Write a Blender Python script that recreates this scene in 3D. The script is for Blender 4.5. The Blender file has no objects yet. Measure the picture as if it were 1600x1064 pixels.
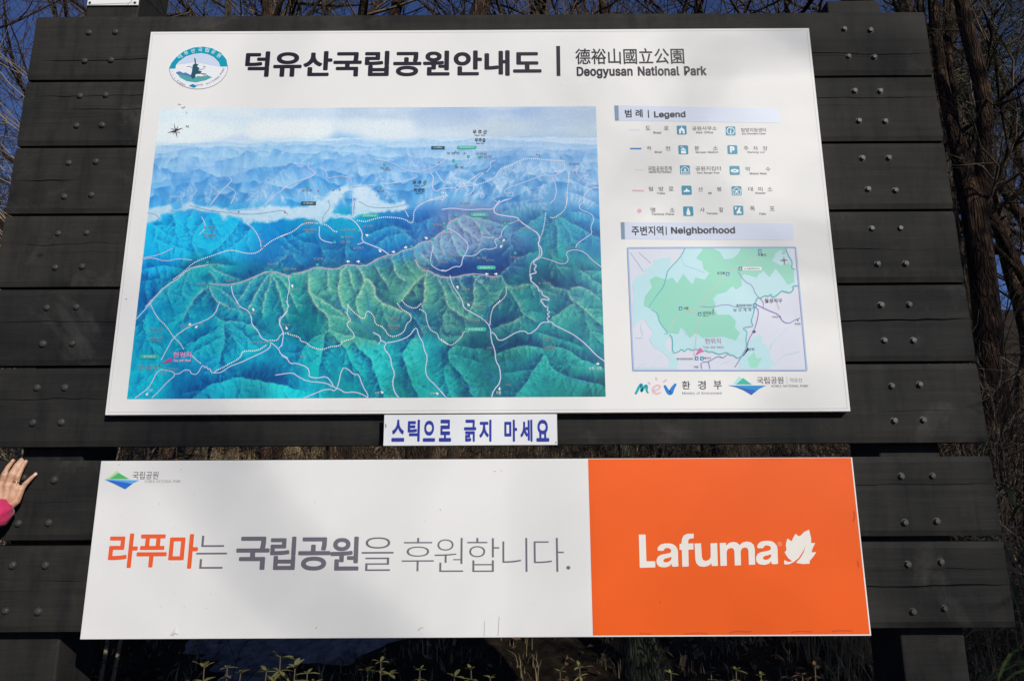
import bpy, math, random
import numpy as np
from mathutils import Vector, Matrix, noise as mn
from mathutils.geometry import tessellate_polygon

random.seed(7); RS = np.random.RandomState(11)
S = bpy.context.scene
COL = S.collection
rad = math.radians

# ------------------------------------------------------------------ camera
F = 1080.0                                   # focal length in photo pixels (1600 wide)
PITCH, YAW, ROLL = 0.2132, -0.0049, -0.0012 * -1
CAM = np.array([0.1148, -2.253, 1.5])
def cam_axes():
    w, p, r = -0.0012, 0.2132, -0.0049
    cw, sw, cp, sp, cr, sr = math.cos(w), math.sin(w), math.cos(p), math.sin(p), math.cos(r), math.sin(r)
    fwd = np.array([sw*cp, cw*cp, sp]); right = np.array([cw, -sw, 0.0]); up = np.cross(right, fwd)
    return cr*right+sr*up, -sr*right+cr*up, fwd
RT, UP, FW = cam_axes()
cd = bpy.data.cameras.new('camera'); cam = bpy.data.objects.new('camera', cd); COL.objects.link(cam)
cd.sensor_width = 36.0; cd.lens = F/1600*36.0; cd.clip_start = 0.05; cd.clip_end = 2000
cam.matrix_world = Matrix(((RT[0], UP[0], -FW[0], CAM[0]), (RT[1], UP[1], -FW[1], CAM[1]), (RT[2], UP[2], -FW[2], CAM[2]), (0, 0, 0, 1)))
S.camera = cam
# ------------------------------------------------------------------ light
SUN_AZ, SUN_EL = rad(32), rad(29)            # azimuth to the right of the board's normal, on the viewer's side
sdir = Vector((math.sin(SUN_AZ)*math.cos(SUN_EL), -math.cos(SUN_AZ)*math.cos(SUN_EL), math.sin(SUN_EL)))
W = bpy.data.worlds.new('World'); S.world = W; W.use_nodes = True
nt = W.node_tree; nt.nodes.clear()
sky = nt.nodes.new('ShaderNodeTexSky'); sky.sky_type = 'NISHITA'; sky.sun_disc = False
sky.sun_elevation = SUN_EL; sky.sun_rotation = math.atan2(sdir.x, sdir.y)
sky.altitude = 1200; sky.air_density = 1.0; sky.dust_density = 0.3; sky.ozone_density = 4.0
bg = nt.nodes.new('ShaderNodeBackground'); bg.inputs[1].default_value = 0.06
wo = nt.nodes.new('ShaderNodeOutputWorld'); tint = nt.nodes.new('ShaderNodeMix'); tint.data_type = 'RGBA'; tint.blend_type = 'MULTIPLY'; tint.inputs[0].default_value = 1; tint.inputs[7].default_value = (.84, .88, 1.22, 1)
nt.links.new(sky.outputs[0], tint.inputs[6]); nt.links.new(tint.outputs[2], bg.inputs[0]); nt.links.new(bg.outputs[0], wo.inputs[0])
ld = bpy.data.lights.new('sun', 'SUN'); ld.energy = 4.3; ld.angle = rad(0.53); ld.color = (1.0, 0.955, 0.865)
sun = bpy.data.objects.new('sun', ld); COL.objects.link(sun)
sun.rotation_euler = sdir.to_track_quat('Z', 'Y').to_euler(); sun.location = sdir*30
S.view_settings.view_transform = 'Standard'; S.view_settings.look = 'None'
S.view_settings.gamma = 1; S.view_settings.exposure = 0.0; S.view_settings.use_curve_mapping = False

# ------------------------------------------------------------------ helpers
def ray(px, py):
    return FW + (px-800)/F*RT - (py-532)/F*UP
def pp(px, py, Y=0.0):
    """point of the vertical plane y=Y seen at photo pixel (px, py)"""
    d = ray(px, py); return CAM + d*((Y-CAM[1])/d[1])
def photo_px(P):
    v = P-CAM; z = v@FW
    return 800+F*(v@RT)/z, 532-F*(v@UP)/z
def lin(c):
    c = np.asarray(c, float)/255.0
    return np.where(c <= .04045, c/12.92, ((c+.055)/1.055)**2.4)
WHITE = lin([231, 230, 226])
def ink(c):
    """print colour: photo colour relative to the sunlit white of the sheet (albedo .8)"""
    return np.clip(lin(c)/WHITE*0.8, 0.004, 0.85)

def nodes_mat(name):
    m = bpy.data.materials.new(name); m.use_nodes = True
    return m, m.node_tree, m.node_tree.nodes['Principled BSDF']
def N(t, typ, **kw):
    n = t.nodes.new(typ)
    for k, v in kw.items(): setattr(n, k, v)
    return n
def ramp(t, fac, stops):
    r = N(t, 'ShaderNodeValToRGB'); e = r.color_ramp.elements
    while len(e) < len(stops): e.new(0.5)
    for q, (p, c) in zip(e, stops): q.position = p; q.color = (*c, 1)
    t.links.new(fac, r.inputs[0]); return r.outputs[0]
def noise_tex(t, scale, detail=6, rough=.6, stretch=None, coord='Object', dist=0.0):
    tc = N(t, 'ShaderNodeTexCoord'); mp = N(t, 'ShaderNodeMapping')
    t.links.new(tc.outputs[coord], mp.inputs[0])
    if stretch: mp.inputs['Scale'].default_value = stretch
    n = N(t, 'ShaderNodeTexNoise'); n.inputs['Scale'].default_value = scale
    n.inputs['Detail'].default_value = detail; n.inputs['Roughness'].default_value = rough
    n.inputs['Distortion'].default_value = dist
    t.links.new(mp.outputs[0], n.inputs['Vector']); return n.outputs['Fac']
def bump(t, p, h, strength, dist):
    b = N(t, 'ShaderNodeBump'); b.inputs['Strength'].default_value = strength; b.inputs['Distance'].default_value = dist
    t.links.new(h, b.inputs['Height']); t.links.new(b.outputs[0], p.inputs['Normal']); return b
def spec(p, v): p.inputs['Specular IOR Level'].default_value = v
def plain(name, c, rough=.6, sp=.3):
    m, t, p = nodes_mat(name); p.inputs['Base Color'].default_value = (*c, 1); p.inputs['Roughness'].default_value = rough; spec(p, sp)
    return m
def mottled(name, c1, c2, scale, rough=.8, stretch=None, bs=.3, bd=.01, sp=.2, detail=6):
    m, t, p = nodes_mat(name)
    f = noise_tex(t, scale, detail, .6, stretch)
    t.links.new(ramp(t, f, [(.35, c1), (.65, c2)]), p.inputs['Base Color'])
    p.inputs['Roughness'].default_value = rough; spec(p, sp)
    if bs: bump(t, p, f, bs, bd)
    return m

def mk(name, verts, faces, mat=None, parent=None, smooth=False, label=None, cat=None, group=None, kind=None):
    me = bpy.data.meshes.new(name)
    if isinstance(verts, np.ndarray) and isinstance(faces, np.ndarray):
        nv, nf, k = len(verts), len(faces), faces.shape[1]
        me.vertices.add(nv); me.vertices.foreach_set('co', verts.astype(np.float32).ravel())
        me.loops.add(nf*k); me.loops.foreach_set('vertex_index', faces.astype(np.int32).ravel())
        me.polygons.add(nf); me.polygons.foreach_set('loop_start', np.arange(0, nf*k, k, dtype=np.int32))
        me.update(calc_edges=True)
    else:
        me.from_pydata([tuple(map(float, v)) for v in verts], [], [tuple(map(int, f)) for f in faces]); me.update()
    if smooth: me.polygons.foreach_set('use_smooth', [True]*len(me.polygons))
    if mat: me.materials.append(mat)
    o = bpy.data.objects.new(name, me); COL.objects.link(o)
    if parent: o.parent = parent
    tag(o, label, cat, group, kind); return o
def tag(o, label=None, cat=None, group=None, kind=None):
    for k, v in (('label', label), ('category', cat), ('group', group), ('kind', kind)):
        if v: o[k] = v
def empty(name, loc, label, cat, group=None):
    o = bpy.data.objects.new(name, None); o.location = loc; o.empty_display_size = .1; COL.objects.link(o)
    tag(o, label, cat, group); return o
def keep_world(o, parent):
    """parent o (built in world coordinates) under an empty that only has a location"""
    o.parent = parent; o.matrix_parent_inverse = Matrix.Translation(-Vector(parent.location)); return o
def box(x0, x1, y0, y1, z0, z1):
    v = [(x, y, z) for x in (x0, x1) for y in (y0, y1) for z in (z0, z1)]
    f = [(0, 1, 3, 2), (4, 6, 7, 5), (0, 4, 5, 1), (2, 3, 7, 6), (0, 2, 6, 4), (1, 5, 7, 3)]
    return v, f
def bevelled(o, w, seg=2):
    b = o.modifiers.new('bevel', 'BEVEL'); b.width = w; b.segments = seg; b.limit_method = 'ANGLE'; return o
class MB:
    def __init__(s): s.v = []; s.f = []; s.n = 0
    def add(s, v, f):
        v = np.asarray(v, float); f = np.asarray(f, int)
        s.v.append(v); s.f.append(f+s.n); s.n += len(v)
    def tube(s, P, R, k=6, cap=False):
        P = np.asarray(P, float); R = np.asarray(R, float); n = len(P)
        T = np.gradient(P, axis=0); T /= np.linalg.norm(T, axis=1)[:, None]+1e-9
        a = np.array([0.13, 0.31, 0.94]) if abs(T[0][2]) < .85 else np.array([.95, .21, .1])
        U = np.cross(T, a); U /= np.linalg.norm(U, axis=1)[:, None]+1e-9; V = np.cross(T, U)
        th = np.arange(k)*2*math.pi/k
        r = P[:, None, :]+R[:, None, None]*(np.cos(th)[None, :, None]*U[:, None, :]+np.sin(th)[None, :, None]*V[:, None, :])
        i = np.arange(n-1)[:, None]*k; j = np.arange(k)[None, :]; j2 = (j+1) % k
        f = np.stack([i+j, i+j2, i+k+j2, i+k+j], -1).reshape(-1, 4)
        s.add(r.reshape(-1, 3), f)
    def build(s, name, mat, parent=None, smooth=True, **kw):
        return mk(name, np.concatenate(s.v), np.concatenate(s.f), mat, parent, smooth, **kw)

# ------------------------------------------------------------------ materials
def wood_mat():
    m, t, p = nodes_mat('dark_stained_wood')
    oi = N(t, 'ShaderNodeObjectInfo')
    tc = N(t, 'ShaderNodeTexCoord'); mp = N(t, 'ShaderNodeMapping'); t.links.new(tc.outputs['Object'], mp.inputs[0])
    cb = N(t, 'ShaderNodeCombineXYZ'); mu = N(t, 'ShaderNodeMath', operation='MULTIPLY'); mu.inputs[1].default_value = 37.0
    t.links.new(oi.outputs['Random'], mu.inputs[0])
    for i in range(3): t.links.new(mu.outputs[0], cb.inputs[i])
    t.links.new(cb.outputs[0], mp.inputs['Location'])
    def nz(scale, stretch, detail=8, rough=.65, dist=0):
        m2 = N(t, 'ShaderNodeMapping'); m2.inputs['Scale'].default_value = stretch; t.links.new(mp.outputs[0], m2.inputs[0])
        n = N(t, 'ShaderNodeTexNoise'); n.inputs['Scale'].default_value = scale; n.inputs['Detail'].default_value = detail
        n.inputs['Roughness'].default_value = rough; n.inputs['Distortion'].default_value = dist
        t.links.new(m2.outputs[0], n.inputs['Vector']); return n.outputs['Fac']
    grain = nz(6, (1.0, 8, 26), 10, .7, .3); fine = nz(30, (.7, 10, 22), 6, .7)
    big = nz(2.2, (1, 1, 1.6), 5, .6); streak = nz(7, (3.0, 3, .5), 6, .7)
    c = ramp(t, grain, [(.28, (.0165, .016, .0148)), (.55, (.0225, .022, .0200)), (.78, (.029, .0278, .0250))])
    c2 = ramp(t, big, [(.34, (.60, .61, .66)), (.52, (1, 1, 1)), (.72, (1.30, 1.26, 1.16))])
    c3 = ramp(t, streak, [(.36, (.70, .72, .80)), (.50, (1, 1, 1)), (.76, (1.22, 1.2, 1.16))])
    mx = N(t, 'ShaderNodeMix', data_type='RGBA', blend_type='MULTIPLY'); mx.inputs[0].default_value = 1
    t.links.new(c, mx.inputs[6]); t.links.new(c2, mx.inputs[7])
    my = N(t, 'ShaderNodeMix', data_type='RGBA', blend_type='MULTIPLY'); my.inputs[0].default_value = 1
    t.links.new(mx.outputs[2], my.inputs[6]); t.links.new(c3, my.inputs[7])
    # knots and board-to-board difference
    mk_ = N(t, 'ShaderNodeMapping'); mk_.inputs['Scale'].default_value = (1, .3, 1.7); t.links.new(mp.outputs[0], mk_.inputs[0])
    vk = N(t, 'ShaderNodeTexVoronoi'); vk.inputs['Scale'].default_value = 1.9; t.links.new(mk_.outputs[0], vk.inputs['Vector'])
    kn_ = ramp(t, vk.outputs['Distance'], [(.0, (.55, .55, .55)), (.022, (.75, .74, .72)), (.030, (.35, .35, .35)), (.042, (1, 1, 1))])
    ov = ramp(t, oi.outputs['Random'], [(0, (.82, .84, .90)), (.5, (1, 1, 1)), (1, (1.22, 1.18, 1.10))])
    for extra in (kn_, ov):
        q_ = N(t, 'ShaderNodeMix', data_type='RGBA', blend_type='MULTIPLY'); q_.inputs[0].default_value = 1
        t.links.new(my.outputs[2], q_.inputs[6]); t.links.new(extra, q_.inputs[7]); my = q_
    # dusty scuffs
    sc = nz(3.1, (1, 1, 1), 9, .72, .5); sf = ramp(t, sc, [(.57, (0, 0, 0)), (.80, (.6, .6, .6))])
    mz = N(t, 'ShaderNodeMix', data_type='RGBA'); mz.inputs[7].default_value = (.10, .095, .086, 1)
    t.links.new(sf, mz.inputs[0]); t.links.new(my.outputs[2], mz.inputs[6])
    t.links.new(mz.outputs[2], p.inputs['Base Color'])
    ro = ramp(t, big, [(.3, (.66, .66, .66)), (.7, (.80, .80, .80))]); t.links.new(ro, p.inputs['Roughness'])
    ad = N(t, 'ShaderNodeMath', operation='ADD'); t.links.new(grain, ad.inputs[0]); t.links.new(fine, ad.inputs[1])
    bump(t, p, ad.outputs[0], .38, .0013); spec(p, .16)
    return m
M = {}
M['wood'] = wood_mat()
def sheet_mat(name, c, rough=.5):
    m, t, p = nodes_mat(name)
    f = noise_tex(t, 2.2, 8, .7); g = noise_tex(t, 60, 4, .6)
    w = N(t, 'ShaderNodeMix', data_type='RGBA'); w.inputs[6].default_value = (*c, 1); w.inputs[7].default_value = (*(np.array(c)*.93), 1)
    t.links.new(f, w.inputs[0])
    sp_ = ramp(t, g, [(.69, (0, 0, 0)), (.76, (.26, .26, .26))])
    w2 = N(t, 'ShaderNodeMix', data_type='RGBA'); w2.inputs[7].default_value = (*(np.array(c)*.5), 1)
    t.links.new(sp_, w2.inputs[0]); t.links.new(w.outputs[2], w2.inputs[6]); t.links.new(w2.outputs[2], p.inputs['Base Color'])
    p.inputs['Roughness'].default_value = rough; spec(p, .22)
    bump(t, p, noise_tex(t, 1.3, 3, .5), .12, .02)
    return m
M['sheet'] = sheet_mat('white_print_sheet', (.79, .785, .765))
M['edge'] = plain('white_sheet_edge', (.72, .70, .66), .5)
INKS = {}
def inkm(c, rough=.42):
    k = tuple(int(x) for x in c)
    if k not in INKS:
        a = ink(c); INKS[k] = plain('ink_%d_%d_%d' % k, a, rough, .3)
    return INKS[k]
M['bolt'] = mottled('bolt_metal', (.035, .034, .031), (.085, .082, .076), 60, .55, sp=.4, bs=.2, bd=.001)
M['bolt'].node_tree.nodes['Principled BSDF'].inputs['Metallic'].default_value = .35
M['bolt_black'] = mottled('blackened_bolt_metal', (.018, .0175, .016), (.05, .047, .043), 50, .55, sp=.3, bs=.2, bd=.001)

# ------------------------------------------------------------------ ground
def ground_z(x, y):
    x = np.asarray(x, float); y = np.asarray(y, float)
    z = .22*np.clip(y-.9, 0, 14) + .30*np.clip(y-14.9, 0, 60) + .12*np.clip(y-75, 0, 400)
    z = z - .12*np.clip(-x-3, 0, 40)*np.clip((y-1)/8, 0, 1) + .02*np.clip(x-2, 0, 30)*np.clip((y-1)/5, 0, 1)
    z = z + .10*np.sin(x*.9+y*.5)*np.clip((y-.5)/4, 0, 1) + .06*np.sin(x*2.3-y*1.7+1)*np.clip((y-.5)/3, 0, 1)+.02*np.sin(x*5.1+y*4.3)*np.clip((y-.3)/2, .2, 1)
    z = z - .03*np.clip(-y-6, 0, 200)
    return z
def axis_pts(lo, hi, fine_lo, fine_hi, step):
    a = list(np.arange(fine_lo, fine_hi+1e-6, step)); s = step; v = fine_hi
    while v < hi: s *= 1.18; v += s; a.append(v)
    s = step; v = fine_lo
    while v > lo: s *= 1.18; v -= s; a.insert(0, v)
    return np.array(a)
gx = axis_pts(-420, 420, -8, 9, .16); gy = axis_pts(-420, 420, -3, 13, .16)
GX, GY = np.meshgrid(gx, gy); GZ = ground_z(GX, GY)
near = (abs(GX) < 12) & (GY > -5) & (GY < 16)
GZ = GZ + np.where(near, RS.normal(0, .012, GZ.shape), 0)
nx, ny = len(gx), len(gy)
ii = (np.arange(ny-1)[:, None]*nx+np.arange(nx-1)[None, :]).ravel()
gf = np.stack([ii, ii+1, ii+nx+1, ii+nx], 1)
def ground_mat():
    m, t, p = nodes_mat('forest_floor')
    a = noise_tex(t, .8, 8, .7); b = noise_tex(t, 14, 8, .75)
    c = ramp(t, b, [(.30, (.012, .010, .007)), (.5, (.032, .025, .017)), (.72, (.085, .062, .038))])
    c2 = ramp(t, a, [(.35, (.6, .6, .6)), (.65, (1.15, 1.1, 1.0))])
    mx = N(t, 'ShaderNodeMix', data_type='RGBA', blend_type='MULTIPLY'); mx.inputs[0].default_value = 1
    t.links.new(c, mx.inputs[6]); t.links.new(c2, mx.inputs[7]); t.links.new(mx.outputs[2], p.inputs['Base Color'])
    p.inputs['Roughness'].default_value = .95; spec(p, .1); bump(t, p, b, .8, .04); return m
M['floor'] = ground_mat()
mk('ground', np.stack([GX.ravel(), GY.ravel(), GZ.ravel()], 1), gf, M['floor'], smooth=True, kind='structure')
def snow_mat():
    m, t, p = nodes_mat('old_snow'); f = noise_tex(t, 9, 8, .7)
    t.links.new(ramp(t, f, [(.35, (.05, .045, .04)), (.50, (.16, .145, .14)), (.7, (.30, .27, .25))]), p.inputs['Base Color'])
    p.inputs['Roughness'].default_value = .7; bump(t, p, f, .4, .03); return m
M['snow'] = snow_mat()
def snow_patch(cx, cy, rx, ry, seed):
    n, k = 72, 9; v = []; f = []
    for j in range(k+1):
        t = j/k
        for i in range(n):
            a = 2*math.pi*i/n
            w = 1+.34*mn.noise(Vector((math.cos(a)*1.6+seed*7, math.sin(a)*1.6, seed)))+.22*mn.noise(Vector((math.cos(a)*5+seed, math.sin(a)*5, seed*3)))+.12*mn.noise(Vector((math.cos(a)*13+seed, math.sin(a)*13, seed)))
            x = cx+rx*t*w*math.cos(a); y = cy+ry*t*w*math.sin(a)
            h = .07*(1-t**3)-.03*(t > .99)+.012*mn.noise(Vector((x*4, y*4, seed)))
            v.append((x, y, float(ground_z(x, y))+h))
    for j in range(k):
        for i in range(n): f.append((j*n+i, j*n+(i+1) % n, (j+1)*n+(i+1) % n, (j+1)*n+i))
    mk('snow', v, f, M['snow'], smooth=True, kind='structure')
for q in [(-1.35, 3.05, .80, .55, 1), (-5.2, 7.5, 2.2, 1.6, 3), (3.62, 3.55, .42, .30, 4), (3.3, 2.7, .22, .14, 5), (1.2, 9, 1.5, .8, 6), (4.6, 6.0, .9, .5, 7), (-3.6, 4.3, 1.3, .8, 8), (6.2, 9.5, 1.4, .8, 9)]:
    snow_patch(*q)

# ------------------------------------------------------------------ the wooden board
ZS = [3.228, 2.963, 2.702, 2.4445, 2.1785, 1.907, 1.6444]
rows = [(ZS[i+1]+(.005 if i < 5 else 0), ZS[i]-(.005 if i else 0)) for i in range(6)] + [(1.354, 1.600), (1.083, 1.336)]
TH = 0.05
cracks = {0: [(2.99+.055, -1.62, -1.1, .7), (3.055, 1.1, 1.66, .6)], 1: [(2.90, -1.62, -.9, .5), (2.845, -1.5, -1.0, .6), (2.875, 1.1, 1.65, .45)],
          2: [(2.572, -1.63, -1.40, 1.0)], 3: [(2.335, -1.62, -1.2, .45), (2.30, 1.15, 1.4, .5)], 4: [(2.062, -1.64, -1.15, .7), (2.052, 1.1, 1.66, 1.5)],
          5: [(1.80, -1.64, -1.2, .6), (1.745, 1.25, 1.6, .35)], 6: [(1.51, 1.1, 1.66, .7), (1.47, -1.64, -1.2, .4)], 7: [(1.205, 1.12, 1.66, 1.7), (1.255, 1.35, 1.66, .6), (1.23, -1.4, -1.2, .8)]}
board = empty('notice_board', (0, .15, 0), 'big dark stained timber notice board of stacked planks on two square posts', 'notice board')
XE = 1.6475
def plank(i, z0, z1):
    xs = sorted(set(np.round(np.concatenate([np.linspace(-XE, -1.1, 60), np.linspace(-1.1, 1.1, 12), np.linspace(1.1, XE, 60)]), 5)))
    zs = [(z, None, 0) for z in np.linspace(z0, z1, 15)]
    cr = cracks.get(i, [])
    for c in cr:
        zs = [q for q in zs if abs(q[0]-c[0]) > .008]
    for ci, c in enumerate(cr):
        zs += [(c[0]-.0032, ci, 0), (c[0], ci, 1), (c[0]+.0032, ci, 0)]
    zs.sort(key=lambda q: q[0]); nz = len(zs); nx = len(xs); v = []; f = []
    for a, (z, ci, deep) in enumerate(zs):
        for b, x in enumerate(xs):
            y = .0016*mn.noise(Vector((x*1.5, z*40, i*3.3)))+.0015*mn.noise(Vector((x*4, z*9, i)))
            e = min(z-z0, z1-z)
            if e < .003: y += .0045
            elif e < .02: y += .0
            if ci is not None:
                c = cr[ci]; en = max(0, min(1, (x-c[1])/.08))*max(0, min(1, (c[2]-x)/.08))
                wob = .007*mn.noise(Vector((x*5, c[0]*9, i)))+.0035*mn.noise(Vector((x*17, c[0]*9, i)))
                zz = z+wob*1.0
                w = .75*c[3]*en*(.6+.6*abs(mn.noise(Vector((x*7, 3, i)))))
                zc = c[0]+wob
                zz = zc+(z-c[0])*(.25+.75*min(w, 1.3))
                if deep: y += .008*w
                z_ = zz
            else: z_ = z
            v.append((x, y, z_))
    for a in range(nz-1):
        for b in range(nx-1):
            k = a*nx+b; f.append((k, k+1, k+nx+1, k+nx))
    n = len(v)                                     # the back, sides
    rim = [b for b in range(nx)]+[a*nx+nx-1 for a in range(1, nz)]+[(nz-1)*nx+b for b in range(nx-2, -1, -1)]+[a*nx for a in range(nz-2, 0, -1)]
    for k in rim: v.append((v[k][0], TH, v[k][2]))
    m = len(rim)
    for q in range(m): f.append((rim[q], n+q, n+(q+1) % m, rim[(q+1) % m]))
    f.append(tuple(n+q for q in range(m)))
    o = mk('plank', v, f, M['wood']); keep_world(o, board); return o
planks = [plank(i, *r) for i, r in enumerate(rows)]
BOLTS = {0: [(139.6, 52), (181, 51), (133, 96), (174, 94.6), (1318.8, 46), (1360, 48), (1325.6, 88.7), (1366, 90)],
 1: [(125.6, 150.5), (165.5, 149), (120, 197), (160, 196), (1335, 142.5), (1375, 143), (1342, 189.5), (1383, 190)],
 2: [(108, 255), (150.5, 253), (101, 307.7), (143.5, 305), (1347.4, 247.4), (1388.7, 247), (1356, 296), (1399, 298)],
 3: [(91.4, 365), (136, 364), (87, 418), (128.6, 416.5), (1362, 357.5), (1406.4, 357), (1371, 412.5), (1415, 412)],
 4: [(73.7, 481), (119.6, 480), (67.4, 537.5), (113.3, 537), (1376.8, 476.5), (1420.5, 476), (1381.7, 532), (1426.8, 532)],
 5: [(58.7, 606), (101.8, 605.6), (51.8, 660.6), (96.6, 659.5), (1393.4, 602.9), (1436.7, 600.8), (1397.3, 657), (1442.7, 656)],
 6: [(37, 746), (85.4, 749.8), (28.8, 817.6), (76.6, 816.5), (1408, 743.7), (1456.7, 743), (1413.6, 816), (1463.8, 814)],
 7: [(20, 883), (71.4, 882.6), (8.8, 954), (60, 955), (1418.5, 881.4), (1469.8, 877.6), (1426.3, 954.9), (1475.5, 950)]}
def bolt_mesh(hexa, mat):
    v = []; f = []
    prof = [(.0118, .001), (.0118, -.0012)] + ([(.0095, -.0014), (.0092, -.0072), (.0080, -.0088), (.0, -.0092)] if hexa else [(.0112, -.003), (.0092, -.0062), (.0060, -.0082), (.0, -.0090)])
    n = 12
    for q, (r, y) in enumerate(prof):
        for i in range(n):
            a = 2*math.pi*i/n; rr = r
            if hexa and 1 < q < 5:
                s = (a % (math.pi/3))-math.pi/6; rr = r*.90/math.cos(s)
            v.append((rr*math.cos(a), y, rr*math.sin(a)))
    for q in range(len(prof)-1):
        for i in range(n): f.append((q*n+i, q*n+(i+1) % n, (q+1)*n+(i+1) % n, (q+1)*n+i))
    me = bpy.data.meshes.new('bolt'); me.from_pydata(v, [], f); me.materials.append(mat); me.update()
    return me
bm_hex = bolt_mesh(True, M['bolt']); bm_dome = bolt_mesh(False, M['bolt_black'])
for i, L in BOLTS.items():
    for (px, py) in L:
        left = px < 700
        o = bpy.data.objects.new('bolt', bm_dome if left else bm_hex); COL.objects.link(o)
        P = pp(px, py, 0); o.location = (P[0]+random.uniform(-.0005, .0005), .0005, P[2])
        o.rotation_euler = (random.uniform(-.06, .06), random.uniform(0, 6), random.uniform(-.06, .06))
        s = random.uniform(.98, 1.12)*(1.0 if left else .90); o.scale = (s, s, s)
        o.parent = planks[i]; o.matrix_parent_inverse = Matrix.Identity(4)
def post(x0, x1, ztop):
    z0 = float(ground_z((x0+x1)/2, .15))-.3
    v, f = box(x0, x1, TH+.001, TH+.20, z0, ztop)
    o = mk('post', v, f, M['wood']); bevelled(o, .006); keep_world(o, board); return o
post(-1.505, -1.305, 3.86); post(1.318, 1.518, 3.318)

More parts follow.
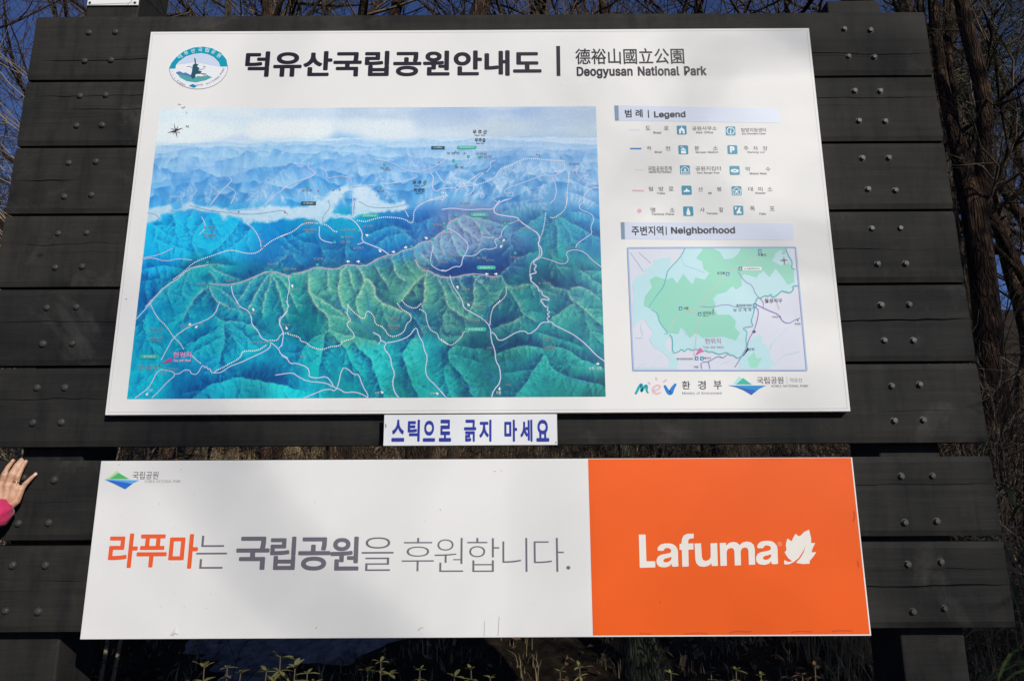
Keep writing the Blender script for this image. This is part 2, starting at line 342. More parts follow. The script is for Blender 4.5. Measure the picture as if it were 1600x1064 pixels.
# ------------------------------------------------------------------ flat print: helpers
GLYPHS = ''',|188|38 -119 68 71 137 71 84 -119
-|453|337 244 337 188 114 188 114 244
0|453|227 -7 191 -3 158 7 130 24 105 48 85 77 69 113 57 155 50 202 48 254 50 306 57 353 69 395 85 431 106 461 130 484 159 502 191 512 227 516 262 512 295 502 323 484 348 461 368 431 384 395 396 353 403 306 405 254 403 202 396 155 384 113 368 77 348 48 323 24 295 7 263 -3;227 50 250 52 271 60 290 74 306 92 320 116 330 144 338 176 342 213 344 254 342 295 338 332 330 365 320 393 306 416 290 435 271 449 250 457 227 460 203 457 182 449 163 435 147 416 134 393 123 365 115 332 111 295 109 254 111 213 115 176 123 144 134 116 147 92 163 74 182 60 203 52
1|453|76 0 76 55 391 55 391 0;276 509 276 0 212 0 212 448 209 448 86 358 86 427 198 509
5|453|221 -7 192 -5 165 1 140 11 118 25 99 41 83 60 71 82 63 105 60 130 122 130 125 115 130 102 138 89 148 78 160 68 173 60 188 54 204 51 221 50 241 51 259 56 276 64 291 75 304 89 314 104 322 122 326 141 328 162 326 183 321 203 314 221 303 237 290 251 275 262 257 270 238 275 218 277 201 276 184 273 167 268 152 262 139 255 128 246 67 253 96 509 366 509 366 452 151 452 134 301 136 301 148 311 162 318 178 325 194 330 212 333 229 334 252 332 274 328 294 321 313 311 330 299 345 285 358 269 370 251 379 231 386 210 390 187 391 163 388 132 381 102 369 76 352 52 332 32 309 15 282 3 253 -4
7|453|97 0 323 448 323 452 62 452 62 509 391 509 391 449 165 0
9|453|226 516 256 513 285 506 310 494 333 478 352 458 368 434 380 408 387 378 389 347 387 322 382 296 373 270 359 240 340 207 315 168 200 0 130 0 301 248 307 248 302 238 295 229 287 221 278 214 268 207 257 202 245 198 232 195 218 195 188 197 161 203 137 214 116 229 98 247 83 269 72 294 66 321 64 352 66 382 73 411 85 436 101 459 120 479 143 494 168 506 196 513;226 460 207 459 190 454 174 446 160 435 148 423 138 407 131 390 127 372 125 352 127 331 131 313 138 295 148 280 160 268 174 257 190 250 207 245 226 243 245 245 263 249 279 257 293 267 305 280 314 295 322 312 326 330 327 350 326 371 322 390 314 407 305 422 293 435 279 446 263 454 245 459
A|480|16 0 201 509 276 509 463 0 395 0 287 302 280 323 272 346 264 372 255 402 244 438 232 478 245 478 233 437 222 402 213 371 204 345 197 322 191 302 85 0;110 142 110 199 370 199 370 142
B|456|60 0 60 509 241 509 274 507 304 501 329 491 350 477 367 461 381 442 390 421 396 398 398 374 397 353 393 336 387 320 378 307 368 295 356 286 343 278 329 272 315 267 315 262 331 260 347 254 363 245 378 234 391 220 402 203 411 184 416 161 418 136 416 111 410 88 400 67 386 48 368 31 344 18 317 8 284 2 247 0;125 57 245 57 281 60 309 67 330 80 344 96 353 115 355 137 354 153 350 169 342 184 333 197 320 209 306 218 289 225 269 229 248 231 125 231;125 285 238 285 256 287 273 290 288 296 302 304 314 314 323 326 330 340 335 355 336 372 333 393 326 412 313 429 294 442 270 449 240 452 125 452
C|510|267 -7 225 -3 186 7 150 25 119 49 92 79 70 115 53 157 44 203 40 254 44 305 53 352 70 393 92 429 119 459 150 484 186 501 225 512 267 516 293 514 317 511 340 504 362 496 383 485 402 471 419 456 435 438 448 418 459 397 467 373 473 348 408 348 404 365 397 380 389 395 380 407 369 418 357 428 344 437 330 444 315 449 300 453 284 455 267 456 237 453 209 445 184 432 161 414 141 391 125 364 113 332 106 295 103 254 106 213 113 177 125 145 141 117 161 94 184 76 210 63 237 56 267 53 284 54 300 56 315 60 330 65 344 72 357 81 369 90 380 102 389 114 397 128 404 144 408 160 473 160 467 135 459 112 448 91 435 71 420 53 402 38 383 24 363 13 341 5 317 -2 293 -6
D|502|219 0 96 0 96 57 215 57 254 60 288 68 318 81 343 99 363 122 379 149 390 181 397 216 399 255 397 294 390 329 379 361 364 388 344 410 320 428 291 441 258 449 221 452 93 452 93 509 225 509 273 505 315 495 353 478 385 455 412 426 433 391 449 351 458 306 462 255 458 205 449 159 433 119 411 83 384 54 351 31 312 14 268 3;125 509 125 0 60 0 60 509
E|419|60 0 60 509 372 509 372 452 125 452 125 286 355 286 355 229 125 229 125 57 375 57 375 0
F|410|60 0 60 509 369 509 369 452 125 452 125 278 346 278 346 221 125 221 125 0
G|520|269 -7 225 -3 185 7 149 25 118 49 91 79 69 116 53 157 43 203 40 254 43 305 53 352 69 393 91 429 117 459 149 484 184 501 223 512 265 516 291 514 316 510 340 504 363 494 384 483 403 469 421 453 436 436 449 416 460 395 468 373 474 349 408 349 402 365 395 379 387 393 378 406 368 417 356 427 344 436 330 443 315 448 300 453 283 455 265 456 236 453 209 445 183 432 160 414 141 392 125 364 113 332 106 295 103 254 106 213 113 177 125 145 141 117 161 95 184 76 210 63 238 56 269 53 296 55 322 61 345 71 365 85 382 102 396 123 407 147 413 173 415 202 434 199 283 199 283 256 478 256 478 200 475 160 466 124 451 91 431 62 406 38 377 19 344 5 308 -4
H|517|60 0 60 509 125 509 125 289 392 289 392 509 457 509 457 0 392 0 392 232 125 232 125 0
I|300|31 0 31 57 118 57 118 452 31 452 31 509 269 509 269 452 183 452 183 57 269 57 269 0
J|396|185 -7 143 -2 106 11 75 33 52 63 38 100 33 145 33 173 98 173 98 145 100 117 108 93 122 74 139 61 160 53 185 50 209 53 230 61 248 74 261 93 269 117 272 145 272 509 336 509 336 145 332 100 318 63 294 33 263 11 227 -2
K|467|104 145 104 216 116 231 128 246 139 261 151 275 162 289 174 303 187 317 199 331 212 344 364 509 448 509 231 276 228 276;60 0 60 509 125 509 125 334 124 225 125 193 125 0;372 0 188 259 228 309 449 0
L|393|60 0 60 509 125 509 125 57 361 57 361 0
M|628|60 0 60 509 152 509 277 187 287 159 299 123 311 84 322 49 307 49 318 83 330 121 342 158 352 187 476 509 568 509 568 0 504 0 504 291 504 327 505 369 506 413 507 457 513 457 508 441 503 425 498 409 482 363 467 322 456 291 342 0 286 0 170 291 159 321 145 361 129 408 112 457 119 457 120 416 121 372 122 328 122 291 122 0
N|523|60 0 60 509 136 509 343 183 349 174 355 163 363 151 371 137 379 122 388 107 396 90 405 73 414 55 405 54 403 72 402 90 401 108 400 126 399 142 399 157 399 195 399 509 463 509 463 0 387 0 202 290 177 331 168 346 159 363 148 381 108 452 119 454 122 384 124 328 125 291 125 0
O|533|267 -7 225 -3 186 7 150 25 119 49 92 79 70 115 53 157 44 203 40 254 44 305 53 352 70 393 92 429 119 459 150 484 186 501 225 512 267 516 309 512 348 501 384 484 415 459 442 429 464 393 480 352 490 305 493 254 490 203 480 157 464 115 442 79 415 49 384 25 348 7 309 -3;267 53 296 55 324 63 349 76 372 94 392 116 408 144 420 176 428 213 430 254 428 295 420 332 408 365 392 392 372 415 349 433 324 446 296 453 267 456 237 453 210 445 184 433 161 415 142 392 125 364 113 332 106 295 103 254 106 213 113 176 125 144 142 117 161 94 184 76 210 63 237 55
P|445|60 0 60 509 235 509 272 506 305 499 332 487 356 471 375 452 390 430 400 404 407 377 409 348 407 318 400 291 390 265 375 243 356 223 332 207 305 195 272 188 235 186 109 186 109 242 233 242 257 244 279 248 297 256 312 266 324 279 333 294 339 310 343 328 344 348 343 367 339 385 333 402 324 416 312 428 297 439 279 446 257 451 232 452 125 452 125 0
R|449|60 0 60 509 236 509 273 506 305 500 333 489 356 473 376 455 390 433 401 408 407 381 409 352 407 323 401 296 390 271 376 250 356 232 333 217 305 206 273 200 236 198 96 198 96 255 234 255 258 256 280 260 298 267 313 276 325 287 334 300 340 316 344 333 345 352 344 371 340 389 334 405 325 419 313 430 298 440 279 446 258 451 233 452 125 452 125 0;353 0 230 229 303 229 428 0
S|447|224 -9 188 -7 156 -1 128 9 102 23 81 40 64 60 51 83 42 109 38 137 104 137 108 118 114 102 123 88 136 76 150 66 166 59 185 53 204 50 224 49 246 50 267 54 286 60 303 69 317 79 329 92 338 106 344 122 346 139 344 154 340 168 332 179 322 189 310 197 296 205 280 211 263 217 245 222 184 239 145 253 112 269 86 289 67 313 56 341 52 372 54 400 62 425 75 448 92 468 113 484 138 498 165 508 195 514 227 516 259 514 289 508 316 498 340 484 360 468 377 449 390 427 398 403 401 378 337 378 332 402 320 421 302 437 280 449 254 456 225 459 204 457 185 454 167 448 152 440 139 430 129 418 121 405 117 391 115 376 117 359 122 345 131 334 142 324 155 315 169 308 184 302 198 297 212 293 264 279 279 275 295 270 312 264 328 256 344 248 359 238 372 226 384 213 395 198 402 180 407 161 408 139 406 112 399 87 386 64 370 43 349 25 323 11 294 0 261 -7
T|449|32 452 32 509 417 509 417 452 257 452 257 0 193 0 193 452
W|686|155 0 16 509 82 509 163 196 167 179 172 162 175 145 187 94 190 76 194 58 197 40 189 40 193 58 196 76 200 94 203 111 207 128 211 145 224 196 306 509 380 509 462 196 466 179 470 162 474 145 486 94 490 76 494 58 497 40 488 40 492 58 495 76 499 94 503 111 506 128 510 145 523 196 603 509 670 509 530 0 455 0 368 323 362 345 357 368 351 391 346 417 341 445 336 475 350 475 345 446 340 420 335 395 330 371 324 347 318 323 230 0
Y|472|203 0 203 208 16 509 91 509 192 344 203 327 213 309 222 292 231 274 240 254 250 230 224 230 233 254 242 275 251 293 260 310 270 327 280 344 381 509 455 509 268 208 268 0
a|389|160 -9 137 -7 115 -3 94 5 76 15 60 29 48 45 38 63 32 84 30 108 32 128 36 146 43 161 53 174 64 184 78 193 92 200 108 206 125 211 143 214 161 217 178 220 234 227 247 229 257 231 265 235 271 240 274 246 276 255 276 257 275 272 272 285 267 297 260 307 251 315 240 322 227 327 212 330 196 331 178 330 163 327 149 322 137 316 127 309 118 301 110 292 104 283 100 274 41 291 51 313 64 331 79 346 95 358 114 368 133 375 153 380 173 383 194 384 208 384 223 382 239 379 255 375 271 369 286 360 300 350 312 336 322 320 330 301 335 278 337 251 337 0 277 0 277 52 272 52 267 43 260 34 252 25 242 16 229 8 215 1 199 -4 181 -7;170 45 192 47 211 51 228 59 242 68 254 80 263 93 270 108 274 122 276 138 276 190 272 187 267 184 259 182 251 180 241 178 231 176 200 171 175 168 161 166 147 163 134 159 122 153 112 147 103 139 97 130 93 118 92 105 93 93 96 82 102 72 109 64 119 57 130 52 142 48 156 46
b|424|229 -8 208 -7 189 -3 172 4 159 12 147 21 138 31 130 41 123 50 118 59 112 59 112 0 53 0 53 509 114 509 114 319 118 319 123 327 130 336 137 346 147 355 158 364 171 373 188 379 207 383 229 384 259 382 287 374 313 361 335 342 354 320 370 293 381 261 388 227 390 189 388 151 381 116 370 84 355 57 336 34 313 16 288 3 260 -6;220 47 242 49 262 55 279 66 294 80 306 97 316 117 323 139 327 163 328 189 327 215 323 239 316 261 307 281 295 298 280 311 262 322 243 328 220 330 198 328 178 322 161 312 147 299 134 282 125 263 118 241 114 216 113 189 114 162 118 138 125 115 135 95 147 78 162 65 179 55 198 49
c|396|207 -8 174 -5 144 3 117 16 93 35 72 58 56 85 44 116 37 150 34 187 37 225 44 260 56 291 72 318 93 341 117 360 144 374 174 382 207 384 226 384 243 381 260 377 276 371 291 364 305 356 318 346 330 335 340 322 349 308 356 293 362 277 303 262 300 272 295 281 290 289 284 297 278 304 270 311 261 316 252 321 242 325 231 328 220 329 207 330 184 328 163 321 145 310 130 296 118 278 108 258 102 236 98 212 96 187 98 163 102 139 108 117 118 97 130 80 145 66 163 55 184 49 207 46 220 47 232 49 243 52 253 55 262 60 271 66 279 73 285 80 292 89 297 98 301 107 304 117 363 102 357 86 350 70 341 56 331 43 319 32 306 21 292 12 277 5 261 -1 244 -5 226 -7
d|424|195 -8 165 -6 137 3 111 16 89 34 70 57 55 84 43 116 36 151 34 189 36 227 43 261 55 293 70 320 89 342 112 361 137 374 165 382 196 384 218 383 237 379 253 373 267 364 278 355 287 346 295 336 301 327 306 319 311 319 311 509 372 509 372 0 313 0 313 59 307 59 301 50 295 41 287 31 277 21 266 12 252 4 236 -3 217 -7;205 47 226 49 246 55 263 65 278 78 290 95 299 115 306 138 310 162 312 189 310 216 306 241 300 263 290 282 278 299 263 312 246 322 227 328 205 330 182 328 162 322 145 311 130 298 118 281 108 261 102 239 98 215 96 189 98 163 102 139 109 117 118 97 130 80 145 66 162 55 182 49
e|404|212 -8 177 -5 145 3 117 16 92 35 72 58 56 85 44 116 37 150 34 187 36 224 44 258 55 290 71 317 91 340 115 359 142 373 172 382 205 384 226 383 246 380 266 374 285 366 303 355 319 341 334 324 347 305 357 282 365 256 370 227 371 194 371 169 75 169 75 221 338 221 310 202 308 226 304 248 298 269 288 286 277 301 263 314 246 323 227 328 205 330 183 328 164 323 146 313 131 301 119 286 109 270 102 251 97 231 96 211 96 178 98 151 102 127 110 106 121 88 135 73 151 61 169 53 190 48 212 46 227 47 241 49 254 53 265 58 276 65 285 73 294 82 300 93 306 105 365 91 358 72 348 55 335 39 320 26 302 14 283 4 261 -3 237 -7
f|254|228 379 228 327 6 327 6 379;81 0 81 432 82 452 87 470 96 486 107 499 120 510 135 519 152 525 169 529 187 530 201 530 212 529 222 527 231 525 238 523 243 521 227 468 215 472 209 473 202 474 195 474 178 472 164 468 154 460 147 449 143 435 142 419 142 0
g|425|207 -151 180 -149 156 -146 134 -140 114 -132 97 -122 82 -110 70 -97 59 -84 51 -69 101 -41 107 -49 114 -57 122 -66 131 -74 142 -82 154 -88 169 -93 187 -96 207 -97 236 -95 261 -87 282 -75 298 -58 308 -34 311 -6 311 68 306 68 301 60 294 51 287 41 277 32 266 23 252 16 236 10 217 6 195 5 165 7 138 14 113 27 90 43 71 65 55 90 43 120 36 154 34 191 36 229 43 263 55 293 71 320 90 342 112 361 138 374 166 382 196 384 218 383 237 379 253 373 267 365 279 356 288 346 296 336 302 327 308 319 313 319 313 379 372 379 372 -9 370 -40 363 -67 350 -90 334 -109 314 -124 291 -136 265 -144 237 -149;205 59 227 61 246 66 264 75 278 87 290 103 300 121 307 142 311 166 312 193 311 219 307 242 300 264 291 283 279 299 264 312 247 322 227 328 205 330 182 328 163 322 145 312 130 298 118 282 109 262 102 241 98 218 96 193 98 167 102 144 109 123 118 104 131 88 145 76 163 66 183 61
h|410|114 227 114 0 53 0 53 509 114 509 114 287 102 287 116 319 132 344 152 362 175 374 200 382 227 384 252 383 275 377 295 369 313 356 328 340 341 321 350 298 355 271 357 240 357 0 296 0 296 235 293 263 286 286 273 304 256 318 235 326 210 329 192 328 176 324 161 317 147 308 136 297 126 283 119 266 115 248
i|167|53 0 53 379 114 379 114 0;84 443 73 444 63 448 54 455 47 463 43 472 41 483 43 494 47 504 54 512 63 518 73 522 84 524 95 522 105 518 114 512 121 504 125 494 126 483 125 472 121 463 114 455 105 448 95 444
j|167|53 379 114 379 114 -30 112 -52 108 -72 102 -90 92 -106 80 -119 65 -129 47 -137 27 -141 4 -143 -10 -143 -10 -87 2 -87 18 -85 31 -80 40 -72 47 -61 51 -46 53 -29;83 443 72 444 62 448 53 455 47 463 42 472 41 483 42 494 47 504 53 512 62 518 72 522 83 524 95 522 105 518 114 512 120 504 125 494 126 483 125 472 120 463 114 455 105 448 95 444
k|381|110 137 110 212 121 212 284 379 360 379 184 199 177 199;53 0 53 509 114 509 114 0;294 0 148 186 191 229 372 0
l|189|139 -2 112 0 91 8 74 20 62 37 55 59 53 84 53 509 114 509 114 99 114 83 117 71 120 62 126 57 135 53 146 52 160 53 170 54 181 3 162 -1 154 -2 147 -2
m|610|53 0 53 379 112 379 112 295 108 295 114 314 122 331 132 346 144 358 158 368 172 376 187 382 203 385 219 386 245 383 268 375 287 361 303 342 314 320 321 295 312 295 318 312 326 329 337 343 350 356 364 366 381 375 398 381 417 385 437 386 458 385 478 380 497 372 514 361 529 346 541 328 550 307 555 283 557 255 557 0 496 0 496 254 493 279 485 298 473 313 456 323 438 329 419 330 402 329 387 326 374 320 363 312 353 302 345 290 340 277 336 263 335 247 335 0 274 0 274 260 272 280 265 297 253 311 238 322 220 328 199 330 185 329 171 326 158 320 145 312 135 302 126 289 119 274 115 257 114 238 114 0
n|410|114 227 114 0 53 0 53 379 112 379 112 287 102 287 116 319 132 344 152 362 175 374 200 382 227 384 252 383 275 377 295 369 313 356 328 340 341 321 350 298 355 271 357 240 357 0 296 0 296 235 293 263 286 286 273 304 256 318 235 326 210 329 192 328 176 324 161 317 147 308 136 297 126 283 119 266 115 248
o|415|207 -8 174 -5 144 3 117 16 93 35 72 58 56 85 44 116 37 150 34 187 37 225 44 260 56 291 72 318 93 341 117 360 144 374 174 382 207 384 241 382 271 374 299 360 323 341 343 318 359 291 371 260 379 225 381 187 379 150 371 116 359 85 343 58 323 35 299 16 271 3 241 -5;207 46 231 49 252 55 270 66 285 80 298 97 307 117 314 139 318 163 319 187 318 212 314 236 307 258 298 278 285 296 270 310 252 321 231 328 207 330 184 328 163 321 145 310 130 296 118 278 108 258 102 236 98 212 96 187 98 163 102 139 108 117 118 97 130 80 145 66 163 55 184 49
p|424|53 -143 53 379 112 379 112 319 118 319 123 327 130 336 137 346 147 355 158 364 171 373 188 379 207 383 229 384 259 382 287 374 313 361 335 342 354 320 370 293 381 261 388 227 390 189 388 151 381 116 370 84 355 57 336 34 313 16 288 3 260 -6 229 -8 208 -7 189 -3 173 4 159 12 147 21 138 31 130 41 124 50 118 59 114 59 114 -143;220 47 242 49 262 55 279 66 294 80 306 97 316 117 323 139 327 163 328 189 327 215 323 239 316 261 307 281 295 298 280 311 262 322 243 328 220 330 198 328 178 322 161 312 147 299 134 282 125 263 118 241 114 216 113 189 114 162 118 138 125 115 135 95 147 78 162 65 179 55 198 49
r|259|53 0 53 379 112 379 112 321 115 321 124 339 137 354 152 367 171 377 191 383 213 385 229 384 243 384 243 322 230 324 223 325 215 326 207 326 190 324 174 321 159 315 146 306 135 296 126 284 119 269 115 254 114 237 114 0
s|365|182 -8 157 -7 133 -3 112 3 93 12 76 24 62 38 50 54 41 73 36 94 94 107 101 87 111 72 124 60 141 52 160 47 181 45 206 47 227 53 244 62 258 74 265 88 268 103 266 115 262 126 254 136 243 144 229 150 212 155 149 170 118 180 92 192 72 208 58 227 50 249 47 274 49 295 55 314 65 332 79 347 95 360 115 370 137 378 161 383 187 384 212 383 234 379 254 372 271 363 286 352 299 339 309 324 318 308 324 290 268 277 262 291 254 304 243 316 228 325 210 331 187 333 166 331 147 326 131 317 119 305 111 292 109 277 110 264 115 253 124 243 136 235 152 229 172 223 229 209 261 200 287 187 306 171 320 153 328 131 331 107 329 85 323 65 312 47 298 31 281 18 260 6 236 -2 210 -7
t|227|204 379 204 327 6 327 6 379;65 471 126 471 126 98 127 83 130 70 136 61 144 55 156 51 170 50 185 51 202 54 213 2 207 0 200 -2 192 -3 184 -3 176 -4 168 -4 138 -1 113 7 92 21 77 41 68 64 65 93
u|410|182 -5 158 -3 135 2 115 11 97 23 82 39 69 59 60 82 54 109 53 139 53 379 114 379 114 144 116 117 124 94 137 75 154 61 175 53 200 50 218 51 234 55 249 62 263 71 274 83 283 97 290 113 295 132 296 153 296 379 357 379 357 0 298 0 298 92 307 92 294 60 277 35 257 17 234 5 209 -3
v|389|163 0 17 379 84 379 165 155 173 132 180 110 187 87 193 64 199 42 206 21 184 21 191 42 197 64 203 87 209 110 216 132 224 155 305 379 371 379 226 0
y|389|47 -139 61 -86 71 -87 83 -89 94 -90 104 -89 113 -86 122 -81 130 -74 138 -64 145 -51 151 -36 163 -1 17 379 84 379 165 155 173 132 180 109 187 87 193 64 199 42 206 21 184 21 190 42 196 64 202 87 209 110 216 132 224 155 305 379 371 379 204 -58 196 -77 187 -93 177 -107 165 -119 153 -128 139 -136 125 -141 109 -144 91 -145 82 -145 73 -144 65 -143 57 -142 52 -140'''
TP = -0.030                                   # front face of the sign panels
LAY = .0004
GLY = {}
for row in GLYPHS.split('\n'):
    ch, adv, body = row.split('|'); L_ = [np.array(l.split(), float).reshape(-1, 2)/1000 for l in body.split(';') if l]
    ar = [float(np.sum(l[:, 0]*np.roll(l[:, 1], -1)-l[:, 1]*np.roll(l[:, 0], -1))) for l in L_]
    GLY[ch] = (int(adv)/1000, ([l for l, a_ in zip(L_, ar) if a_ < 0], [l for l, a_ in zip(L_, ar) if a_ >= 0]))
def inside_one(L, x, y):
    c = False
    for (x0, y0), (x1, y1) in zip(L, np.roll(L, -1, 0)):
        if (y0 > y) != (y1 > y) and x < (x1-x0)*(y-y0)/(y1-y0)+x0: c = not c
    return c
def text_mesh(s, bold=0.0, res=4, spacing=1.0):
    if all(ch in GLY or ch == ' ' for ch in s):
        V, Fs, x = [], [], 0.0
        for ch in s:
            if ch == ' ': x += .28; continue
            adv, (outer, hole) = GLY[ch]
            for k, L in enumerate(outer):
                hs = [h for h in hole if k == len(outer)-1 or inside_one(L, *h[0])] if len(outer) > 1 else hole
                hole_loops = [L]+hs; n0 = len(V)
                tr = tessellate_polygon([[Vector((float(q[0]), float(q[1]), 0)) for q in l] for l in hole_loops])
                for l in hole_loops: V += [(q[0]+x, q[1], k*.02) for q in l]
                Fs += [tuple(i+n0 for i in t_) for t_ in tr]
            x += adv*.97+max(bold, 0)*.8
        me = bpy.data.meshes.new('t'); me.from_pydata([tuple(map(float, q)) for q in V], [], Fs); me.update()
    else:
        c = bpy.data.curves.new('t', 'FONT'); c.body = s; c.size = 1.0; c.resolution_u = res
        if bold < 0: c.offset = bold
        c.space_character = spacing+(max(bold, 0)*.6 if len(s) > 1 else 0); c.fill_mode = 'BOTH'
        o = bpy.data.objects.new('t', c); COL.objects.link(o)
        dg = bpy.context.evaluated_depsgraph_get(); me = bpy.data.meshes.new_from_object(o.evaluated_get(dg))
        bpy.data.objects.remove(o); bpy.data.curves.remove(c)
    if bold > 0 and len(me.vertices):       # heavier weight: the same letters again, shifted by the extra stroke width
        n = len(me.vertices); a = np.zeros(n*3, np.float32); me.vertices.foreach_get('co', a); a = a.reshape(-1, 3)
        f = [tuple(p.vertices) for p in me.polygons]; V = [a]; Fs = list(f); m = 8 if res > 2 else 4
        for k in range(m):
            b = a.copy(); t_ = 2*math.pi*(k+.5)/m; b[:, 0] += bold*math.cos(t_)*1.15; b[:, 1] += bold*math.sin(t_)*1.15; b[:, 2] += (k+1)*.1
            V.append(b); Fs += [tuple(i+n*(k+1) for i in q) for q in f]
        bpy.data.meshes.remove(me); me = bpy.data.meshes.new('t'); me.from_pydata([tuple(map(float, q)) for q in np.concatenate(V)], [], Fs); me.update()
    return me
def lettering(name, s, x0, y0, x1, y1, c, parent, bold=0.0, lay=1, res=4, Y=TP, slant=0.0, rot=0.0, ital=0.0):
    """flat letters filling the photo box (x0,y0)-(x1,y1) on the sheet"""
    me = text_mesh(s, bold, res)
    n = len(me.vertices)
    if n == 0: return None
    a = np.zeros(n*3, np.float32); me.vertices.foreach_get('co', a); a = a.reshape(-1, 3).astype(float)
    if ital: a[:, 0] += a[:, 1]*ital
    mi, ma = a.min(0), a.max(0); w = max(ma[0]-mi[0], 1e-4); h = max(ma[1]-mi[1], 1e-4)
    ym = (y0+y1)/2; xm = (x0+x1)/2
    A = pp(x0, ym, Y); B = pp(x1, ym+slant, Y); C = pp(xm, y1+slant/2, Y); D = pp(xm, y0+slant/2, Y)
    W_ = B[0]-A[0]; H_ = D[2]-C[2]; cx = (A[0]+B[0])/2; cz = (C[2]+D[2])/2
    u = ((a[:, 0]-mi[0])/w-.5)*W_; t = ((a[:, 1]-mi[1])/h-.5)*H_
    if slant: t = t + (u/W_)*(B[2]-A[2])
    if rot: u, t = u*math.cos(rot)-t*math.sin(rot), u*math.sin(rot)+t*math.cos(rot)
    out = np.stack([cx+u, Y-LAY*lay-a[:, 2]*.00015, cz+t], 1).astype(np.float32)
    me.vertices.foreach_set('co', out.ravel()); me.update(); me.name = name
    me.materials.clear(); me.materials.append(inkm(c))
    o = bpy.data.objects.new(name, me); COL.objects.link(o)
    if parent: keep_world(o, parent) if parent.type == 'EMPTY' else sub(o, parent)
    return o
def sub(o, parent):
    o.parent = parent
    base = parent.parent
    o.matrix_parent_inverse = Matrix.Identity(4)
    return o
def flat(name, pts, c, parent, lay=1, Y=TP, mat=None):
    """filled outline given in photo pixels"""
    P = [pp(x, y, Y) for x, y in pts]
    v = [(p[0], Y-LAY*lay, p[2]) for p in P]
    from mathutils.geometry import tessellate_polygon
    tr = tessellate_polygon([[Vector((p[0], p[2], 0)) for p in P]])
    o = mk(name, v, [tuple(t) for t in tr], mat or inkm(c))
    if parent: keep_world(o, parent) if parent.type == 'EMPTY' else sub(o, parent)
    return o
def smooth_line(pts, it=2):
    p = np.asarray(pts, float)
    for _ in range(it):
        q = [p[0]]
        for a, b in zip(p[:-1], p[1:]): q += [a*.75+b*.25, a*.25+b*.75]
        q.append(p[-1]); p = np.array(q)
    return p
def ribbons(name, lines, c, parent, lay=2, Y=TP, smooth=1):
    """lines: list of (width in photo px, points); every line is a part of its own"""
    if len(lines) > 1:
        for k, l in enumerate(lines): o = ribbons(name, [l], c, parent, lay+.02*k, Y, smooth)
        return o
    mb = MB()
    for w, pts in lines:
        w = w*.60 if name == 'road_line' else w*.8 if name in ('trail_line', 'stream_line') else w
        p = smooth_line(pts, smooth) if smooth and len(pts) > 2 else np.asarray(pts, float)
        P = np.array([pp(x, y, Y) for x, y in p])[:, [0, 2]]
        d = np.gradient(P, axis=0); d /= np.linalg.norm(d, axis=1)[:, None]+1e-9
        nrm = np.stack([-d[:, 1], d[:, 0]], 1)*(w*.5/455)
        a, b = P+nrm, P-nrm; n = len(P)
        v = np.zeros((2*n, 3)); v[0::2, 0] = a[:, 0]; v[0::2, 2] = a[:, 1]; v[1::2, 0] = b[:, 0]; v[1::2, 2] = b[:, 1]; v[:, 1] = Y-LAY*lay-np.repeat(np.arange(n), 2)*2e-6
        i = np.arange(n-1)*2
        mb.add(v, np.stack([i+1, i+3, i+2, i], 1))
    o = mb.build(name, inkm(c), None, smooth=False)
    if parent: keep_world(o, parent) if parent.type == 'EMPTY' else sub(o, parent)
    return o
def dots(name, lines, r, step, c, parent, lay=2, Y=TP):
    mb = MB()
    for pts in lines:
        p = smooth_line(pts, 2); d = np.r_[0, np.cumsum(np.linalg.norm(np.diff(p, axis=0), axis=1))]
        for s in np.arange(0, d[-1], step):
            x = np.interp(s, d, p[:, 0]); y = np.interp(s, d, p[:, 1]); P = pp(x, y, Y); R_ = r/455
            v = [(P[0]+R_*math.cos(a), Y-LAY*lay, P[2]+R_*math.sin(a)) for a in np.arange(4)*math.pi/2+.78]
            mb.add(v, [(0, 1, 2, 3)])
    o = mb.build(name, inkm(c), None, smooth=False, kind='stuff'); sub(o, parent) if parent.type != 'EMPTY' else keep_world(o, parent); return o
def ellipse(cx, cy, rx, ry, a0=0, a1=360, n=40, rot=0):
    out = []
    for i in range(n+1):
        a = rad(a0+(a1-a0)*i/n); x = rx*math.cos(a); y = -ry*math.sin(a)
        out.append((cx+x*math.cos(rot)-y*math.sin(rot), cy+x*math.sin(rot)+y*math.cos(rot)))
    return out
def dirt(name, marks, parent, Y=TP, lay=3, c=(176, 174, 168)):
    L = []
    for (x, y, s, a) in marks:
        L.append((s*.45, [(x-s*math.cos(a), y-s*math.sin(a)), (x+.3*s, y+.2*s), (x+s*math.cos(a), y+s*math.sin(a))]))
    return ribbons(name, L, c, parent, lay, Y, 1)

# ------------------------------------------------------------------ main map sign
PZ0, PZ1 = 1.7425, 3.139
msign = empty('map_sign', (0, TP, PZ0), 'large white park map sign with painted mountain relief picture, title and legend', 'map sign')
v, f = box(-1.2, 1.2, TP, -.0005, PZ0, PZ1)
o = mk('panel', v, f, M['sheet']); bevelled(o, .0016, 2); keep_world(o, msign)
INK = (38, 34, 44)
for n_, s, a in (('title_lettering', '덕유산국립공원안내도', (383, 81, 846, 121)),):
    lettering(n_, s, *a, INK, msign, bold=.030, res=6, slant=-2)
flat('title_divider', [(869, 72.5), (875, 72.5), (875.7, 119.5), (869.7, 119.5)], INK, msign)
lettering('chinese_lettering', '德裕山國立公園', 899, 76, 1069, 101, INK, msign, bold=.012, res=4)
lettering('english_lettering', 'Deogyusan National Park', 901, 104, 1104, 123, INK, msign, bold=.028, res=4)
